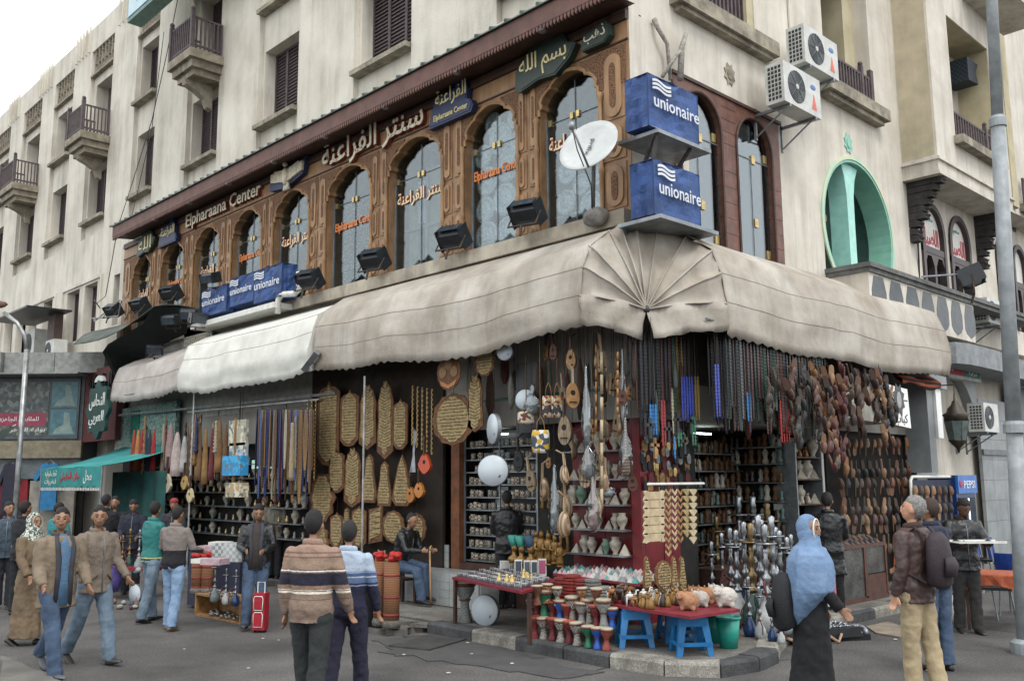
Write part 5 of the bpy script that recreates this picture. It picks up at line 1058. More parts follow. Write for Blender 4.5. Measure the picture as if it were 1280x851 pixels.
    if True:
        for sx in (-1,1):
            m=MB(smooth=True); hell(m,(sx*.032,.086,1.644),(.012,.007,.006),8,5); m.build('eye',mat('eye_dark','1d1614',rough=.2),ob)
            m=MB(smooth=True); m.tube([hd((sx*.014,.094,1.667)),hd((sx*.03,.094,1.673)),hd((sx*.05,.082,1.668))],[.002,.0032,.002],5); m.build('eyebrow',mat('hair_dark','16110f'),ob)
        m=MB(smooth=True); m.tube([hd((-.022,.094,1.592)),hd((0,.104,1.59)),hd((.022,.094,1.592))],[.002,.005,.002],5); m.build('lips',mat('lips','75483c'),ob)
    HM=mat('hair_'+hair,hair,None if hair[0]!='8' else '5c5a57',rough=.75,scale=60,bump=.6,bscale=120)
    if not scarf:
        def hf(d):
            if d.y>.05 and d.z<.42-.1*abs(d.x): return .86
            if d.z<-.35 and d.y>-.2: return .8
            if d.z<-.35: return .97
            if bald and d.z>.1 and d.y>-.55: return .88
            return 1.0+.07*noise.noise(d*5+V((len(label),0,0)))+.03*noise.noise(d*14)
        m=MB(smooth=True); hell(m,(0,-.008,1.662),(.081,.1,.112),22,16,hf); m.build('hair',HM,t)
    if cap:
        m=MB(smooth=True); hell(m,(0,-.004,1.7),(.088,.106,.08),16,8,lambda d:1 if d.z>-.2 else .7); m.rings([[hd((r_*math.cos(a_),.08+r_*.9*abs(math.sin(a_)),1.695-.01*math.sin(a_)+z_)) for a_ in [math.pi*k/8 for k in range(9)]] for r_,z_ in ((.07,0),(.075,-.006),(.07,-.012))],cap=False,close=False); m.build('cap',mat('cap_'+cap,cap,rough=.8),t)
    if scarf:
        m=MB(smooth=True)
        hell(m,(0,-.015,1.66),(.094,.108,.12),20,12,lambda d:.78 if d.y>.38 and d.z<.6 else 1)
        m.tube([hd((0,-.02,1.62)),hd((0,-.0,1.54)),sh(up(V((0,.0,1.47)))),sh(up(V((0,-.01,1.4))))],[(.1,.1),(.1,.095),(.15,.12),(.21,.14)],18,ref=(1,0,0))
        if scarf[1]: # long drape over shoulders and chest
            rs=[]
            for z,w,d,y in ((1.48,.17,.14,0),(1.42,.265,.17,0),(1.35,.3,.2,0),(1.25,.32,.21,.0),(1.1,.335,.21,-.01),(1.0,.27,.14,-.07),(.88,.17,.1,-.11),(.78,.08,.05,-.13)): rs.append([sh(up(V((w*math.cos(2*math.pi*k/22)*(1+.04*math.sin(k*2.1)),d*math.sin(2*math.pi*k/22)*(1+.06*math.sin(k*2.7))+y,z)))) for k in range(22)])
            m.rings(rs)
        o_=m.build('headscarf',scarf[0],t); finish(o_,.011,3,.014,.06)
        m=MB(smooth=True); m.tube([hd((.08*math.cos(a_)*.93,.068,1.635+.1*math.sin(a_))) for a_ in [math.pi*(-.3+1.6*k/14) for k in range(15)]],.008,6); m.build('scarf_edge',mat('scarf_edge_'+('w' if scarf[1] else 'g'),'d8d3c8' if scarf[1] else '9aa193',rough=.9),t)
    # shoes
    SM=mat('shoe_'+shoe,shoe,rough=.5)
    for an,pitch in feet:
        m=MB(Matrix.Translation(an)@Matrix.Rotation(R(pitch),4,'X')@Matrix.Translation((0,0,-.09)),smooth=True)
        rs=[]
        for y,w,hh in ((-.075,.02,.05),(-.06,.034,.07),(-.02,.038,.085),(.04,.04,.075),(.1,.046,.055),(.15,.044,.045),(.185,.028,.03),(.195,.01,.015)):
            rs.append([(w*math.cos(a_),y,max(0.0,hh*(.5+.5*math.sin(a_)))) for a_ in [2*math.pi*k/12 for k in range(12)]])
        m.rings(rs[::-1]); m.build('shoe',SM,t)
    # clothes
    if robe:
        m=MB(smooth=True); torso(m,.03*bulk,1.0,1.48); l0,l1=legp(0),legp(1); ac=(l0[2]+l1[2])/2; ky=(l0[1].y+l1[1].y)/2; sp=abs(l0[2].y-l1[2].y)/2
        rs=[]
        for f,w,d in ((0,.17,.135),(.15,.195,.15),(.35,.18,.145+sp*.15),(.6,.175,.145+sp*.32),(.85,.17,.145+sp*.5),(1,.175,.15+sp*.65)):
            z=(1.0+dz)*(1-f)+.1*f; yy=ac.y*f; rs.append([V((w*math.cos(2*math.pi*k/26)*(1+.05*f*math.sin(k*2.4)),d*math.sin(2*math.pi*k/26)*(1+.06*f*math.sin(k*1.9+1))+yy,z)) for k in range(26)])
        m.rings(rs[::-1])
        for S0,E,Wr,d2 in AR: m.tube([S0+(S0-E)*.1,S0,S0.lerp(E,.5),E,E.lerp(Wr,.5),Wr+d2*.005],[.04,.076,.07,.064,.06,.056],12)
        finish(m.build('robe',robe,t),.013,5,.028,.09)
    else:
        tm=topmat or mat('top_'+top,top,rough=.85,scale=10,bump=.4,bscale=60)
        m=MB(smooth=True); torso(m,.026*bulk,hem,1.48)
        for S0,E,Wr,d2 in AR: m.tube([S0+(S0-E)*.12,S0,S0.lerp(E,.5),E,E.lerp(Wr,.5),Wr+d2*.0,Wr+d2*.012],[.04,.066*bulk**.6,.06*bulk**.6,.053*bulk**.6,.05*bulk**.6,.043,.038],12)
        finish(m.build('jacket' if bulk>1.02 else 'sweater',tm,t),.012,4,.022 if bulk>1.02 else .016,.07)
        m=MB(smooth=True); q0,q1=legp(0),legp(1); bm=botmat or mat('bottom_'+bottom,bottom,rough=.9,scale=7,bump=.4,bscale=60)
        rs=[[sh(up(V((w*math.cos(2*math.pi*k/16),d*math.sin(2*math.pi*k/16)+y,z)))) for k in range(16)] for z,w,d,y in ((1.02,.15,.112,0),(.95,.17,.125,-.01),(.87,.165,.12,-.01),(.84,.14,.1,0))]
        m.rings(rs[::-1])
        for hp,kn_,an in (q0,q1): m.tube([hp+V((0,0,.06)),hp,hp.lerp(kn_,.5),kn_,kn_.lerp(an,.5),an+V((0,-.005,.01)),an+V((0,-.01,-.035))],[.085,.104,.092,.078,.076,.074,.078],14,ref=(1,0,0))
        finish(m.build('trousers',bm,t),.013,4,.026,.08)
    if collar or not robe:
        collar=collar or top; cm_=topmat if (topmat and collar in('x',top)) else mat('top_'+collar,collar,rough=.8)
        m=MB(smooth=True); m.tube([sh(up(V((.078*math.cos(a_),.07*math.sin(a_)-.005,1.49+.012*-math.sin(a_))))) for a_ in [math.pi*(.5+.15)+2*math.pi*.85*k/14 for k in range(15)]],[(.03,.013)]*15,8,ref=(0,0,1)); m.build('collar',cm_,t)
    if shirt:
        m=MB(smooth=True); rs=[]
        for z,w,d,y in ((hem+.02,.055,.02,.135),(1.06,.058,.02,.127),(1.2,.06,.02,.137),(1.34,.062,.02,.138),(1.44,.055,.03,.09),(1.49,.04,.03,.055)): rs.append([sh(up(V((w*math.cos(2*math.pi*k/12),y+d*math.sin(2*math.pi*k/12),z)))) for k in range(12)])
        m.rings(rs); m.build('shirt',mat('top_'+shirt,shirt,rough=.9,scale=14,bump=.6,bscale=40),t)
        for sx in (-1,1):
            m=MB(smooth=True); m.tube([sh(up(V((sx*x_,y_,z_)))) for x_,y_,z_ in ((.075,.128,hem+.0),(.068,.143,1.06),(.07,.152,1.22),(.082,.146,1.34),(.075,.1,1.45),(.05,.03,1.5))],[(.028,.009)]*6,6,ref=(1,0,0)); m.build('lapel',mat('lapel_dark','383a42','2a2b31',rough=.8),t)
    elif not robe:
        m=MB(smooth=True); m.tube([sh(up(V((0,y_,z_)))) for y_,z_ in ((.142,hem+.02),(.134,1.06),(.146,1.2),(.15,1.32),(.118,1.41),(.085,1.46))],[.006]*6,5); m.build('zip',METAL,t)
        for sx in (-1,1):
            m=MB(smooth=True); m.tube([sh(up(V((sx*.06,.14,1.0)))),sh(up(V((sx*.13,.105,.93))))],.006,5); m.build('pocket_seam',mat('seam_dark','2c2a29'),t)
    for c in t.children:
        pass
    t.scale=(s,s,s); z=loc[2] if pel is None else pel-.83*s
    t.location=(loc[0],loc[1],z); t.rotation_euler[2]=heading(h)
    t['_w']=0; del t['_w']
    def toworld(p): return Matrix.Translation(t.location)@Matrix.Rotation(t.rotation_euler[2],4,'Z')@Matrix.Scale(s,4)@V(p)
    return t,dict(hands=[a[2]+a[3]*.08 for a in AR],up=lambda p:sh(up(V(p))),W=toworld,s=s)
def bagpart(t,kind,col,loc,rz,s):
    pass
LEA=mat('black_leather','1d1e20','101112',rough=.38,scale=6,bump=.5,bscale=18)
BLEA=mat('brown_leather','4a3733','352724',rough=.5,scale=6,bump=.4,bscale=18)
JEAN=mat('light_jeans','6f8090','52626f',rough=.9,scale=5,bump=.3,bscale=80); JEAND=mat('blue_jeans','46586f','303f54',rough=.9,scale=5,bump=.3,bscale=80)
KHA=mat('khaki_cotton','a89879','8d7e63',rough=.9,scale=4,bump=.3,bscale=70)
SWE=mat('striped_sweater','8b7566','735f52',rough=.95,scale=9,pat=('bands',[(0,'7d6a5e'),(1.0,'83705f'),(1.03,'5a4a42'),(1.035,'7d6a5e'),(1.08,'e0d8c8'),(1.094,'2a2634'),(1.102,'d8cfc0'),(1.112,'8a7262'),(1.15,'232232'),(1.25,'6b5950'),(1.258,'e2dacb'),(1.27,'2f2c3c'),(1.278,'8f7968'),(1.37,'6d584f'),(1.385,'957d6c'),(1.41,'71594f'),(1.425,'93796a'),(1.6,'9a8273')],.012,60),bump=.5,bscale=90)
SWB=mat('blue_sweater','8d9cb0','7c8ca3',rough=.95,scale=9,pat=('bands',[(0,'1f2036'),(1.13,'20223a'),(1.15,'8894a8'),(1.158,'2b3350'),(1.18,'5b6e90'),(1.23,'b6c0cc'),(1.24,'4f6286'),(1.27,'8496b2'),(1.29,'a4b2c3'),(1.6,'a4b2c3')],.02,25),bump=.5,bscale=90)
GRB=mat('grey_black_sweater','7a706b','5f5753',rough=.95,scale=9,pat=('bands',[(0,'1d1c22'),(1.12,'211f26'),(1.14,'7b726d'),(1.6,'81776f')],.012,25),bump=.4,bscale=80)
TRK=mat('teal_track_jacket','1e6a66','164f4d',rough=.7,scale=8,pat=('bands',[(0,'1b4f50'),(.88,'c9c98a'),(.9,'1b5a58'),(.93,'c9c98a'),(.95,'1f6d69'),(1.6,'1f6d69')],.004,20))
LBL=mat('pale_blue_scarf','6f86a3','5b7390',rough=.95,scale=6,bump=.3,bscale=40)
PSC=mat('patterned_scarf','b9b9ae','3c4843',rough=.9,pat=('cell',55,('c4c5bb','30403b','8d9089','b5b5a8','4d5c55','d0cfc4')))
ABA=mat('black_cloth','15161a','0c0d10',rough=.9,scale=5); BRO=mat('brown_robe','75644f','5b4d3d',rough=.95,scale=5,bump=.3)
PE=[]
w,_=person('woman in a patterned headscarf and long brown robe walking at the left edge',G(32,806),112,1.62,legs=((9,4),(-9,8)),arms=((-12,12,22,0),(14,10,20,5)),head=(-5,0),robe=BRO,scarf=(PSC,False),near=True)
w,_=person('young man in an open beige jacket over a denim shirt and blue jeans striding forward',G(64,846),128,1.77,legs=((-22,22),(20,4)),arms=((8,14,35,10),(8,10,45,-5)),head=(-28,2),top='7a6c5a',botmat=JEAND,shoe='55585c',near=True,bulk=1.5,hem=.74,collar='4b443e',shirt='4f6f8d')
w,_=person('man in a zipped taupe jacket and faded jeans walking with one hand swung forward',G(113,830),124,1.76,legs=((16,2),(-16,16)),arms=((10,10,35,0),(28,22,25,-8)),head=(-32,-2),top='766a5e',botmat=JEAN,shoe='3d3b3b',near=True,bulk=1.2,hem=.8,collar='766a5e',shirt=None)
w,_=person('man in a teal striped track jacket seen from behind at the hookah stall',G(186,777),38,1.72,legs=((8,2),(-10,4)),arms=((22,6,55,20),(12,6,40,15)),head=(30,-5),topmat=TRK,top='x',botmat=JEAN,shoe='1d1c1c',bulk=1.1,hem=.86)
w,_=person('man in a grey and black sweater and pale blue jeans standing with his back turned',G(214,787),16,1.66,legs=((6,4),(-6,6)),arms=((14,18,62,14),(14,18,62,14)),head=(-5,-10),topmat=GRB,top='x',botmat=mat('pale_jeans','7f95b0','66809c',rough=.9,scale=5),shoe='6b5a49',bulk=1.12,hem=.86)
w,_=person('man in a black leather jacket leaning beside the red suitcase with his head bowed',G(318,784),172,1.7,legs=((14,8),(22,10)),arms=((12,12,60,35),(12,12,60,35)),lean=-4,head=(8,-22),topmat=LEA,top='x',botmat=JEAND,shoe='32343a',bulk=1.2,hem=.82,shirt='3b3430',collar='1d1e20')
w,_=person('man in a brown knitted sweater with white and navy stripes walking away',G(386,906),14,1.75,legs=((10,2),(-9,12)),arms=((-4,13,14,2),(6,16,20,0)),head=(4,0),topmat=SWE,top='x',bottom='272b2b',shoe='1d1c1c',near=True,bulk=1.36,hem=.84,hair='121011',wide=1.1)
w,_=person('boyish man in a pale blue and navy sweater walking away beside the striped sweater man',G(432,884),10,1.64,legs=((-12,10),(12,2)),arms=((0,14,12,2),(4,14,16,0)),head=(12,0),topmat=SWB,top='x',bottom='211f33',shoe='1d1c1c',near=True,bulk=1.2,hem=.86,hair='1c1818',wide=1.1)
sp=LX(503,722,-.8)
w,SEAT=person('balding man in a black leather jacket seated beside the tiled bench leaning on a cane',Vector((-.85,sp.y,0)),122,1.7,legs=((84,82),(78,66)),arms=((40,6,70,18),(46,6,62,18)),lean=18,head=(0,-2),topmat=LEA,top='x',botmat=JEAND,shoe='1c1a1a',bulk=1.18,hem=.84,bald=True,pel=.66)
t=thing('wooden_crate','low wooden crate under the seated man with the cane','crate',(-.85,sp.y+.03,0)); MB().box(-.22,.22,-.18,.18,.0,.03).box(-.22,.22,-.18,.18,.5,.53).build('crate_boards',WOODD,t); [MB().box(a-.02,a+.02,b-.02,b+.02,.03,.5).build('crate_post',WOODD,t) for a in (-.2,.2) for b in (-.16,.16)]
w,_=person('man in a black leather jacket standing inside the shop facing the mug shelves',LX(630,742,.15)*1,0,1.72,arms=((18,8,60,20),(18,8,60,20)),topmat=LEA,top='x',bottom='1a1a1d',bulk=1.22,hem=.8,head=(0,-8)) if 0 else person('man in a black leather jacket standing inside the shop facing the mug shelves',Vector((-.05,2.5,.15)),-2,1.68,arms=((18,8,60,20),(18,8,60,20)),topmat=LEA,top='x',bottom='1a1a1d',bulk=1.22,hem=.8,head=(0,-8))
w,WOM=person('woman in a pale blue headscarf and long black dress walking right past the hookahs',G(1022,892),96,1.66,legs=((8,4),(-8,7)),arms=((4,3,24,0),(10,2,30,0)),head=(-32,0),robe=ABA,scarf=(LBL,True),near=True)
w,_=person('dark haired person in a black leather coat standing behind the woman in blue',G(1042,775),25,1.78,arms=((20,8,60,20),(20,8,60,20)),topmat=LEA,top='x',bottom='141417',bulk=1.3,hem=.62,head=(10,-6))
w,TUR=person('grey haired man in a brown leather jacket and khaki trousers looking up at the building',G(1155,874),-38,1.82,legs=((4,4),(-6,2)),arms=((-2,10,18,0),(6,10,40,10)),head=(18,16),topmat=BLEA,top='x',botmat=KHA,shoe='4b4038',near=True,bulk=1.22,hem=.82,hair='8d8a86',skin='b98a70',collar='3d2a25')
w,_=person('person in a navy jacket and jeans standing just behind the grey haired man',G(1176,838),-20,1.76,arms=((20,8,40,10),(20,8,40,10)),top='252a3d',botmat=JEAND,bulk=1.2,hem=.84,hair='3a2a22',head=(20,5))
w,TRA=person('man in a black leather jacket holding a tray and looking down at it',G(1213,791),182,1.72,legs=((3,2),(-4,4)),arms=((22,16,70,24),(26,16,62,22)),head=(12,-26),topmat=LEA,top='x',bottom='2e2b2b',bulk=1.25,hem=.8,skin='5d4031',collar='1d1e20')
for a in (('man in a dark navy sweater bent over goods at the turquoise awning',G(162,742),170,1.7,'1c2030','1a1a20',(4,-24),None),('man in a red cap standing behind the bead stall',G(213,733),175,1.68,'2b2b33','1a1a20',(0,0),'8c2f38'),('dark clothed man with his back turned behind the two walking men',G(126,742),10,1.78,'17181c','17181c',(0,0),None),('dark haired man in a blue grey top at the far left edge',G(3,760),160,1.7,'3d4c58','23242b',(30,0),None),('person in a black coat behind the woman in the patterned scarf',G(22,768),20,1.72,'18191e','17181c',(0,0),None),('person in a teal top half hidden behind the beige jacket man',G(66,752),30,1.66,'2f7f86','24242a',(0,0),None),('shop keeper in a cream shirt standing in the shadow behind the leather jacket man',Vector((.1,9.55,.1)),175,1.68,'8f8a7c','24242a',(10,0),None),('vendor peering out beside the bead strings left of the leaning man',Vector((.1,9.95,.1)),150,1.66,'3a3734','24242a',(10,0),None),('dark haired vendor in black beside the green curtain',G(138,738),165,1.74,'1a1b20','17181c',(-8,0),None)):
    person(a[0],a[1],a[2],a[3],arms=((16,8,50,20),(16,8,50,20)),top=a[4],bottom=a[5],head=a[6],bulk=1.15,hem=.82,cap=a[7])
# things they carry
def rucksack(label,W_,back,col,sz=(.15,.09,.23),z=1.2,x_=0):
    t=thing('backpack',label,'backpack'); m=mat('bag_'+col,col,rough=.75,scale=9,bump=.4); M_=W_
    mb=MB(smooth=True); mb.tube([(x_,back-.0,z-sz[2]),(x_,back-.01,z-sz[2]*.9),(x_,back-.02,z),(x_,back-.01,z+sz[2]*.7),(x_,back,z+sz[2])],[(.11,.07),(sz[0],sz[1]),(sz[0]*1.03,sz[1]*1.05),(sz[0]*.9,sz[1]*.85),(.07,.04)],14,ref=(1,0,0))
    mb.v=[tuple(M_(v)) for v in mb.v]; mb.build('pack',m,t); mb=MB(smooth=True); mb.tube([(x_,back-sz[1]-.02,z-.14),(x_,back-sz[1]-.04,z-.05),(x_,back-sz[1]-.02,z+.02)],[(.09,.03),(.1,.035),(.08,.02)],10,ref=(1,0,0)); mb.v=[tuple(M_(v)) for v in mb.v]; mb.build('pocket',m,t)
    for sx in (-1,1):
        if 'woman' in label: break
        mb=MB(smooth=True); mb.tube([(x_+sx*.09,back+.04,z+.2),(x_+sx*.12,back+.12,z+.27),(x_+sx*.13,back+.22,z+.2),(x_+sx*.14,back+.27,z+.05),(x_+sx*.17,back+.2,z-.12),(x_+sx*.13,back+.04,z-.2)],[(.022,.008)]*6,6,ref=(1,0,0)); mb.v=[tuple(M_(v)) for v in mb.v]; mb.build('strap',m,t)
    return t
rucksack('dark brown backpack worn by the grey haired man',TUR['W'],-.215,'2c2228',z=1.22)
rucksack('black backpack worn low by the woman in the blue headscarf',WOM['W'],-.235,'14151a',sz=(.14,.11,.25),z=1.0)
t=thing('serving_tray','flat white tray carried by the man in the black leather jacket','tray'); hs=[TRA['W'](p) for p in TRA['hands']]; c=(hs[0]+hs[1])/2; zr=heading(182)
t.location=(c.x,c.y,c.z+.02); t.rotation_euler[2]=zr; MB().box(-.3,.3,-.16,.14,0,.012).box(-.3,.3,-.17,-.16,0,.03).box(-.3,.3,.14,.15,0,.03).build('tray_base',WHITE,t)
t=thing('walking_cane','pale wooden cane held upright by the seated man','cane'); hs=[SEAT['W'](p) for p in SEAT['hands']]; c=(hs[0]+hs[1])/2; MB(smooth=True).tube([(c.x-.02,c.y-.06,.08),(c.x,c.y,c.z+.0)],.014,8).tube([(c.x,c.y,c.z),(c.x+.01,c.y,c.z+.05),(c.x+.05,c.y+.03,c.z+.06),(c.x+.09,c.y+.06,c.z+.04)],.014,8).build('stick',mat('cane_wood','a8875f','8f7150'),t)
t=thing('pink_folder','white and pink folder tucked under the arm of the woman in blue','folder'); MB().box(-.215,-.2,.05,.27,.92,1.24).build('cover',WHITE,t); MB().box(-.198,-.195,.24,.27,.92,1.24).build('pink_edge',mat('pink_edge','cf6a86'),t)
for c in t.children: c.data.transform(Matrix.Translation(Vector(WOM['W']((0,0,0))))@Matrix.Rotation(heading(96),4,'Z')@Matrix.Scale(WOM['s'],4))
t=thing('silver_case','ribbed silver and black soft case lying on the road before the shoe counter','case'); p=G(1060,797,0); mb=MB(smooth=True)
for k in range(5): mb.ell((-.16+.08*k,0,.1),(.05,.22,.07),8,6)
mb.build('ribbed_top',mat('silver_plastic','b9bdc2','6f757c',rough=.3,scale=12,bump=.6,metal=.3),t); MB().box(-.2,.2,-.2,.2,0,.07).build('black_base',ABA,t); t.location=p; t.rotation_euler[2]=R(-35)
# ================= goods: makers =================
GOLD=mat('gilt','8a6834','5a4320',rough=.4,metal=.35,scale=20); SKINW=mat('drum_skin','a49a85','877d69',rough=.6); TAN=mat('tan_wood','a07a4c','77552f',rough=.6,scale=14)
PLQ=mat('plaque_straw','a08d63','7c6b48',rough=.8,scale=14); PLF=mat('plaque_frame','6f4a2a','4b321d',rough=.8,scale=14); INK=mat('burnt_ink','241a12',rough=.9)
PLAST=glassmat('clear_wrap',(.86,.88,.9),.16)
def outline(kind,w,h):
    W2=w/2
    if kind=='slab': return [(-W2,.12*h),(-W2*.5,.02*h),(0,0),(W2*.5,.02*h),(W2,.12*h),(W2,.86*h),(W2*.55,.92*h),(W2*.2,.93*h),(0,h),(-W2*.2,.93*h),(-W2*.55,.92*h),(-W2,.86*h)]
    if kind=='chev': return [(-W2,.1*h),(0,0),(W2,.1*h),(W2,.3*h),(W2*.9,.5*h),(W2,.7*h),(W2*.6,.9*h),(0,h),(-W2*.6,.9*h),(-W2,.7*h),(-W2*.9,.5*h),(-W2,.3*h)]
    if kind=='taper': return [(-W2*.8,0),(W2*.8,0),(W2,.2*h),(W2*.6,.6*h),(W2*.5,.9*h),(0,h),(-W2*.5,.9*h),(-W2*.6,.6*h),(-W2,.2*h)]
    if kind=='bell': return [(-W2*.6,0),(W2*.6,0),(W2,.12*h),(W2*.85,.35*h),(W2*.4,.8*h),(0,h),(-W2*.4,.8*h),(-W2*.85,.35*h),(-W2,.12*h)]
    if kind=='lobed': return [(W2*math.cos(t)*(1+.12*math.cos(10*t)),h/2+h/2*math.sin(t)*(1+.04*math.cos(10*t))) for t in [2*math.pi*k/40 for k in range(40)]]
    if kind=='slant': return [(-W2,.0),(W2,.1*h),(W2,h),(-W2,.9*h)]
    return [(W2*math.cos(t)*(1+.04*math.cos(12*t)),h/2+h/2*math.sin(t)*(1+.03*math.cos(12*t))) for t in [2*math.pi*k/48 for k in range(48)]]
def plaque(F,u,v,w_,W0,H0,kind,label,nslat=None,tilt=0):
    t=thing('wooden_plaque',label,'plaque'); M=F@Matrix.Translation((u,v,w_))@Matrix.Rotation(R(tilt),4,'Z'); ol=outline(kind,W0,H0); r=random.Random(int(u*77+v*31))
    MB(M).prism(ol,0,.02).build('frame_board',PLF,t); FRB=LASTO[0]; MB(M).tube([(0,H0,.01),(0,H0+.25,.0)],.004,4).build('string',INK,t)
    cy=H0/2; inn=[(x*.76,cy+(y-cy)*.9) for x,y in ol]
    def width(y):
        xs=[]; n=len(inn)
        for i in range(n):
            (x0,y0),(x1,y1)=inn[i],inn[(i+1)%n]
            if (y0-y)*(y1-y)<0 or abs(y0-y)<1e-5: xs.append(x0+(x1-x0)*(y-y0)/(y1-y0))
        return (min(xs),max(xs)) if len(xs)>1 else (0,0)
    n=nslat or max(5,int(H0/.105)); wr_=MB(M)
    dr=.12*W0 if kind in('chev',) else 0
    for i in range(n):
        y0=H0*.05+H0*.9*i/n+.006; y1=H0*.05+H0*.9*(i+1)/n-.006; a,b=width((y0+y1)/2); (a0,b0),(a1,b1)=width(y0),width(y1)
        if b-a<.03: continue
        m_=(a+b)/2; sl=.0 if kind!='slant' else .05
        pts=[(a,y0+dr),(m_,y0),(b,y0+dr+sl),(b,y1+dr+sl),(m_,y1+.0),(a,y1+dr)] if dr else [(a0 if a0<b0 else a,y0),(b0 if a0<b0 else b,y0+sl),(b1 if a1<b1 else b,y1+sl),(a1 if a1<b1 else a,y1)]
        MB(M).prism(pts,.02,.03).build('slat',PLQ,FRB)
        x=a+(b-a)*.12; yc=(y0+y1)/2
        while x<b-(b-a)*.14:
            l=r.uniform(.012,.035); dy=dr*(abs(x-m_)/(b-a)*2) if dr else 0; yy=yc+dy+r.uniform(-.008,.008)
            wr_.box(x,x+l,yy-.006,yy+.006,.03,.0315)
            if r.random()<.4: wr_.box(x,x+.006,yy,yy+.022,.03,.0315)
            x+=l+r.uniform(.003,.012)
    wr_.build('burnt_lettering',INK,FRB,kind='stuff'); return t
def pq(px,pt,pb,wpx,kind,label,X=-.3,F=FL,**k):
    f=(lambda a,b:LX(a,b,X)) if F is FL else (lambda a,b:RY(a,b,X)); a=f(px-wpx/2,pb); b=f(px+wpx/2,pb); c=f(px,pt); d=f(px,pb); W0=(b-a).length
    plaque(F,-d.y if F is FL else d.x,d.z,-X,W0,c.z-d.z,kind,label,**k)
for a in ((410,476,582,27,'slab','tallest wooden plaque of burnt Arabic lines, at the left of the top row'),(437,487,558,23,'slab','square shouldered wooden plaque second from the left in the top row'),(460,481,562,21,'chev','wooden plaque with curved slats third in the top row'),(482,475,574,20,'chev','narrow pointed wooden plaque with curved slats fourth in the top row'),(501,498,562,18,'slab','short dark wooden plaque at the right of the top row'),
 (421,562,616,19,'slab','small wooden plaque in the second row behind the lobed one'),(441,560,634,21,'chev','curved slat plaque just left of the slim pole in the second row'),(462,567,628,19,'taper','tapering wooden plaque right of the slim pole'),(481,576,632,19,'taper','short tapering wooden plaque in the middle of the second row'),(503,568,632,25,'bell','bell shaped wooden plaque beside the toy guitars'),
 (403,592,652,30,'lobed','lobed wooden plaque at the left of the lower rows'),(421,640,684,16,'slab','small low wooden plaque above the boyish man'),(434,634,668,12,'taper','thinnest small wooden plaque in the bottom row'),(449,632,684,18,'slab','square wooden plaque at the bottom beside the pole'),(470,632,680,17,'slant','slanted wooden plaque in the bottom row'),(492,638,678,28,'oval','oval framed wooden plaque behind the seated man'),(521,641,680,24,'oval','rightmost oval wooden plaque half behind the head of the seated man'),
 (400,655,700,22,'lobed','low lobed wooden plaque between the two men walking away'),(452,690,735,18,'slab','lowest square plaque beside the pole'),(478,688,730,20,'chev','low curved slat plaque behind the rolled mats')): pq(*a)
pq(567,492,556,52,'oval','large oval wooden plaque with twisted frame and eleven lines',-.6)
t=thing('round_plaque','round carved plaque with three medallions hanging under the awning edge','plaque'); c_=LX(562,465,-.8); rr_=.27
M_=FL@Matrix.Translation((-c_.y,c_.z,.8)); MB(M_).prism([(rr_*(1+.03*math.cos(16*a))*math.cos(a),rr_*(1+.03*math.cos(16*a))*math.sin(a)) for a in [2*math.pi*k/64 for k in range(64)]],0,.02).build('disc',PLF,t)
for x_,y_ in ((-.13,-.0),(.0,.12),(.13,-.0)): MB(M_).prism([(x_+.085*math.cos(k*.4189),y_+.085*math.sin(k*.4189)) for k in range(15)],.02,.03).build('medallion',mat('medal_carved','8b6b48','3d2b1c',pat=('vor',60)),t)
MB(M_).prism([(-.2,-.12),(0,-.2),(.2,-.12),(.15,-.2),(0,-.25),(-.15,-.2)],.02,.03).build('inscription',mat('medal_orange','b07a45','7a4a2b',pat=('vor',70)),t); MB(M_).tube([(0,rr_,.01),(0,4.05-c_.z,.01)],.004,4).build('string',INK,t)
for (x,y,r_) in ((-.1,0,.09),(0,.0,.09),(.1,0,.09)): pass
pq(595,468,540,19,'chev','dark chevron plaque hanging beside the large oval plaque',-.6)
pq(607,430,470,26,'lobed','dim lobed plaque tucked up under the awning',-.7)
# staffs and inlaid sticks
def stick(F,u,v0,v1,w_,label,grp,m):
    t=MB(F).tube([(u,v0,w_),(u,v1,w_)],.016,6).build('inlaid_stick',m,label=label,cat='stick',group=grp)
STK=mat('inlaid_stick','b79a5e','4a3319',rough=.6,pat=('check',26))
for k,px in enumerate((516,522,528,534,540)): a=LX(px,482+k,-.45); b=LX(px,556+3*k,-.45); stick(FL,-a.y,b.z,a.z,.45,'yellow and brown inlaid walking stick hanging left of the large oval plaque','inlaid sticks by the oval plaque',STK)
for k,px in enumerate((385,390,395)): a=LX(px,500,-.5); b=LX(px,600,-.5); stick(FL,-a.y,b.z,a.z,.5,'pale inlaid stick hanging left of the tallest plaque','inlaid sticks left of the plaques',STK)
# --- lathe things ---
def darbuka(r,h,body,band,name='goblet_drum'):
    m1=MB(smooth=True).lathe([(r*.72,0),(r*.75,.01),(r*.5,h*.25),(r*.4,h*.42),(r*.5,h*.55),(r*.9,h*.72),(r,h*.88),(r*.98,h*.97)],12).mesh('drum_body',body)
    m2=MB(smooth=True).lathe([(r*1.03,h*.9),(r*1.05,h*.97),(r*.9,h*.985),(r*.3,h*.985)],12).mesh('drum_head',band); m3=MB(smooth=True).lathe([(r*1.02,h*.84),(r*1.09,h*.86),(r*1.09,h*.9),(r*1.02,h*.92)],12).lathe([(r*.5,h*.5),(r*.6,h*.52),(r*.5,h*.54)],12).mesh('rope_band',mat('rope_band','6e3a2a','2c201b',rough=.8,pat=('check',70))); return (m1,m2,m3)
def patt(n,a,b,s=22): return mat(n,a,b,rough=.6,pat=('check',s*2.1))
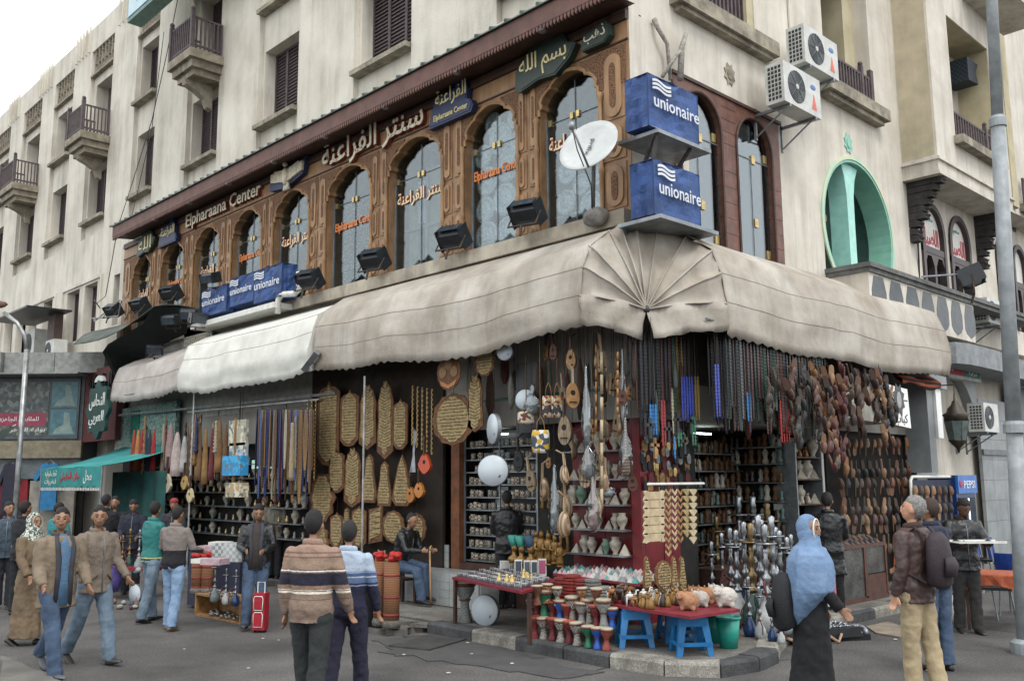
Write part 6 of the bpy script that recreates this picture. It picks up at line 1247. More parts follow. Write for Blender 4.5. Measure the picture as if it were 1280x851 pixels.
DM=[patt('drum_red',"7d2325",'3e1416',30),patt('drum_bw','a9a69b','3b3836',34),patt('drum_grey','8d8f8b','4c4d4c',40),mat('drum_green','1f6b4b','16523a',rough=.4),mat('drum_blue','1f4c9c','183c7e',rough=.4),patt('drum_brown','7a4a32','36211a',28),mat('drum_terracotta','8c4336','6b3028',rough=.6),patt('drum_darkred','6a1c22','a88b5b',26)]
DN=['dark red patterned','black and white mosaic','grey patterned','plain green','bright blue','brown inlaid','terracotta','red and gold']
def place(meshes,name,label,cat,loc,rz=0,group=None,rot=None,scale=None,parts=None):
    if len(meshes)==1:
        o=inst(meshes[0],name,loc=loc,rz=rz,label=label,cat=cat,group=group,scale=scale)
        if rot: o.rotation_euler=rot
        return o
    t=thing(name,label,cat,loc,rz,group,rot,scale)
    for i,m in enumerate(meshes): inst(m,parts[i] if parts else m.name.split('.')[0],t)
    return t
DC={}
def drum(px,py,hpx,k,z=.15,lab=None,sc=1.0):
    p=G(px,py,z); d=(p-CAMP).length; h=hpx*d/FPX
    if (k,hpx) not in DC: DC[(k,hpx)]=darbuka(h*(.29 if hpx<30 else .25),h,DM[k],SKINW if k!=0 else mat('red_skin','9c4a3c'))
    return place(DC[(k,hpx)],'goblet_drum',lab,'drum',p,rnd.random()*6,rot=(rnd.uniform(-.06,.06),rnd.uniform(-.06,.06),rnd.random()*6))
side=lambda i,n,row:('%s goblet drum, %s in the %s row on the kerb'%(DN[0],'','')) 
ordn=['leftmost','second from the left','third from the left','fourth from the left','fifth from the left','sixth from the left','seventh from the left','eighth from the left','ninth from the left','tenth from the left','eleventh from left','rightmost']
rowA=[(669,797,26,0),(680,798,26,1),(691,800,27,0),(701,802,27,1),(712,803,26,0),(722,806,27,1),(736,809,26,3),(747,811,26,4),(758,812,26,6)]
for i,(px,py,h,k) in enumerate(rowA): drum(px,py,h,k,lab='small %s goblet drum, %s in the front row'%(DN[k],ordn[i] if i<8 else 'rightmost'))
rowB=[(664,774,22,7),(672,776,26,0),(681,778,38,3),(691,779,24,0),(700,781,28,4),(708,782,24,0),(716,782,34,1),(727,784,28,2),(737,784,32,1),(746,786,26,0),(755,788,36,2),(765,788,26,4)]
for i,(px,py,h,k) in enumerate(rowB): drum(px,py-2,h,k,z=.34,lab='%s goblet drum in the second row of drums, %s'%(DN[k],ordn[i]))
drum(581,777,50,2,lab='tall dark grey goblet drum under the left end of the jewellery table'); 
for i,(px,py,h,k) in enumerate(((672,764,24,5),(684,762,24,7),(697,764,22,1),(745,768,24,5),(729,766,22,7))): drum(px,py-8,h,k,z=.55,lab='%s goblet drum in the back row, %s of five'%(DN[k],ordn[i]))
# stacked bracelet boxes
def stack(px,py,n,wpx,a,b,lab,z=.62):
    py-=4
    p=G(px,py,z); d=(p-CAMP).length; r_=wpx*d/FPX/2; t=thing('bracelet_stack',lab,'bracelets',p)
    m=MB(smooth=False).lathe([(r_*.8,0),(r_,.006),(r_,.03),(r_*.8,.036)],14).mesh('bracelet',patt('br'+a,a,b,60))
    for i in range(n): inst(m,'bracelet',t,loc=(rnd.uniform(-.004,.004),rnd.uniform(-.004,.004),.038*i),rz=rnd.random()*3)
BT=thing('bracelet_shelf','low hidden board carrying the stacks of bracelets','shelf'); p=G(690,750,.56); MB(Matrix.Translation(p)).box(-.1,.35,-1.0,.1,-.03,0).build('board',WOODD,BT)
for px,n,a,b,lb in ((703,7,'8e2a24','2c1714','left red and black bracelet stack on the shelf above the drums'),(716,8,'9a2c22','2a1512','middle red and black bracelet stack above the drums'),(728,7,'94302a','241614','right red and black bracelet stack above the drums'),(741,7,'8b8b86','1f1f20','black and white bracelet stack beside the red ones'),(754,5,'a3a39d','1d1d1e','shorter black and white bracelet stack at the right'),(711,6,'8a2620','2c1714','red bracelet stack standing behind the front ones')): stack(px,752+(px-700)*.08,n,21,a,b,lb,.56)
# ---------- tables ----------
REDT=mat('red_oilcloth','7c1f2d','5f1622',rough=.5,scale=8,coord='World')
def board(name,lab,pts,z,thick=.03,m=REDT,legs=None,cat='table',ends=None):
    t=thing(name,lab,cat); MB().prism([(p.x,p.y) for p in pts],z-thick,z).build('tabletop',m,t)
    for l in (legs or []): MB().box(l[0]-.02,l[0]+.02,l[1]-.02,l[1]+.02,.15,z-thick).build('leg',WOODD,t)
    return t
t1=[G(565,721,.75),G(653,739,.75),G(697,726,.75),G(655,705,.75)]
board('jewellery_table','low table with a dark red edge covered in silver jewellery left of the drums',t1,.75,legs=[(p.x*.9+.1*t1[2].x-.0,p.y) for p in (t1[0],t1[1])]+[(t1[2].x,t1[2].y)])
tl=[G(752,753,.6),G(862,770,.6),G(925,761,.6),G(845,738,.6)]
board('animal_table','low table of camels and plush toys with a dark red edge on two blue stools',tl,.6)
tu=[G(691,716,.8),G(800,730,.8),G(835,722,.8),G(735,704,.8)]
board('pyramid_table','narrow raised table with a dark red edge crowded with little pyramids',tu,.8,legs=[(tu[0].x+.05,tu[0].y),(tu[2].x,tu[2].y)])
PL=mat('blue_plastic','1c6ea6','155a8b',rough=.35,scale=5)
def stool(px,py,rz,lab):
    p=G(px,py,.15); t=thing('plastic_stool',lab,'stool',p,rz); s=.15; H_=.42
    MB().prism([(x*s*1.0,y*s) for x,y in ((-1,-.85),(-.85,-1),(.85,-1),(1,-.85),(1,.85),(.85,1),(-.85,1),(-1,.85))],H_-.03,H_).build('seat',PL,t)
    for sx in (-1,1):
        for sy in (-1,1):
            c=MB(); c.rings([[(sx*(a-.0)+dx*sx*wd,sy*(a)+dy*sy*wd,z) for dx,dy in ((0,0),(-1,0),(-1,-.25),(-.25,-1),(0,-1))] for z,a,wd in ((0,.2,.06),(H_*.5,.175,.07),(H_-.03,.15,.085))]); c.build('leg',PL,t)
    m=MB()
    for sx in (-1,1): m.box(sx*.185-.01,sx*.185+.01,-.17,.17,.1,.14).box(-.17,.17,sx*.185-.01,sx*.185+.01,.1,.14); m.box(sx*.155-.008,sx*.155+.008,-.14,.14,H_-.12,H_-.03); m.box(-.14,.14,sx*.155-.008,sx*.155+.008,H_-.12,H_-.03)
    m.build('cross_rail',PL,t)
stool(793,806,R(-42),'blue plastic stool under the left of the animal table'); stool(864,816,R(-40),'front blue plastic stool under the corner of the animal table'); stool(846,800,R(-35),'blue plastic stool hidden behind the front one')
# ---------- figurines ----------
def camel(m,h=.11):
    mb=MB(smooth=True); mb.ell((0,0,h*.62),(h*.3,h*.14,h*.16),8,5).ell((-.0,0,h*.8),(h*.1,h*.09,h*.12),6,4)
    for x in (-.2,.2):
        for y in (-.08,.08): mb.tube([(x*h,y*h,h*.6),(x*h*1.1,y*h,0)],[h*.05,h*.035],5)
    mb.tube([(h*.26,0,h*.62),(h*.4,0,h*.72),(h*.42,0,h*.95)],[h*.07,h*.05,h*.05],6).ell((h*.5,0,h*.97),(h*.12,h*.06,h*.06),6,4); return mb.mesh('camel_figurine',m)
def cat_(m,h=.12): 
    mb=MB(smooth=True); mb.lathe([(h*.2,0),(h*.24,h*.1),(h*.2,h*.35),(h*.1,h*.65),(h*.08,h*.7)],8).ell((0,h*.03,h*.82),(h*.1,h*.13,h*.11),8,5)
    for s_ in (-1,1): mb.lathe([(h*.04,0),(h*.004,h*.12)],5,(s_*h*.06,0,h*.88))
    return mb.mesh('cat_figurine',m)
FM=[mat('fig_amber','8f5a2a','5f3818',rough=.4,scale=20),mat('fig_dark','3a2c25','241b17',rough=.4),mat('fig_stone','b3aea2','8a857a',rough=.7,scale=20),mat('fig_gold','8d6c38','654a24',rough=.35,metal=.3),mat('fig_white','c9c9c4','aaa9a3',rough=.6)]
CM=[camel(m) for m in FM]; CT=[cat_(m) for m in FM]; nm=['amber brown','dark brown','pale stone','gilded','white']
def quadpt(q,a,b): return q[0].lerp(q[1],a).lerp(q[3].lerp(q[2],a),b)
r=random.Random(5)
for row in range(4):
    for k in range(17):
        a=.03+.56*k/17+r.uniform(-.008,.008); b=.07+.2*row+r.uniform(-.03,.03); i=(0 if k<4 else 1 if k<7 else 4 if k<9 else 3) if r.random()<.7 else r.randrange(5)
        p=quadpt(tl,a,b); sc_=r.uniform(1.7,2.1) if k<5 else r.uniform(1.1,1.7); kind_=CM if (k<11) else CT
        inst(kind_[i],'camel_figurine' if k<11 else 'cat_figurine',loc=(p.x,p.y,.6),rz=R(-45)+r.uniform(-.5,.5),scale=sc_,label='small %s %s standing in the crowd on the animal table'%(nm[i],'camel' if k<11 else 'cat figure'),cat='figurine',group='%s %s on the animal table'%(nm[i],'camels' if k<11 else 'cats'))
PYR=[mat('pyr_white','b4b4b0','93928d',rough=.6,scale=30),mat('pyr_pink','b08d90','8d6e72',rough=.6),mat('pyr_teal','3f8f8c','2c6e6c',rough=.5),mat('pyr_grey','7d7f80','5c5e60',rough=.6),mat('pyr_red','8d3a33','6b2a26',rough=.5)]
PY=[]
for m in PYR: PY.append(MB().rings([[(-.045,-.045,0),(.045,-.045,0),(.045,.045,0),(-.045,.045,0)],[(-.003,-.003,.075),(.003,-.003,.075),(.003,.003,.075),(-.003,.003,.075)]]).mesh('pyramid',m))
pn=['white','pink','teal','grey','red']
for row in range(6):
    for k in range(19):
        p=quadpt(tu,.02+.96*k/19+r.uniform(-.01,.01),.06+.16*row+r.uniform(-.02,.02)); i=r.choice((0,0,0,1,2,3,3,4)) if row>0 else r.choice((1,3,0,2))
        inst(PY[i],'stone_pyramid',loc=(p.x,p.y,.8),rz=r.random()*1.5,scale=r.uniform(.6,1.15),label='small %s stone pyramid among the crowded rows on the raised table'%pn[i],cat='pyramid',group='%s pyramids on the raised table'%pn[i])
# jewellery on the left table
JM=mat('jewel_silver','a5a7a6','5a5c5d',rough=.35,metal=.5,scale=60); 
for row in range(6):
    for k in range(11):
        p=quadpt(t1,.05+.085*k+r.uniform(-.01,.01),.08+.14*row); c_=r.random()
        t=inst(TXC.get('tray%d'%(k%3)) or TXC.setdefault('tray%d'%(k%3),(lambda mb:mb.mesh('tray',[JM,mat('tray_velvet','3c3a44','56303a'),WHITE]))((lambda mb:([setattr(mb,'mi',1),mb.box(-.055,.055,-.04,.04,0,.012),setattr(mb,'mi',0)]+[mb.ell((-.04+.02*(j%5),-.028+.018*(j//5),.016),(.008,.007,.008),6,3) for j in range(20)],mb)[1])(MB()))),'jewellery_tray',scale=(1.3,1.3,2.2),loc=(p.x,p.y,.75),rz=r.uniform(-.3,.3)+.7,label='little tray of silver trinkets lying on the jewellery table',cat='jewellery tray',group='trays of silver trinkets on the jewellery table')
VS=MB(smooth=True).lathe([(.02,0),(.035,.02),(.03,.06),(.012,.09),(.018,.11),(.006,.12)],8).mesh('brass_pot',BRASS)
for k in range(12): p=quadpt(t1,.62+.03*(k%6)*1.0,.1+.35*(k//6)+r.random()*.2); inst(VS,'brass_pot',loc=(p.x,p.y,.75),scale=r.uniform(.7,1.2),label='tiny brass pot at the right end of the jewellery table',cat='pot',group='tiny brass pots on the jewellery table')
for k,(px,py,w_,h_,c) in enumerate(((631,713,12,12,'b9b9b4'),(648,718,9,18,'39454f'),(659,719,8,18,'4b5a60'),(668,720,8,19,'39454f'),(678,719,10,20,'b0567a'),(563+80,712,9,16,'8d8f8f'))):
    p=G(px,py,.75); d=(p-CAMP).length/FPX; t=thing('picture_card',['white card frame','dark picture card','grey picture card','second dark picture card','pink picture card','silver card'][k]+' standing up on the jewellery table','card',p,heading(0)+R(r.uniform(-8,8))); W0=w_*d; H_=h_*d
    MB().box(-W0/2,W0/2,0,.01,0,H_).build('frame',WHITE,t); MB().box(-W0*.4,W0*.4,-.002,0,H_*.1,H_*.9).build('picture',mat('card'+c,c,rough=.5,scale=30),t)
def bust(px,py,hpx,hat,lab):
    p=LX(px,py,-.62); d=(p-CAMP).length/FPX; h=hpx*d*1.1; t=thing('queen_bust',lab,'bust',p,heading(150))
    MB(smooth=True).lathe([(h*.2,0),(h*.2,h*.05),(h*.26,h*.12),(h*.2,h*.22),(h*.09,h*.3),(h*.08,h*.42)],12).ell((0,h*.02,h*.54),(h*.12,h*.14,h*.16),12,8).ell((0,h*.15,h*.53),(h*.02,h*.03,h*.04),6,4).build('bust',GOLD,t)
    MB(smooth=True).rings([[(a*h*math.cos(2*math.pi*k/14),b_*h*math.sin(2*math.pi*k/14)-c_*h,z*h) for k in range(14)] for a,b_,c_,z in ((.13,.14,.01,.6),(.17,.17,.07,.8),(.19,.18,.12,.97),(.15,.15,.12,1.0))]).build('crown',hat,t)
TH=mat('crown_teal','2d8577','1d6a5f',rough=.5)
bust(643,703,30,TH,'leftmost gilded queen bust with a teal crown'); bust(652,705,31,TH,'middle gilded queen bust with a teal crown'); bust(664,707,33,mat('crown_navy','2f4a63','22364a'),'rightmost and tallest gilded queen bust with a dark blue crown')
def statue(px,py,hpx,lab,z=.8):
    p=LX(px,py,-.55); d=(p-CAMP).length/FPX; h=hpx*d; mb=MB(smooth=True)
    mb.box(-h*.14,h*.14,-h*.16,h*.2,0,h*.06); mb.lathe([(h*.13,h*.06),(h*.15,h*.2),(h*.12,h*.45),(h*.17,h*.62),(h*.12,h*.74),(h*.05,h*.78)],10).ell((0,.0,h*.87),(h*.07,h*.08,h*.1),10,6)
    for s_ in (-1,1): mb.tube([(s_*h*.16,0,h*.68),(s_*h*.2,h*.06,h*.5),(s_*h*.06,h*.16,h*.45)],[h*.05,h*.04,h*.035],6)
    mb.build('gilt_statue',GOLD,loc=p,rz=heading(170),label=lab,cat='statue')
for k,(px,py,h) in enumerate(((677,708,44),(686,706,40),(694,704,34),(700,708,30),(671,700,36))): statue(px,py,h,['tallest gilded seated statue right of the queen busts','gilded statue second from the tallest one','third gilded statue in the row','small gilded statue at the right of the row','gilded statue standing behind the tallest busts'][k])
for k,(px,py) in enumerate(((700,600),(708,590),(690,612))): p=LX(px,py,.05); 
# plush animals
def plush(px,py,wpx,col,lab,rz=0):
    p=G(px,py,.6); d=(p-CAMP).length/FPX; w_=wpx*d; t=thing('plush_toy',lab,'soft toy',p,heading(200)+rz); m=mat('plush_'+col,col,rough=1,scale=30,bump=.9,bscale=90)
    b=MB(smooth=True); b.ell((0,0,w_*.36),(w_*.42,w_*.36,w_*.36),14,9).ell((w_*.26,w_*.18,w_*.55),(w_*.22,w_*.22,w_*.2),10,7).ell((w_*.34,w_*.34,w_*.5),(w_*.1,w_*.12,w_*.09),8,5)
    for sx in (-.22,.22):
        for sy in (-.16,.2): b.ell((sx*w_,sy*w_,w_*.08),(w_*.1,w_*.11,w_*.1),8,5)
    o_=b.build('body',m,t); finish(o_,w_*.05,3,w_*.05,.03)
    e=MB(smooth=True)
    for s_ in (-1,1): e.ell((w_*.26+s_*w_*.14,w_*.14,w_*.74),(w_*.05,w_*.03,w_*.09),6,4)
    e.build('ear',m,t); e=MB(smooth=True)
    for s_ in (-1,1): e.ell((w_*.3+s_*w_*.07,w_*.37,w_*.6),(w_*.02,w_*.02,w_*.02),6,4)
    e.build('eye',BLACK,t)
plush(861,762,30,'b08262','tan plush camel toy at the front corner of the table'); plush(876,758,26,'b9b2a8','grey white plush toy between the two tan ones',.3); plush(886,754,26,'a87a55','tan plush camel toy with upright ears behind the white ones',-.2); plush(908,758,32,'c9c3ba','large cream plush toy at the right end of the table',.1); plush(870,748,20,'9a6c48','small brown plush toy peeking from the back')
plush(895,746,20,'c2bcb2','small white plush toy behind the row',.2)
# baskets
def basket(px,py,rpx,hpx,col,lab):
    p=G(px,py,.15); d=(p-CAMP).length/FPX; r_=rpx*d; h=hpx*d; m=mat('bk'+col,col,rough=.4); t=thing('plastic_basket',lab,'basket',p)
    MB(smooth=True).rings([[(a*r_*math.cos(2*math.pi*k/20),a*r_*math.sin(2*math.pi*k/20),z*h) for k in range(20)] for a,z in ((.72,0),(1,1),(.94,1),(.68,.05))]).build('tub',m,t)
    MB(smooth=True).tube([(r_*1.03*math.cos(2*math.pi*k/20),r_*1.03*math.sin(2*math.pi*k/20),h) for k in range(21)],.012,6).build('rim',m,t)
    MB().box(-r_*.6,r_*.6,-r_*.5,r_*.5,h*.8,h*.97).build('contents',mat('grey_cartons','a0a3a3','6e7172',pat=('check',16)),t)
basket(911,809,14,34,'239181','front turquoise plastic basket of goods beside the blue stools'); basket(893,802,15,33,'1d8273','turquoise plastic basket behind the front one')
# ---------- hookahs ----------
def hookah(h,base,metal):
    b=MB(smooth=True).lathe([(h*.07,0),(h*.1,h*.02),(h*.12,h*.1),(h*.1,h*.2),(h*.04,h*.3),(h*.035,h*.36)],12).mesh('glass_base',base)
    s=MB(smooth=True).lathe([(h*.045,h*.34),(h*.05,h*.37),(h*.02,h*.4),(h*.03,h*.46),(h*.05,h*.5),(h*.02,h*.54),(h*.018,h*.6),(h*.04,h*.64),(h*.02,h*.69),(h*.03,h*.74),(h*.018,h*.8)],10).mesh('stem',metal)
    tr=MB(smooth=True).lathe([(h*.02,h*.8),(h*.11,h*.81),(h*.115,h*.825),(h*.02,h*.82)],14).mesh('tray',metal)
    bo=MB(smooth=True).lathe([(h*.015,h*.82),(h*.022,h*.86),(h*.036,h*.9),(h*.026,h*.94),(h*.034,h*.98),(h*.015,h*1.0)],10).mesh('bowl',metal)
    ho=MB(smooth=True).tube([(h*.03,0,h*.42),(h*.12,0,h*.5),(h*.18,.02,h*.4),(h*.15,.05,h*.25),(h*.17,.05,h*.1)],h*.012,6).mesh('hose',mat('hose','6b2c2f','2a1a1c',pat=('check',40)))
    return [b,s,tr,bo,ho]
CHR=mat('chrome','a9adb0','6d7174',rough=.28,metal=.9,scale=12); BRS=mat('old_brass','94805a','665638',rough=.3,metal=.7)
HB=[(mat('base_blue','243a63','16243f',rough=.1),CHR),(mat('base_clear','8b9496','5f686a',rough=.1),CHR),(mat('base_green','2f4f45','1c322b',rough=.15),BRS),(mat('base_white','b6b9b6','85888a',rough=.2),CHR)]
HK={}
def hk(px,py,hpx,k,lab,z=.15):
    p=G(px,py,z); d=(p-CAMP).length/FPX; h=round(hpx*d,1)
    if (h,k) not in HK: HK[(h,k)]=hookah(h,*HB[k])
    place(HK[(h,k)],'hookah',lab,'hookah',p,r.random()*6)
hl=[(892,768,88,1),(905,764,95,0),(916,772,100,1),(924,780,112,3),(934,778,118,0),(943,785,122,2),(953,782,124,1),(961,790,122,3),(970,788,130,0),(979,783,112,1),(988,779,96,3),(899,752,100,2),(912,748,84,0),(928,752,122,1),(946,752,126,3),(964,756,120,2),(938,795,70,0),(951,798,60,3),(984,792,60,1),(966,802,46,0),(977,804,40,3),(998,790,60,0),(993,770,90,1),(956,768,110,0),(974,770,100,3)]
sid=['blue glass','clear glass','green glass','white glass']; ORD=['leftmost','second from left','third from left','fourth from left','fifth from left','sixth from left','seventh from left','eighth from left','ninth from left','tenth from left','eleventh from left','twelfth from left']
for rn,lo_,hi_ in (('back',0,765),('middle',766,781),('front',782,999)):
    for q,(px,py,h,k) in enumerate(sorted(x_ for x_ in hl if lo_<=x_[1]<=hi_)): hk(px,py,h,k,'%s hookah with %s stem, %s in the %s rank of the crowd'%(sid[k],'brass' if k==2 else 'chrome',ORD[q],rn))
for i,(px,py,h,k,lb) in enumerate(((268,752,44,1,'small chrome hookah on the low box shelf, left one'),(282,755,42,3,'small white hookah on the low box shelf, middle one'),(294,757,40,0,'small blue hookah on the low box shelf, right one'),(152,690,40,2,'brass hookah by the dark green screen'),(161,688,46,2,'taller brass hookah by the dark green screen'),(173,690,42,1,'chrome hookah beside the track jacket man'))): hk(px,py+22 if i>2 else py,h,k,lb,z=.3 if i<3 else .5)
# ================= goods: shelves, hanging things =================
# mug shelves in the left shop
MUGM=[mat('mug_a','8f8a80','57534c',rough=.4,scale=30,pat=('check',50)),mat('mug_b','6f5f4f','b3ab9d',rough=.4,pat=('check',40)),mat('mug_c','4f5b60','a0a39e',rough=.4,pat=('check',44))]
def mugm(m): return MB(smooth=True).lathe([(.03,0),(.042,.006),(.038,.05),(.04,.1),(.034,.1),(.03,.02)],8).tube([(.04,0,.08),(.065,0,.07),(.065,0,.04),(.04,0,.025)],.006,4).mesh('mug',m)
MG=[mugm(m) for m in MUGM]; WH=MB(smooth=True).lathe([(.03,0),(.05,.01),(.055,.06),(.035,.1),(.04,.13)],8).mesh('vase',MUGM[0])
sf=thing('mug_shelving','dark metal shelving filled with rows of painted mugs inside the left shop','shelf')
zs=[.78+.195*i for i in range(10)]
for z in zs: MB().box(.12,.42,2.02,3.64,z-.02,z).build('shelf_board',METAL,sf)
MB().box(.42,.44,2.0,3.66,.15,2.8).build('back_panel',mat('shelf_back','22282a','15191a',rough=.4),sf); MB().box(.1,.12,2.0,2.03,.15,2.8).box(.1,.12,3.63,3.66,.15,2.8).box(.1,.12,2.82,2.84,.15,2.8).build('upright',METAL,sf)
MB().box(.0,.5,2.0,3.66,.15,.74).build('base_cabinet',WOODD,sf)
LIT=mat('lit_tube2','e6f0ee','e6f0ee',emit=5)
for k,(y,z) in enumerate(((3.2,2.82),(2.35,2.84),(3.0,2.6),(2.6,2.4))):
    pass
x=thing('shelf_light','short lit tube glowing above the mug shelves','light'); MB().box(.3,.32,2.85,3.3,2.72,2.74).build('tube',LIT,x)
for i,z in enumerate(zs):
    for k in range(15):
        if r.random()<.06: continue
        inst(MG[(i*3+k//3)%3],'painted_mug',loc=(.2+r.uniform(-.02,.03),2.1+.105*k,z),rz=r.random()*6,scale=r.uniform(.95,1.15),label='small painted mug standing in the shelf rows of the mug shop',cat='mug',group='painted mugs on the dark shelves')
mb=MB()
for k in range(40): mb.box(.46,.47,2.05+.04*k,2.06+.04*k,.8,2.7)
# stacked glassware as pale boxes, the glints put into their colour
for k,(y,z) in enumerate(((3.15,2.46),(3.15,2.27),(3.1,2.07),(3.05,1.88),(3.1,1.68))):
    MB().box(.38,.41,y-.12,y+.12,z-.03,z+.03).build('glass_box',mat('glass_box','aebfbd','8aa3a1',rough=.2),label='small pale glass box catching light between the mugs',cat='box',group='pale glass boxes between the mugs')
# red niche at the corner with stone urns
UR=[mat('urn_alab','a8a294','7f796c',rough=.5,scale=14),mat('urn_green','5f7d6c','41594c',rough=.5)]
URM=[MB(smooth=True).lathe([(.04,0),(.05,.01),(.03,.03),(.08,.12),(.085,.17),(.05,.21),(.06,.25),(.03,.25)],10).mesh('stone_urn',m) for m in UR]
CN=MB().rings([[(-.07,-.07,0),(.07,-.07,0),(.07,.07,0),(-.07,.07,0)],[(-.004,-.004,.14),(.004,-.004,.14),(.004,.004,.14),(-.004,.004,.14)]]).mesh('stone_pyramid',UR[0])
ns=thing('niche_shelves','thin shelves of stone urns against the red corner panels','shelf')
MB().box(.145,.16,.16,1.95,.15,2.8).build('red_backing',RP,ns)
for i,z in enumerate((1.02,1.35,1.68,2.02,2.4)):
    MB().box(-.16,.15,.18,1.25,z-.02,z).build('shelf_board',METAL,ns)
    for k in range(7): 
        o_=(URM[r.random()<.25] if (i+k)%3 else CN); inst(o_,'stone_urn' if o_ is not CN else 'stone_pyramid',loc=(-.05+r.uniform(-.04,.04),.26+.145*k,z),scale=r.uniform(.75,1.05),rz=r.random(),label='pale stone %s on the thin shelves against the red corner panels'%('urn' if o_ is not CN else 'pyramid'),cat='urn' if o_ is not CN else 'pyramid',group='stone %s in the red corner niche'%('urns' if o_ is not CN else 'pyramids'))
for k in range(10): 
    z=.85+.0*k; inst(MB(smooth=True).lathe([(.03,0),(.04,.02),(.02,.1),(.03,.2),(.01,.3)],8).mesh('gilt_figure',GOLD) if k==0 else bpy.data.meshes['gilt_figure'],'gilt_figure',loc=(.02+.03*(k%2),1.3+.065*k,1.0 if k%2 else 1.6),label='slim gilded figure in the dim niche behind the wrapped instruments',cat='figure',group='gilded figures in the dim niche')
# hanging instruments
def oud(h,wrap=False,face=TAN,back=WOODD):
    w=h*.36; ol=[]
    for k in range(25): t_=math.pi*2*k/24; ol.append((w/2*math.sin(t_)*(1-.35*(.5+.5*math.cos(t_))**1.5),h*.28-h*.28*math.cos(t_+math.pi)*1.0))
    f=MB(); f.prism([(x,y) for x,y in ol[:-1]],.0,.012); fa=f.mesh('soundboard',face)
    b=MB(smooth=True); rs=[]
    for s_,d_ in ((1,0),(.97,.05),(.85,.1),(.6,.14),(.2,.165)): rs.append([(x*s_,h*.27+(y-h*.27)*s_,-d_*h*.9) for x,y in ol[:-1]])
    b.rings(rs[::-1]); bo=b.mesh('bowl_back',back)
    n=MB(); n.box(-h*.022,h*.022,h*.52,h*.86,-.01,.02); n.prism([(h*.86,0),(h*.86,.02),(h*.99,-.09),(h*.97,-.11)],-h*.02,h*.02,0); ne=n.mesh('neck',back)
    ho=MB().prism([(h*.06*math.cos(k*.5236),h*.33+h*.06*math.sin(k*.5236)) for k in range(12)],.012,.014).box(-h*.09,h*.09,h*.12,h*.14,.012,.025).mesh('sound_hole',INK)
    return [fa,bo,ne,ho]
def toM(F,u,v,w,rot=0,yaw=0): return F@Matrix.Translation((u,v,w))@Matrix.Rotation(R(yaw),4,'Y')@Matrix.Rotation(R(rot),4,'Z')
def hangI(px,pt,pb,X,label,kind='oud',rot=0,yaw=0,face=TAN,back=WOODD,F=FL,cat='instrument'):
    f=(lambda a,b:LX(a,b,X)) if F is FL else (lambda a,b:RY(a,b,X)); a=f(px,pt); b=f(px,pb); h=(a.z-b.z); M=toM(F,(-b.y if F is FL else b.x),b.z,-X,rot,yaw)
    if rot>90: M=toM(F,(-b.y if F is FL else b.x),a.z,-X,rot,yaw)
    t=thing('hanging_'+kind,label,cat)
    for m,nm_ in zip(oud(h,face=face,back=back),('soundboard','bowl_back','neck','sound_hole')): inst(m,nm_,t,mtx=M)
    MB().tube([(a.x,a.y,a.z),(a.x,a.y,4.05)],.004,4).build('string',INK,t); return t,M,h
OLT=mat('olive_wood','8d7c61','655740',rough=.5,scale=12); RIB=mat('ribbed_bowl','a08a70','6f5b45',rough=.4,pat=('wave',6,1,'X'))
hangI(714,415,462,-.8,'small lute with pale face hanging highest under the awning',rot=0)
hangI(692,412,450,-.8,'dark red small lute hanging beside the highest pale one',face=mat('dark_face','5d382c','42271f'))
hangI(706,490,556,-.9,'pale faced lute with a teal rosette hanging in the middle of the instruments',face=OLT)
hangI(716,452,510,-.85,'narrow lute turned sideways on its string under the awning',yaw=70,back=RIB)
hangI(708,560,606,-.95,'plastic wrapped lute showing its ribbed back, above the lowest one',yaw=160,back=RIB,rot=-12)
hangI(706,612,672,-1.0,'lowest plastic wrapped lute with a rounded ribbed back',yaw=175,back=RIB)
hangI(686,560,585,-.6,'brown lute hanging flat in the shade behind the patterned bag',back=WOODD)
hangI(648,540,590,-.5,'dark lute case hanging beside the white drum disc',face=mat('dark_case','26282a'),back=mat('dark_case','26282a'))
hangI(757,565,620,-.6,'wrapped long necked lute with a pear shaped body near the corner',yaw=150,back=RIB)
def wrap(px,pt,pb,wpx,X,label,inner=None,seed=0,top=.35):
    a=LX(px,pt,X); b=LX(px,pb,X); c=LX(px+wpx/2,pb,X); W0=(c-b).length; H_=a.z-b.z; t=thing('wrapped_instrument',label,'instrument',b); rr=random.Random(seed)
    m=MB(smooth=True); rs=[]
    for k in range(13):
        f=k/12; w=W0*(.75*math.sin(math.pi*min(1,f*1.15+.1))**.7+.12 if f<.7 else .3-.12*(f-.7)/.3); rs.append([(w*.6*math.cos(2*math.pi*j/12)*(1+rr.uniform(-.25,.25)),w*math.sin(2*math.pi*j/12)*(1+rr.uniform(-.25,.25)),H_*f) for j in range(12)])
    m.rings(rs).build('plastic_wrap',PLAST,t)
    i_=MB(smooth=True); i_.tube([(0,0,H_*.03),(0,0,H_*.15),(0,0,H_*.3),(0,0,H_*.42),(0,0,H_*.95)],[W0*.2,W0*.5,W0*.45,W0*.12,W0*.1],10); i_.build('lute_inside',inner or OLT,t)
    MB().tube([(0,0,H_),(0,0,4.05-b.z)],.004,4).build('string',INK,t)
GREYW=mat('grey_wrap_inside','8f9492','666b6a',rough=.35,scale=14,bump=.5)
wrap(694,580,668,17,-.9,'flat crumpled clear plastic bag hanging left of the lowest lute',GREYW,1); wrap(734,455,560,13,-.95,'long fiddle twisted in grey clear plastic right of the pale lute',GREYW,2)
wrap(736,545,600,22,-.8,'round grey patterned instrument in a net bag right of the lutes',GREYW,3); wrap(742,595,665,18,-.9,'pink and white wrapped instrument low beside the lowest lute',mat('pink_wrap','9c8583','75605f'),4)
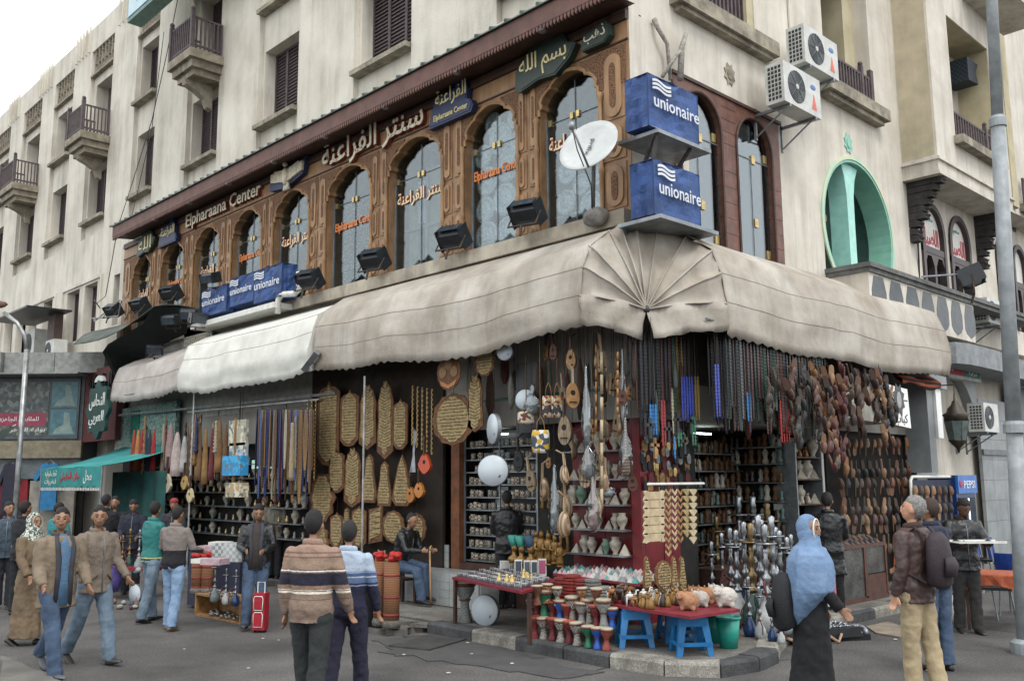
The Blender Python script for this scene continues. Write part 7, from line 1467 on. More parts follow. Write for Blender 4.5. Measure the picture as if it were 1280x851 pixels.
wrap(780,430,535,11,-.5,'thin instrument wrapped tight in clear plastic near the corner',GREYW,5); wrap(783,520,600,17,-.55,'tapering instrument in clear plastic with brown stripes at the corner',mat('brown_stripe','94806a','5d4a38',pat=('wave',8,2,'Z')),6)
wrap(760,600,622,20,-.6,'cone shaped plastic bundle below the flute near the corner',GREYW,7); wrap(666,480,520,24,-.7,'clear plastic wrapped drum hanging beside the patterned bags',GREYW,8)
for k,(px,pt,pb) in enumerate(((752,440,640),(745,430,540),(772,440,520))):
    a=LX(px,pt,-.7); b=LX(px,pb,-.7); t=thing('long_flute',['pale jointed staff hanging full length by the green stripe','thin dark flute hanging from the awning frame','short reed flute hanging near the corner'][k],'flute'); mb=MB(smooth=True); n=7
    for i in range(n): p=a.lerp(b,i/n); q=a.lerp(b,(i+.85)/n); mb.tube([p,q],.022 if k==0 else .014,7)
    mb.build('joint_section',mat('flute_bone','b8a98c','8a7a5e',rough=.5) if k==0 else TAN,t)
# drum discs
def disc2(px,py,rpx,X,yaw,label,squash=1):
    p=LX(px,py,X); d=(p-CAMP).length/FPX; r_=rpx*d; t=thing('frame_drum',label,'drum',p); t.rotation_euler=(R(90),0,R(-90+yaw))
    MB(smooth=False).lathe([(r_,0),(r_*1.02,.0),(r_*1.02,.05),(r_,.055),(r_*.98,.056)],32).build('rim',METAL,t); m=MB(smooth=True); m.lathe([(r_*.985,.055),(r_*.97,.062),(.001,.063)],32); m.build('drum_head',mat('drum_disc','b4bdc2','a6b0b6',rough=.4,scale=3),t)
    text('logo' if False else 'RMA',r_*.22,r_*.12,BLACK,Matrix.Translation((r_*.45,-r_*.35,.066))@Matrix.Rotation(R(60),4,'Z'),t,'maker_mark',.001,.004)
    if X>-1.2 and py<600: MB().tube([(0,r_,0.02),(0,4.05-p.z,.02)],.003,4).build('string',INK,t)
    return t
disc2(617,588,19,-.95,38,'round white drum head disc hanging lowest in front of the mug shelves'); disc2(620,536,19,-.9,-22,'white drum disc turned edge on, hanging above the round one'); disc2(608,762,18,-1.35,20,'white drum disc leaning against the jewellery table leg')
disc2(658,500,13,-.7,30,'small white tambourine hanging above the patterned cup')
# patterned bags and cups
def bag(px,pt,pb,wpx,X,label,m):
    a=LX(px,pt,X); b=LX(px,pb,X); d=(b-CAMP).length/FPX; W0=wpx*d/2; H_=(a.z-b.z); t=thing('patterned_bag',label,'bag',b); t.rotation_euler[2]=R(-45); mb=MB(smooth=True)
    mb.rings([[(W0*s_*math.cos(2*math.pi*k/16),W0*.6*s_*math.sin(2*math.pi*k/16),H_*z) for k in range(16)] for s_,z in ((.8,0),(1,.1),(1.02,.5),(.9,.62))]).build('bag_body',m,t)
    for s_ in (-1,1): MB(smooth=True).tube([(s_*W0*.5,0,H_*.6),(s_*W0*.35,0,H_*.85),(0,0,H_),(0,0,4.05-b.z)],.006,4).build('strap',TAN,t)
BP=mat('printed_cloth','b5ab99','51332c',rough=.8,pat=('cell',26,('c0b7a4','6d2f29','b9b0a0','2f3638','a58b5d','c9c2b4')))
bag(686,478,522,16,-.8,'left of the pair of brown printed cloth bags',BP); bag(697,478,522,15,-.8,'right of the pair of brown printed cloth bags',BP); bag(676,520,566,22,-.95,'white printed bag with a yellow figure below the pair',mat('printed_cloth2','c9c9c4','8d7530',rough=.7,pat=('cell',18,('cfcfca','c2c2bc','3b4550','b8922f','d0d0cb')))); bag(658,505,530,22,-.75,'red and white printed drum cup under the small tambourine',BP)
x=thing('black_panel','dark felt panel hanging behind the small tambourine','panel'); a=LX(646,455,-.4); b=LX(674,540,-.4); MB().box(-.42,-.4,b.y,a.y,b.z,a.z).build('felt',BLACK,x)
disc2(633,440,11,-.8,20,'green rimmed tambourine tucked up under the awning'); 
# toy guitars
def guitar(px,py,hpx,X,col,label):
    b=LX(px,py,X); d=(b-CAMP).length/FPX; h=hpx*d; t=thing('toy_guitar',label,'guitar'); M=toM(FL,-b.y,b.z,-X); w=h*.22
    ol=[(w*(1.0 if False else (1+.22*math.cos(2*a-.3)*-1))*math.sin(a)*(.85 if math.cos(a)>0 else 1.05),h*.28-h*.28*math.cos(a+math.pi)) for a in [2*math.pi*k/28 for k in range(28)]]
    MB(M).prism(ol,0,.05).build('body',mat('guitar_'+col,col,rough=.3),t); MB(M).prism([(h*.06*math.cos(k*.5),h*.33+h*.06*math.sin(k*.5)) for k in range(12)],.05,.052).build('sound_hole',INK,t); MB(M).box(-h*.02,h*.02,h*.5,h*.95,.02,.06).box(-h*.04,h*.04,h*.93,h*1.05,.02,.06).build('neck',WOODD,t)
guitar(533,592,44,-.5,'b8431c','bright orange red toy guitar hanging by the timber post'); guitar(526,622,34,-.5,'b97428','amber toy guitar hanging below the orange red one'); guitar(515,628,34,-.45,'a86a2b','small brown toy guitar half behind the amber one')
guitar(210,616,40,-.9,'b5ad97','pale gourd lute hanging left in the bead stall'); guitar(239,628,30,-.9,'c2b48f','cream toy guitar hanging by the support pole'); guitar(232,612,30,-.9,'a88c5b','round wooden lute by the support pole')
# white silver ribbons
x=thing('silver_ribbons','bundle of white and silver ribbons hanging beside the toy guitars','ribbons'); mb=MB()
for k in range(7): a=LX(516+k*.9,534+k,-.4); b=LX(519-k*1.1,590,-.4); mb.tube([a,a.lerp(b,.5)+Vector((0,.02*math.sin(k),0)),b],.008,4)
mb.build('ribbon',mat('silver_ribbon','b3b7bb','8a8e93',rough=.3),x)
# ---------- bead strings ----------
def strand(col,L_,w=.05,br=.011):
    mb=MB(smooth=True); n=int(L_/.045)
    for s_ in (-1,-.35,.3,1):
        pts=[];rr=[]
        for i in range(n*2+1): pts.append((s_*w*(.3+.7*math.sin(math.pi*min(1,i/(2*n)*.9+.1))),0,-L_*i/(2*n))); rr.append(br if i%2 else br*.35)
        mb.tube(pts,rr,5)
    return mb.mesh('bead_string',mat('beads_'+col,col,None,rough=.3,scale=30))
BC={}
def beads(p,col,L_,lab,grp,w=.05,br=.011,rz=0):
    k=(col,round(L_,1),w,br)
    if k not in BC: BC[k]=strand(col,L_,w,br)
    return inst(BC[k],'bead_string',loc=p,rz=rz,label=lab,cat='bead string',group=grp)
names={'2b3d78':'dark blue','8b6a3f':'amber brown','a9a18a':'bone coloured','4a5f95':'blue','5d3f2a':'brown'}
for k in range(34):
    px=322+2.1*k; c=['2b3d78','8b6a3f','4a5f95','a9a18a','5d3f2a','8b6a3f','2b3d78'][k%7]; p=LX(px,512,-.6-.1*(k%3)); beads(p,c,[1.5,1.1,1.7,1.3][k%4],'%s bead string hanging from the long rail right of the support pole'%names[c],'%s beads on the long rail'%names[c],.04,.016,rz=R(80+r.uniform(-40,40)))
cn={'24483a':'dark green','4a1f22':'maroon','4b5356':'slate grey','1f6fae':'turquoise blue','2a3f9c':'royal blue','8c2226':'dark red','2a6b4f':'green','8a7230':'mustard','222428':'black','4a2c22':'dark brown','7f8c8c':'grey','b02a22':'bright red','9c927a':'cream'}
for k in range(135):
    u=-.5+.0285*k; c=r.choice(['222428','222428','4a2c22','222428','24483a','4a1f22','4b5356','222428','4a2c22']); 
    if 2<=k<=6: c='222428'
    if 28<k<34: c='8a7230'
    p=(u,-.72-.12*(k%3) if u>.6 else -.3-.06*(k%3),3.98 if u>.6 else 3.9); beads(p,c,r.choice((.9,1.2,1.35,1.05)),'%s bead necklace hanging under the bead awning'%cn[c],'%s necklaces under the bead awning'%cn[c],.022,.009,rz=r.uniform(-.5,.5))
for (px,pt,pb,c,n) in ((817,505,548,'1f6fae',4),(830,500,560,'8c2226',3),(842,485,540,'9c927a',2),(852,540,600-40,'2a6b4f',4),(858,470,525,'2a3f9c',6),(872,470,530,'8a7230',3),(897,455,520,'2a3f9c',3),(925,470,530,'8c2226',2),(937,490,530,'1f6fae',3),(960,480,545,'4a2c22',3),(980,500,555,'b02a22',5),(868,520,560,'2a6b4f',3),(845,545,575,'1f6fae',2)):
    for j in range(max(1,n-1)):
        yy_=-.95 if px>885 else -.5; a=RY(px+j*3.2-n,pt,yy_); b=RY(px+j*3.2-n,pb,yy_); beads(a,c,round(a.z-b.z,1),'%s bead tassel in the front rank under the bead awning'%cn[c],'%s tassels in the front rank'%cn[c],.014,.009); 
        LASTO[0].name='bead_tassel'; PT_=LASTO[0]; MB().tube([(0,0,0),(0,0,3.96-a.z)],.005,4).build('cord',INK,PT_)
# ---------- slippers ----------
SLC=['452a20','2c1f1b','5f3c27','4c1f20','6b4a33','1f1f21','7a532f','3a2f2b','8a6b4e','4a3d31']; SLN=['brown','dark brown','tan','dark red','light tan','black','yellow tan','grey brown','pale leather','olive brown']
def slipper(c):
    m=[mat('sole_'+c,tuple(min(.5,x*.9+y) for x,y in zip(srgb(c),(.045,.03,.018))),rough=.8),mat('upper_'+c,c,rough=.5,scale=20)]
    mb=MB(); ol=[(0,-.13),(.032,-.11),(.038,-.05),(.037,.0),(.042,.06),(.036,.11),(.01,.145),(-.02,.135),(-.04,.1),(-.042,.05),(-.036,0),(-.036,-.06),(-.028,-.11)]
    mb.prism(ol,0,.016); mb.mi=1; mb.smooth=True; rs=[]
    for y,w,h in ((.0,.034,.03),(.04,.042,.045),(.09,.038,.036),(.13,.018,.022)): rs.append([(w*math.cos(math.pi*k/6),y,.014+h*math.sin(math.pi*k/6)) for k in range(7)])
    mb.rings(rs,close=False,cap=False); return mb.mesh('slipper',m)
SM_=[slipper(c) for c in SLC]
def slip(p,M3,i,lab,grp,s=1): 
    o=inst(SM_[i],'leather_slipper',label=lab,cat='slipper',group=grp); o.matrix_world=Matrix.Translation(p)@M3.to_4x4()@Matrix.Scale(s,4); return o
def face_r(rot,tilt=0): # sole plane upright on the right facade, toe pointing by rot
    return Matrix(((1,0,0),(0,0,-1),(0,1,0)))@Matrix.Rotation(R(rot),3,'Z')@Matrix.Rotation(R(tilt),3,'Y')
for cx_,w_,n,zb_,zt_ in ((3.15,.55,26,2.5,3.4),(3.95,.4,20,2.35,3.85),(4.55,.5,44,2.1,3.7),(5.35,.5,56,1.75,3.8),(6.2,.5,30,2.3,3.8),(6.95,.35,30,2.2,3.7),(7.45,.2,14,2.4,3.7)):
    pass
# strings of slippers hung below the right awning (pixel columns of the clusters)
cl=[(962,455,520,7,1),(985,460,545,10,0),(1003,450,555,13,5),(1018,455,520,10,0),(1030,470,560,14,2),(1042,455,585,20,3),(1052,470,590,14,3),(1066,460,525,10,1),(1078,470,545,12,0),(1090,460,525,10,1),(1101,470,530,11,7),(1110,480,550,14,5),(1036,500,560,12,4)]
for q,(px,pt,pb,n,ci) in enumerate(cl):
    pb=min(pb,558) if q not in (5,6,16) else pb
    for k in range(n):
        p=RY(px+r.uniform(-7,7),pt+(pb-pt)*k/n,-.85-.25*r.random()); i=ci if r.random()<.6 else r.randrange(10)
        slip(p,face_r(180+r.uniform(-40,40),r.uniform(-50,50)),i,'%s leather slipper in the dense bunches hanging under the bead awning'%SLN[i],'%s slippers bunched under the bead awning'%SLN[i],r.uniform(1.05,1.35))
# slippers on the display wall
for row,(py,n) in enumerate(((560,12),(586,11),(610,12),(633,10),(656,12),(680,11))):
    for k in range(n):
        px=1051+k*8+(4 if row%2 else 0)+r.uniform(-1.5,1.5); p=RY(px,py+(px-1050)*-.02,-.12-.04*(row)); i=r.choice((0,2,1,8,5,5,7,9)) if row not in (0,6) else r.choice((6,8,4,2,0,3))
        slip(p,face_r((0 if row%2==0 else 180)+r.uniform(-22,22),r.uniform(-35,35)),i,'%s slipper displayed upright on the shoe wall by the white column'%SLN[i],'%s slippers on the shoe wall'%SLN[i],r.uniform(1.1,1.35))
for row,py in enumerate((618,640,662)):
    for k in range(7):
        p=RY(1143+k*7.5,py,-.5); i=r.choice((8,2,5,9,4,7)); slip(p,face_r(r.uniform(-8,8),r.uniform(-12,12)),i,'%s slipper on the white framed rack right of the shoe wall'%SLN[i],'%s slippers on the white rack'%SLN[i],1.2)
x=thing('white_shoe_rack','white tubular rack of slippers right of the shoe wall','rack'); a=RY(1138,600,-.45); b=RY(1200,700,-.45); MB(smooth=True).tube([(a.x,-.45,.15),(a.x,-.45,a.z),(a.x+.08,-.45,a.z+.06),(b.x-.1,-.45,a.z+.06),(b.x,-.45,a.z-.02),(b.x,-.45,.15)],.03,8).build('tube_frame',WHITE,x)
MB().box(a.x,b.x,-.47,-.44,.15,a.z).build('backing_board',mat('rack_navy','1d2740'),x)
# shoe counter
ct=thing('shoe_counter','brown framed glass fronted counter of shoes under the slipper wall','counter'); a=G(1050,768,.12); b=G(1128,757,.12); CB=mat('counter_brown','553224','3c231a',rough=.5,coord='World')
x0,x1=3.45,5.0; yf=-.95
MB().box(x0,x1,yf,-.2,.15,.22).box(x0,x1,yf,-.2,.95,1.0).build('counter_top',CB,ct); MB().box(x0,x0+.05,yf,yf+.05,.2,.95).box(x1-.05,x1,yf,yf+.05,.2,.95).box(x0+.78,x0+.86,yf,yf+.04,.2,.95).box(x0,x0+.05,-.25,-.2,.2,.95).build('frame_post',CB,ct)
MB().box(x0+.05,x0+.78,yf+.02,yf+.03,.22,.95).build('glass_panel',mat('dusty_glass','4f504c','2f302e',rough=.3,scale=4,bump=.3),ct); MB().box(x0+.86,x1-.05,yf+.02,yf+.03,.55,.95).build('glass_panel',mat('dusty_glass','4'),ct); MB().box(x0+.86,x1-.05,yf+.01,yf+.03,.22,.53).build('wood_panel',CB,ct); MB().box(x0-.0,x0+.02,yf+.05,-.25,.22,.95).build('glass_panel',mat('dusty_glass','4'),ct)
for k in range(26):
    slip(Vector((x0+.08+.056*k,yf+.15+.18*(k%3),1.02)),Matrix.Rotation(R(180+r.uniform(-25,25)),3,'Z')@Matrix.Rotation(R(-35),3,'X'),r.choice((5,5,7,0,1)),'dark sandal standing on top of the shoe counter','dark sandals on the counter',1.1)
# ---------- right shop interior ----------
rs=thing('shop_shelving','tall dark shelves crowded with small figures inside the hookah shop','shelf')
MB().box(1.4,4.7,1.75,1.8,.15,2.8).build('back_panel',DARK,rs); MB().box(4.0,4.05,.2,1.75,.15,2.8).build('side_panel',DARK,rs)
SMF=[MB(smooth=True).lathe([(.03,0),(.035,.02),(.018,.06),(.03,.1),(.01,.14)],7).mesh('small_figure',m) for m in (mat('fig_amberd','6b4a2e','45301e'),FM[2],FM[1],mat('fig_greenish','4f6660','33453f',rough=.3))]
for i,z in enumerate((.7,1.0,1.3,1.58,1.86,2.14,2.42)):
    MB().box(1.45,4.0,.95,1.75,z-.02,z).build('shelf_board',METAL,rs)
    for k in range(32):
        if i in(0,) and k%2: continue
        inst(SMF[(0 if 1.6+.078*k>2.9 else 3) if r.random()<.6 else r.randrange(4)],'small_figure',loc=(1.52+.078*k,1.0+.12*(k%2),z),scale=r.uniform(1.1,1.8),label='little figure standing in the dim shelf rows of the hookah shop',cat='figurine',group='little figures on the dim right shop shelves')
x=thing('shelf_tube_light','lit fluorescent tube over the shelves in the right shop','light'); a=RY(900,566,1.2); b=RY(925,566,1.2); MB().box(2.0,2.7,.7,.72,2.7,2.72).build('tube',mat('lit_tube3','dfeee8','dfeee8',emit=14),x)
rk=thing('souvenir_rack','open shelf rack of pyramids and busts beside the white column','rack')
for z in (2.35,2.0,1.6,1.2): MB().box(3.85,4.68,-.1,.25,z-.02,z).build('shelf_board',WOODD,rk)
MB().box(3.83,3.86,-.1,.25,.9,2.6).box(4.66,4.69,-.1,.25,.9,2.6).build('upright',METAL,rk)
for i,z in enumerate((2.35,2.0,1.6,1.2)):
    for k in range(7): o_=r.choice((CN,URM[0],CT[0],CT[2])); inst(o_,'souvenir',loc=(3.93+.105*k,.0+.1*(k%2),z),scale=1.2 if o_ in (CN,URM[0]) else 1.5,rz=r.random(),label='pale souvenir figure on the open rack beside the white column',cat='souvenir',group='souvenirs on the open rack')
# hanging cream scalloped boards and sticks on the rod by the red doors
rd=thing('display_rod','white rod stand carrying cream scalloped boards in front of the red doors','stand'); a=RY(800,605,-.75); b=RY(880,608,-.75); MB().tube([(a.x+.15,-.75,a.z),(b.x,-.75,a.z)],.016,6).build('rod',WHITE,rd); MB().tube([(a.x+.3,-.75,a.z),(a.x+.3,-.75,4.0)],.004,4).tube([(b.x-.1,-.75,a.z),(b.x-.1,-.75,4.0)],.004,4).build('hanging_wire',INK,rd)
CRM=mat('cream_ply','b8a988','97876a',rough=.7,scale=8)
for k in range(6):
    p=RY(817,619+10.5*k,-.85); d=(p-CAMP).length/FPX; W0=.42*1.0; t=thing('scalloped_board',['topmost','second from the top','third from the top','fourth from the top','fifth from the top','lowest'][k]+' of the cream scalloped boards strung together by the red doors','board')
    ol=[(-.21,-.05),(-.15,-.06),(-.1,-.045),(.1,-.045),(.15,-.06),(.21,-.05),(.18,0),(.21,.05),(.15,.06),(.1,.045),(-.1,.045),(-.15,.06),(-.21,.05),(-.18,0)]
    MB(FR@Matrix.Translation((p.x,p.z,.85))).prism(ol,0,.015).build('board',CRM,t); MB(FR@Matrix.Translation((p.x,p.z,.85))).tube([(-.1,.05,.01),(-.1,.1,.01)],.006,4).tube([(.1,.05,.01),(.1,.1,.01)],.006,4).build('link',TAN,t)
for j,(px,n) in enumerate(((835,10),(843,9),(850,8),(858,7),(866,8))):
    for k in range(n):
        p=RY(px,616+8.5*k,-.8-.02*j); t_=MB(FR@Matrix.Translation((p.x,p.z,.8+.02*j))).prism([(-.055,.02),(0,-.03),(.055,.02),(.05,.05),(0,0),(-.05,.05)] if j<3 else [(-.08,.03),(0,-.04),(.08,.03),(.05,.05),(-.05,.05)],0,.012).build('crescent_charm',[PLQ,CRM,TAN][j%3],label='small crescent shaped wooden charm in the strings beside the cream boards',cat='charm',group='crescent charms by the cream boards')
pq(829,700,738,22,'oval','cut out gilt calligraphy ornament standing behind the animals',-.9,F=FR)
for k,px in enumerate((808,842,852)): pq(px,694,736,10,'taper','small wooden ornament standing behind the camel figures, %s one'%['left','middle','right'][k],-.85,F=FR)
# crosses and masks on the red door
for k,(px,py) in enumerate(((818,560),(812,535),(835,540),(855,555),(846,528),(862,530))):
    p=RY(px,py,-.5); MB(FR@Matrix.Translation((p.x,p.z,.5))).box(-.02,.02,-.13,.13,0,.02).box(-.08,.08,.02,.06,0,.02).build('hanging_cross',[TAN,BLACK,BLACK,BLACK,BLACK,BLACK][k],label=['pale wooden cross hanging before the red door','small black metal ornament hanging high left of the red door','black metal ornament right of the pale cross','black metal ornament hanging lowest by the right shop','black metal ornament under the blue beads','black metal ornament at the right of the group'][k],cat='ornament')
# card rack
cr_=thing('card_rack','tall silver rack of small cards and keyrings behind the woman in blue','rack'); p=G(985,745,.15); cr_.location=p; cr_.rotation_euler[2]=R(10)
MB().box(-.22,.22,.0,.03,.25,1.35).box(-.22,.22,-.05,.08,1.36,1.46).build('panel',mat('rack_panel','8d8e8a','74756f',rough=.5),cr_); MB().tube([(0,.02,0),(0,.02,1.6)],.02,6).build('pole',METAL,cr_)
m=[MB().box(-.028,.028,-.012,0,-.045,.045).mesh('card',mat('card_%d'%k,c,c2,rough=.4,scale=60)) for k,(c,c2) in enumerate((('a59f8d','6d675a'),('8a6f4a','b7a98a'),('5d5f60','a7a8a3')))]
for i in range(10):
    for k in range(6): inst(m[(i*5+k*3)%3],'card',cr_,loc=(-.18+.072*k,0,.32+.105*i))
for k in range(8): inst(m[1],'orange_card',cr_,loc=(-.18+.05*k,-.02,1.51))
# black case of silver goods on the ground
cs=thing('open_black_case','open black case of silver trinkets lying on the road edge beside the woman in blue','case'); p=G(1010,800,0); cs.location=p; cs.rotation_euler[2]=R(-25)
MB().box(-.55,.65,-.25,.25,.05,.16).build('case',BLACK,cs); mb=MB(smooth=True)
for k in range(120): mb.ell((r.uniform(-.52,.62),r.uniform(-.22,.22),.17),(.03,.02,.012),6,3)
mb.build('trinkets',mat('chrome','c'),cs,kind='stuff'); MB().tube([(-.5,-.27,.1),(-.3,-.34,.02),(-.2,-.3,.02),(-.12,-.27,.1)],.018,6).tube([(.1,-.27,.1),(.2,-.34,.02),(.3,-.27,.1)],.018,6).build('strap',mat('strap_tan','a58a73','8d7360'),cs)
x=thing('floor_mat','beige cloth mat lying on the road by the right kerb','mat'); q=[G(1083,784),G(1110,778),G(1140,788),G(1125,797),G(1095,792)]; MB().prism([(p.x,p.y) for p in q],.004,.02).build('mat_cloth',mat('mat_beige','8f8474','766b5c',rough=.95,bump=.6),x)
x=thing('white_carton_bag','white plastic bag of goods on the pavement between the tourist and the tray man','bag'); p=G(1195,778,0); x.location=p; MB(smooth=True).ell((0,0,.18),(.16,.12,.2),12,7).build('bag_body',WHITE,x)
# ---------- left stalls ----------
def roll(px,py,rpx,hpx,lab,z=.1,flower=True):
    p=G(px,py,z); d=(p-CAMP).length/FPX; r_=rpx*d; h=hpx*d; t=thing('rolled_basket',lab,'basket',p); rt=mat('rattan','7d5638','5a3b26',rough=.9,pat=('wave',14,1,'Z'))
    MB(smooth=True).lathe([(r_,0),(r_,h)],16).build('cylinder',rt,t); mb=MB(smooth=True)
    for z_ in (.18,.45,.78): mb.lathe([(r_*1.02,h*z_),(r_*1.05,h*z_+.01),(r_*1.02,h*z_+.03)],16)
    mb.build('red_band',mat('band_red','7a2a26'),t); MB(smooth=True).lathe([(r_*1.15,-.0),(r_*1.2,.06),(r_,.1)],14).build('foot',CONC,t)
    if flower:
        mb=MB(smooth=True); rr=random.Random(px)
        for k in range(12): a=rr.random()*6.28; q=rr.random()*r_*.9; mb.ell((q*math.cos(a),q*math.sin(a),h+.03+rr.random()*.07),(.06,.06,.035),8,4,ax=Matrix.Rotation(rr.uniform(-.6,.6),3,'X'))
        mb.build('red_flowers',mat('flower_red','b01f1c','86130f',rough=.7),t)
roll(489,784,9.5,76,'right of the two tall rattan cylinders topped with red flowers beside the seated man'); roll(474,781,7.5,74,'left of the two tall rattan cylinders topped with red flowers')
roll(245,742,6,38,'leftmost rattan cylinder with a red top in the bead stall',z=.3); roll(258,742,6.5,38,'middle rattan cylinder with a red top in the bead stall',z=.3); roll(271,736,7,42,'rightmost rattan cylinder with a red flower top in the bead stall',z=.3)
x=thing('wire_stand','black wire stand with looped holders beside the boyish man','stand'); p=G(463,790,0); x.location=p; mb=MB(smooth=True)
for z_ in (.1,.32,.54): mb.tube([(.0,.05,z_),(.12,.0,z_),(.16,-.02,z_+.08),(.12,0,z_+.17),(0,.05,z_+.17)],.012,6)
mb.tube([(0,.05,0),(0,.05,.8)],.015,6).build('wire_loops',METAL,x); MB().box(-.12,.1,.0,.2,0,.72).build('bag_back',BLACK,x)
bs=thing('low_box_shelf','open wooden crate shelf full of brass goods on the road at the bead stall','shelf'); a=G(243,768,0); b=G(300,780,0); mid=(a+b)/2; bs.location=mid; ang=math.atan2(b.y-a.y,b.x-a.x); bs.rotation_euler[2]=ang; L_=(b-a).length
MB().box(-L_/2,L_/2,0,.4,0,.03).box(-L_/2,L_/2,0,.4,.3,.33).box(-L_/2,-L_/2+.03,0,.4,.03,.3).box(L_/2-.03,L_/2,0,.4,.03,.3).box(-L_/2,L_/2,.38,.4,.03,.3).build('crate',TAN,bs)
mb=MB(smooth=True)
for k in range(60): mb.ell((r.uniform(-L_/2+.05,L_/2-.05),r.uniform(.0,.35),.35 if k%2 else .06),(.04,.03,.02),6,3)
mb.build('brass_goods',JM,bs,kind='stuff')
def carton(px,py,w,d_,h,z,m,lab,rz=0):
    p=G(px,py,z); MB().box(-w/2,w/2,0,d_,0,h).build('carton',m,loc=p,rz=rz,label=lab,cat='box')
x=thing('goods_counter','draped counter carrying white boxes behind the rattan cylinders','counter'); p=G(236,700,.75); q=G(300,706,.75); MB().prism([(p.x,p.y),(q.x,q.y),(q.x+.5,q.y+.5),(p.x+.5,p.y+.5)],.05,.9).build('draped_top',mat('navy_drape','242b45','1a2033'),x)
WB=mat('white_net_box','b9bdbd','7f8484',rough=.5,pat=('check',20)); PKB=mat('pink_packet','b59da3','8f7a80',rough=.5,scale=14)
for k,(px,py,lb) in enumerate(((250,704,'flat white packet at the left of the draped counter'),(262,706,'pinkish packet in the middle of the draped counter'),(276,700,'white net box on the draped counter, left of two'),(290,702,'white net box on the draped counter, right of two'),(270,690,'small white carton at the back of the draped counter'),(255,692,'packet of white trinkets at the back left of the counter'))): carton(px,py,.3,.25,[.06,.08,.24,.24,.16,.12][k],.9,[WHITE,PKB,WB,WB,WHITE,PKB][k],lb,R(-60))
sc_=thing('red_suitcase','small red suitcase with white trim standing on the road','suitcase'); p=G(322,791,0); sc_.location=p; sc_.rotation_euler[2]=heading(8); RS=mat('suitcase_red','a3172a','7f1020',rough=.5)
MB().box(-.085,.085,0,.16,.04,.52).build('case',RS,sc_)
mb=MB(smooth=True)
for z0,z1 in ((.08,.27),(.3,.48)): mb.tube([(-.06,-.012,z0),(.06,-.012,z0),(.065,-.012,z1-.03),(.05,-.012,z1),(-.05,-.012,z1),(-.065,-.012,z1-.03),(-.06,-.012,z0)],.007,5)
mb.build('white_piping',WHITE,sc_); MB().box(-.055,.055,-.02,0,.09,.25).box(-.055,.055,-.02,0,.32,.46).build('pocket',RS,sc_); MB().tube([(-.05,.08,.52),(-.05,.08,.66),(.05,.08,.66),(.05,.08,.52)],.008,5).build('handle',WHITE,sc_)
for s_ in (-1,1): MB(Matrix.Translation((s_*.07,.08,.03))@Matrix.Rotation(R(90),4,'Y'),smooth=True).lathe([(.03,-.01),(.03,.01)],10).build('wheel',BLACK,sc_)
# hanging sashes, gourds, prints of the bead stall
def sash(px,pt,pb,wpx,X,col,lab):
    a=LX(px,pt,X); b=LX(px,pb,X); d=(a-CAMP).length/FPX; W0=wpx*d/2; mb=MB(smooth=True); mb.rings([[(w*math.cos(2*math.pi*k/10),.5*w*math.sin(2*math.pi*k/10)*(1+.3*math.sin(k*3+i)),a.z+(b.z-a.z)*f) for k in range(10)] for i,(f,w) in enumerate(((1,W0*1.1),(.8,W0),(.5,W0*.9),(.2,W0*.6),(0,W0*.25)))])
    mb.build('hanging_scarf',mat('sash_'+col,col,None,rough=.85,scale=14,bump=.5),loc=(a.x,a.y,0),rz=R(-50),label=lab,cat='scarf')
for k,(px,c) in enumerate(((168,'8c3a2b'),(173,'a1713f'),(178,'8d2a26'),(183,'25324f'),(188,'232a38'),(193,'8f2622'))): sash(px,537,590,7,-.9,c,['brown red','tan','red','navy','dark','scarlet'][k]+' scarf hanging in the bunch above the turquoise awning end')
for k,(px,pt,pb,w_,c) in enumerate(((207,535,610,9,'8b7f78'),(214,530,585,12,'94807c'),(222,540,595,14,'b3a49f'),(231,545,590,10,'a9a9a6'),(240,530,600,8,'5f4a3b'),(250,528,600,9,'7b5d3f'),(258,535,605,8,'8a6a40'),(266,535,600,7,'6b2f36'),(275,525,590,10,'8f6b45'),(283,530,600,8,'6e5236'))): sash(px,pt,pb,w_,-.8,c,'%s bundle on the rail of the bead stall, %s of ten'%(['grey brown','mauve','pink','white plastic','dark brown','brown','amber','wine red','tan rope','brown fringe'][k],ordn[k] if k<9 else 'rightmost'))
for k,(px,py,w_,h_,c,lb) in enumerate(((299,541,20,30,'9a9684','printed cream picture cloth hanging beside the bead strings'),(299,562,20,16,'8f9aa0','blue grey printed cloth hanging under the cream one'),(298,582,22,24,'2b7fae','bright blue box bag hanging under the printed cloths'),(300,612,18,18,'a08d6a','small tan box hanging below the blue box bag'))):
    a=LX(px-w_/2,py-h_/2,-.9); b=LX(px+w_/2,py+h_/2,-.9); t=thing('hanging_print',lb,'hanging print'); MB(FL).box(-a.y,-b.y,b.z,a.z,.88,.94 if k<2 else 1.05).build('print',mat('print_'+c,c,None,rough=.7,pat=('cell',14,(c,'c2bda9' if k!=2 else '3a9cc9',c,'5d6b70'))),t); MB(FL).tube([(-(a.y+b.y)/2,a.z,.9),(-(a.y+b.y)/2,3.78,.9)],.005,4).build('string',INK,t)
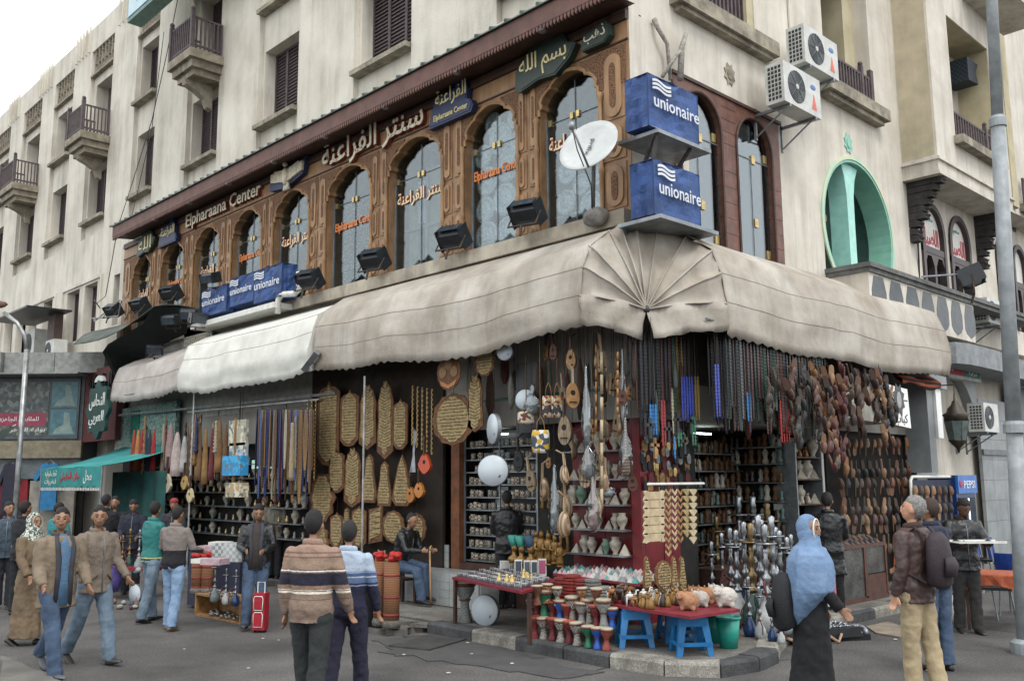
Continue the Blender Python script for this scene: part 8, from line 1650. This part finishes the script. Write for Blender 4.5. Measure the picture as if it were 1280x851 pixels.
# shelves with shiny goods behind the stall
ss=thing('stall_shelving','dark shelves of brass and glass at the back of the bead stall','shelf')
for z in (.9,1.2,1.5,1.8,2.1,2.4): MB().box(-.05,.25,8.3,15.4,z-.02,z).build('shelf_board',METAL,ss)
for i,z in enumerate((.9,1.2,1.5,1.8,2.1,2.4)):
    for k in range(44):
        if r.random()<.15: continue
        inst(r.choice((VS,SMF[3],SMF[1],URM[0])),'brass_ware',loc=(.08+.08*(k%2),8.4+.16*k,z),scale=r.uniform(.8,1.3),label='small metal or stone pot in the dim rows behind the bead stall',cat='pot',group='small pots at the back of the bead stall')
x=thing('bead_stall_light','lit greenish display strip inside the bead stall','light'); a=LX(316,575,.0); b=LX(342,585,.0); MB().box(-.02,.0,b.y,a.y,b.z,a.z).build('lit_strip',mat('lit_green','9fc0b0','9fc0b0',emit=.5),x)
x=thing('purple_bag','purple plastic bag hanging in the hand of a dark clothed man','bag'); p=G(135,742,.45); x.location=p; MB(smooth=True).rings([[(w*math.cos(2*math.pi*k/12)*(1+.15*math.sin(k*2+z*9)),w*.7*math.sin(2*math.pi*k/12),z) for k in range(12)] for w,z in ((.05,0),(.16,.06),(.17,.2),(.1,.33),(.03,.42))]).build('bag_body',mat('purple_plastic','4b3f7d','372d60',rough=.4,bump=.6),x)
t=disc2(172,742,11,-3.0,10,'small white drum disc leaning on the ground by the hookah stall')
def gtable(px,py,lab):
    p=G(px,py,0); t=thing('stall_table',lab,'table',p,R(-45)); MB().box(-.6,.6,-.3,.3,.5,.55).build('tabletop',REDT,t)
    for sx in (-1,1):
        for sy in (-1,1): MB().box(sx*.55-.02,sx*.55+.02,sy*.26-.02,sy*.26+.02,0,.5).build('leg',WOODD,t)
gtable(160,748,'small stall table in front of the green curtain')
sh=[MB(smooth=True).ell((0,0,.05),(.07,.05,.05),8,5).mesh('bundle',mat('bundle_%s'%c,c)) for c in ('8f928f','5f2a2e','34475c','6e5a42')]
for k in range(22): p=G(155+r.uniform(-25,25),752+r.uniform(-4,10),.0); inst(sh[k%4],'small_bundle',loc=(p.x,p.y,r.choice((0,.55))if k%3==0 else 0.0),scale=(r.uniform(.4,.9),r.uniform(.5,1.3),r.uniform(.4,1.1)),label='small coloured bundle heaped on the ground in front of the green curtain',cat='bundle',group='bundles before the green curtain')
# striped cloth under the far right awning end
x=thing('striped_rug','orange and black striped rug slung under the right end of the awning','rug'); a=RY(1110,455,-.6); b=RY(1160,478,-.6); mb=MB(smooth=True); rows=[]
for j in range(6): rows.append([(a.x+(b.x-a.x)*i/12,-.6-.25*math.sin(math.pi*j/5),a.z-.1+(.05*math.sin(i*.6))-.3*math.sin(math.pi*j/5)*.6-(.1 if 2<j<5 else 0)) for i in range(13)])
mb.rings(rows,cap=False,close=False).build('rug_cloth',mat('rug_stripes','9a4a2a','231c1a',rough=.9,pat=('wave',3,.5,'Z')),x)
x=thing('green_wall_cross','small dark cable box on the pale wall by the painted windows','ornament'); p=RY(1267,283,.0); MB(FR@Matrix.Translation((p.x,p.z,0))).prism([(.12*math.cos(k*.785)*(1 if k%2 else .7),.2*math.sin(k*.785)*(1 if k%2 else .7)) for k in range(8)],0,.03).build('star_ornament',mat('dark_star','3f4a45'),x)

# ---- denser hanging stock round the corner ----
rr=random.Random(21)
SML=[oud(h_,face=f_,back=b_) for h_,f_,b_ in ((.42,TAN,WOODD),(.55,OLT,RIB),(.38,mat('dark_face','5'),WOODD),(.6,RIB,RIB))]
for k in range(20):
    px=rr.uniform(640,792); py=rr.choice((455,500,560,610,640))+rr.uniform(-15,15); X=-rr.uniform(.35,.85); p=LX(px,py,X); i=rr.randrange(4)
    t=thing('hanging_lute','%s lute hanging in the crowd of instruments by the corner'%['small brown','pale ribbed','small dark','large ribbed'][i],'instrument',group='%s lutes in the crowd by the corner'%['small brown','pale ribbed','small dark','large ribbed'][i])
    M=toM(FL,-p.y,p.z,-X,rr.uniform(-12,12),rr.uniform(-80,80))
    for m,nm_ in zip(SML[i],('soundboard','bowl_back','neck','sound_hole')): inst(m,nm_,t,mtx=M)
    MB().tube([(p.x,p.y,p.z+.5),(p.x,p.y,4.05)],.004,4).build('string',INK,t)
DKC=['2a241f','3a2c22','4d3626','2d3233','5a2a25','6b6a62','3d4a45']
for k in range(46):
    px=rr.uniform(585,800) if k<24 else rr.uniform(800,1000); top=rr.uniform(415,470) if k<24 else rr.uniform(440,500); L_=rr.uniform(25,70); c=rr.choice(DKC); w_=rr.uniform(5,13)
    X=-rr.uniform(.15,.6); f_=(lambda a,b:LX(a,b,X)) if k<24 else (lambda a,b:RY(a,b,X)); a=f_(px,top); b=f_(px,top+L_); d=(a-CAMP).length/FPX; W0=w_*d/2; H_=a.z-b.z
    m=MB(smooth=True); m.rings([[(w*math.cos(2*math.pi*j/9)*(1+rr.uniform(-.2,.2)),.6*w*math.sin(2*math.pi*j/9)*(1+rr.uniform(-.2,.2)),z) for j in range(9)] for w,z in ((W0*.4,-H_),(W0,-H_*.8),(W0*rr.uniform(.7,1.1),-H_*.45),(W0*.6,-H_*.2),(W0*.15,0))])
    m.tube([(0,0,0),(0,0,max(.05,4.05-a.z))],.004,4); m.build('hanging_bundle',mat('bundle_dk'+c,c,None,rough=.75,scale=22,bump=.6),loc=a,rz=rr.random()*3,label='dark cloth or leather bundle hanging in the shade under the awning',cat='bundle',group='dark bundles %s under the awning'%('by the instruments' if k<24 else 'behind the beads'))
CHM=[MB(FR).prism([(-.04,-.06),(0,-.08),(.04,-.06),(.045,.02),(.02,.06),(-.02,.06),(-.045,.02)],0,.02).mesh('metal_charm',m) for m in (mat('charm_black','1c1d1f'),BRASS,GOLD,mat('charm_silver','8d9193','55585a',metal=.5,rough=.4),mat('charm_red','5a1a1e'))]
for i in range(9):
    for k in range(8):
        p=RY(800+7.6*k+rr.uniform(-2,2),540+8.2*i,.03); q=rr.choice((0,0,0,1,2,3,4)); 
        if rr.random()<.25: continue
        inst(CHM[q],'metal_charm',loc=(p.x,-.0+rr.uniform(-.05,0),p.z),scale=rr.uniform(.7,1.25),label='%s charm pinned on the dark red doors behind the cream boards'%['black','brass','gilt','silver','dark red'][q],cat='charm',group='%s charms on the dark red doors'%['black','brass','gilt','silver','dark red'][q])
for k in range(34):
    px=rr.uniform(168,392); c=rr.choice(['8a6a40','5f4630','9a8c72','3a2c22','7a2f2f','2f3f6b','a39a84','6b5a48','44301f','b3a688']); pt=rr.uniform(515,535); pb=pt+rr.uniform(35,105); w_=rr.uniform(3,8); X=-rr.uniform(.3,.95)
    a=LX(px,pt,X); b=LX(px,pb,X); d=(a-CAMP).length/FPX; W0=w_*d/2
    m=MB(smooth=True); n_=rr.choice((5,9)); m.rings([[(w*math.cos(2*math.pi*j/8),.6*w*math.sin(2*math.pi*j/8)*(1+.4*math.sin(j*2+i)),(b.z-a.z)*f) for j in range(8)] for i,(f,w) in enumerate([(1-q/(n_*2),W0*(1 if q%2 else (.45 if n_==9 else .85))*(1-.4*q/(n_*2))) for q in range(n_*2+1)])])
    m.build('hanging_trinket',mat('trk'+c,c,None,rough=.7,scale=26,bump=.5),loc=a,rz=rr.random()*3,label='slim trinket strand hanging from the rail of the bead stall',cat='trinket',group='trinket strands on the rail of the bead stall')
# cartons and goods heaped behind the pyramid table and hookahs
for k in range(26):
    px=rr.uniform(868,1000); p=G(px,rr.uniform(735,752),.15); h_=rr.uniform(.5,.95); c=rr.choice(['6d3a2c','8d8f8c','4d5a63','9a8458','7d2f33','5c6b5a','b0aca0'])
    MB().box(-.07,.07,-.05,.05,0,rr.uniform(.08,.16)).build('small_carton',mat('ctn'+c,c,None,rough=.6,scale=30),loc=(p.x+.5,p.y+.5,.15+h_*.9),rz=rr.random()*2,label='small coloured carton stacked behind the water pipes',cat='box',group='cartons stacked behind the water pipes')
MB().box(1.5,3.4,-.2,.35,.15,.75).build('goods_bench',WOODD,label='dark wooden bench behind the crowd of water pipes',cat='bench')

sp_=thing('side_shelving','dark side shelves of figures deep in the hookah shop','shelf')
for i,z in enumerate((.75,1.05,1.35,1.65,1.95,2.25,2.52)):
    MB().box(3.7,4.0,.1,1.7,z-.02,z).build('shelf_board',METAL,sp_)
    for k in range(12): inst(SMF[rr.choice((0,0,1,2,3))],'small_figure',loc=(3.78+.05*(k%2),.15+.13*k,z),scale=rr.uniform(1.2,1.9),label='little figure on the side shelves deep in the hookah shop',cat='figurine',group='little figures on the hookah shop side shelves')
# ================= put every empty at the base of its thing =================
bpy.context.view_layer.update()
for o in [o for o in bpy.data.objects if o.type=='EMPTY' and o.parent is None and o.location.length<1e-6 and o.children]:
    if o.rotation_euler.to_quaternion().angle>1e-4: continue
    lo=Vector((1e9,)*3); hi=-lo
    for c in o.children:
        if c.type!='MESH' or not c.data.vertices: continue
        n=len(c.data.vertices); st=max(1,n//40)
        for i in range(0,n,st):
            p=c.matrix_world@c.data.vertices[i].co; lo=Vector(map(min,lo,p)); hi=Vector(map(max,hi,p))
    if lo.x>1e8: continue
    b=Vector(((lo.x+hi.x)/2,(lo.y+hi.y)/2,lo.z)); o.location=b
    for c in o.children: c.matrix_local=Matrix.Translation(-b)@c.matrix_local
# separate pieces that ended up in one mesh
def islands(me):
    n=len(me.vertices); p=list(range(n))
    def f(a):
        while p[a]!=a: p[a]=p[p[a]]; a=p[a]
        return a
    for e in me.edges: p[f(e.vertices[0])]=f(e.vertices[1])
    g={}
    for i in range(n): g.setdefault(f(i),[]).append(i)
    bb=[]
    for vs in g.values():
        c=[me.vertices[i].co for i in vs]; bb.append([[min(q[k] for q in c)-.004 for k in range(3)],[max(q[k] for q in c)+.004 for k in range(3)],set(vs)])
    i=0
    while i<len(bb):
        j=i+1; ch=False
        while j<len(bb):
            a,b=bb[i],bb[j]
            if all(a[0][k]<=b[1][k] and b[0][k]<=a[1][k] for k in range(3)):
                bb[i]=[[min(a[0][k],b[0][k]) for k in range(3)],[max(a[1][k],b[1][k]) for k in range(3)],a[2]|b[2]]; bb.pop(j); ch=True
            else: j+=1
        if not ch: i+=1
    return [b[2] for b in bb]
SPLIT={'fretwork_spandrel','balcony_post','glass_clamp','end_plate','bracket','strut','ear','green_stripe','display_room_','rod_','hanging_wire','red_panel_','upright','counter_top','frame_post','leg','yellow_reveal','pole','frame_','fold','rug_fold','panel_','window_sill_','red_band','piping_','cross_rail','collar_','side_panel'}
SPC={}
for o in [o for o in bpy.data.objects if o.type=='MESH' and o.name.split('.')[0] in SPLIT and not o.modifiers]:
    me=o.data
    if me.name not in SPC:
        gs=islands(me)
        if len(gs)<2 or len(gs)>12: SPC[me.name]=None
        else:
            L=[]
            for g_ in gs:
                ix={v:i for i,v in enumerate(sorted(g_))}; ps=[p for p in me.polygons if p.vertices[0] in ix]
                m2=bpy.data.meshes.new(me.name); m2.from_pydata([tuple(me.vertices[v].co) for v in sorted(g_)],[],[[ix[v] for v in p.vertices] for p in ps])
                for m_ in me.materials: m2.materials.append(m_)
                m2.polygons.foreach_set('material_index',[p.material_index for p in ps]); m2.polygons.foreach_set('use_smooth',[p.use_smooth for p in ps]); m2.update(); L.append(m2)
            SPC[me.name]=L
    L=SPC[me.name]
    if L:
        o.data=L[0]
        for m2 in L[1:]:
            c=o.copy(); c.data=m2; COL.objects.link(c); c.parent=o.parent
# single out the members of each group by row and place
bpy.context.view_layer.update()
OR=['','first','second','third','fourth','fifth','sixth','seventh','eighth','ninth','tenth','eleventh','twelfth','thirteenth','fourteenth','fifteenth','sixteenth','seventeenth','eighteenth','nineteenth']
def ordi(n):
    if n<20: return OR[n]
    t_=['','','twent','thirt','fort','fift','sixt','sevent','eight','ninet'][n//10%10]
    if n>=100: return '%dth'%n
    return t_+'ieth' if n%10==0 else t_+'y-'+OR[n%10]
CI=CAMR.transposed()
def scr(o): q=CI@(o.matrix_world.translation-CAMP); return q.x/-q.z,q.y/-q.z
GR={}
for o in bpy.data.objects:
    if o.parent is None and o.get('group'): GR.setdefault((o['group'],o['label']),[]).append(o)
import re as _re
for (g_,lab),L in GR.items():
    if len(L)<2: continue
    head=_re.split(r' (?:standing|hanging|in|among|lying|on|displayed|under|behind|beside|at|holding|seen|shown|heaped|littering)\b',lab)[0]
    m_=_re.search(r' (on|under|behind|in|by|at|bunched|before|right|left|along|between)\b.*$',g_); place=m_.group(0) if m_ else ''
    zs_=sorted({round(o.matrix_world.translation.z/.1) for o in L},reverse=True); lv=[]
    for z_ in zs_:
        if not lv or lv[-1][-1]-z_>1: lv.append([z_])
        else: lv[-1].append(z_)
    rows=[[o for o in L if round(o.matrix_world.translation.z/.1) in set(q)] for q in lv]
    if len(rows)<2 or len(rows)>12: rows=[L]
    for i,rw in enumerate(rows):
        rw.sort(key=lambda o:scr(o)[0])
        for j,o in enumerate(rw):
            sfx=', %s from the left'%ordi(j+1) if j else ', leftmost'
            if len(rows)>1: sfx=', %s row down'%ordi(i+1)+sfx
            t_=head+place+sfx
            if len(t_.split())>16: t_=head+sfx
            o['label']=t_
for o in bpy.data.objects:
    if o.parent is None and o.get('label') and len(o['label'].split())>16: print('LONG',o['label'])
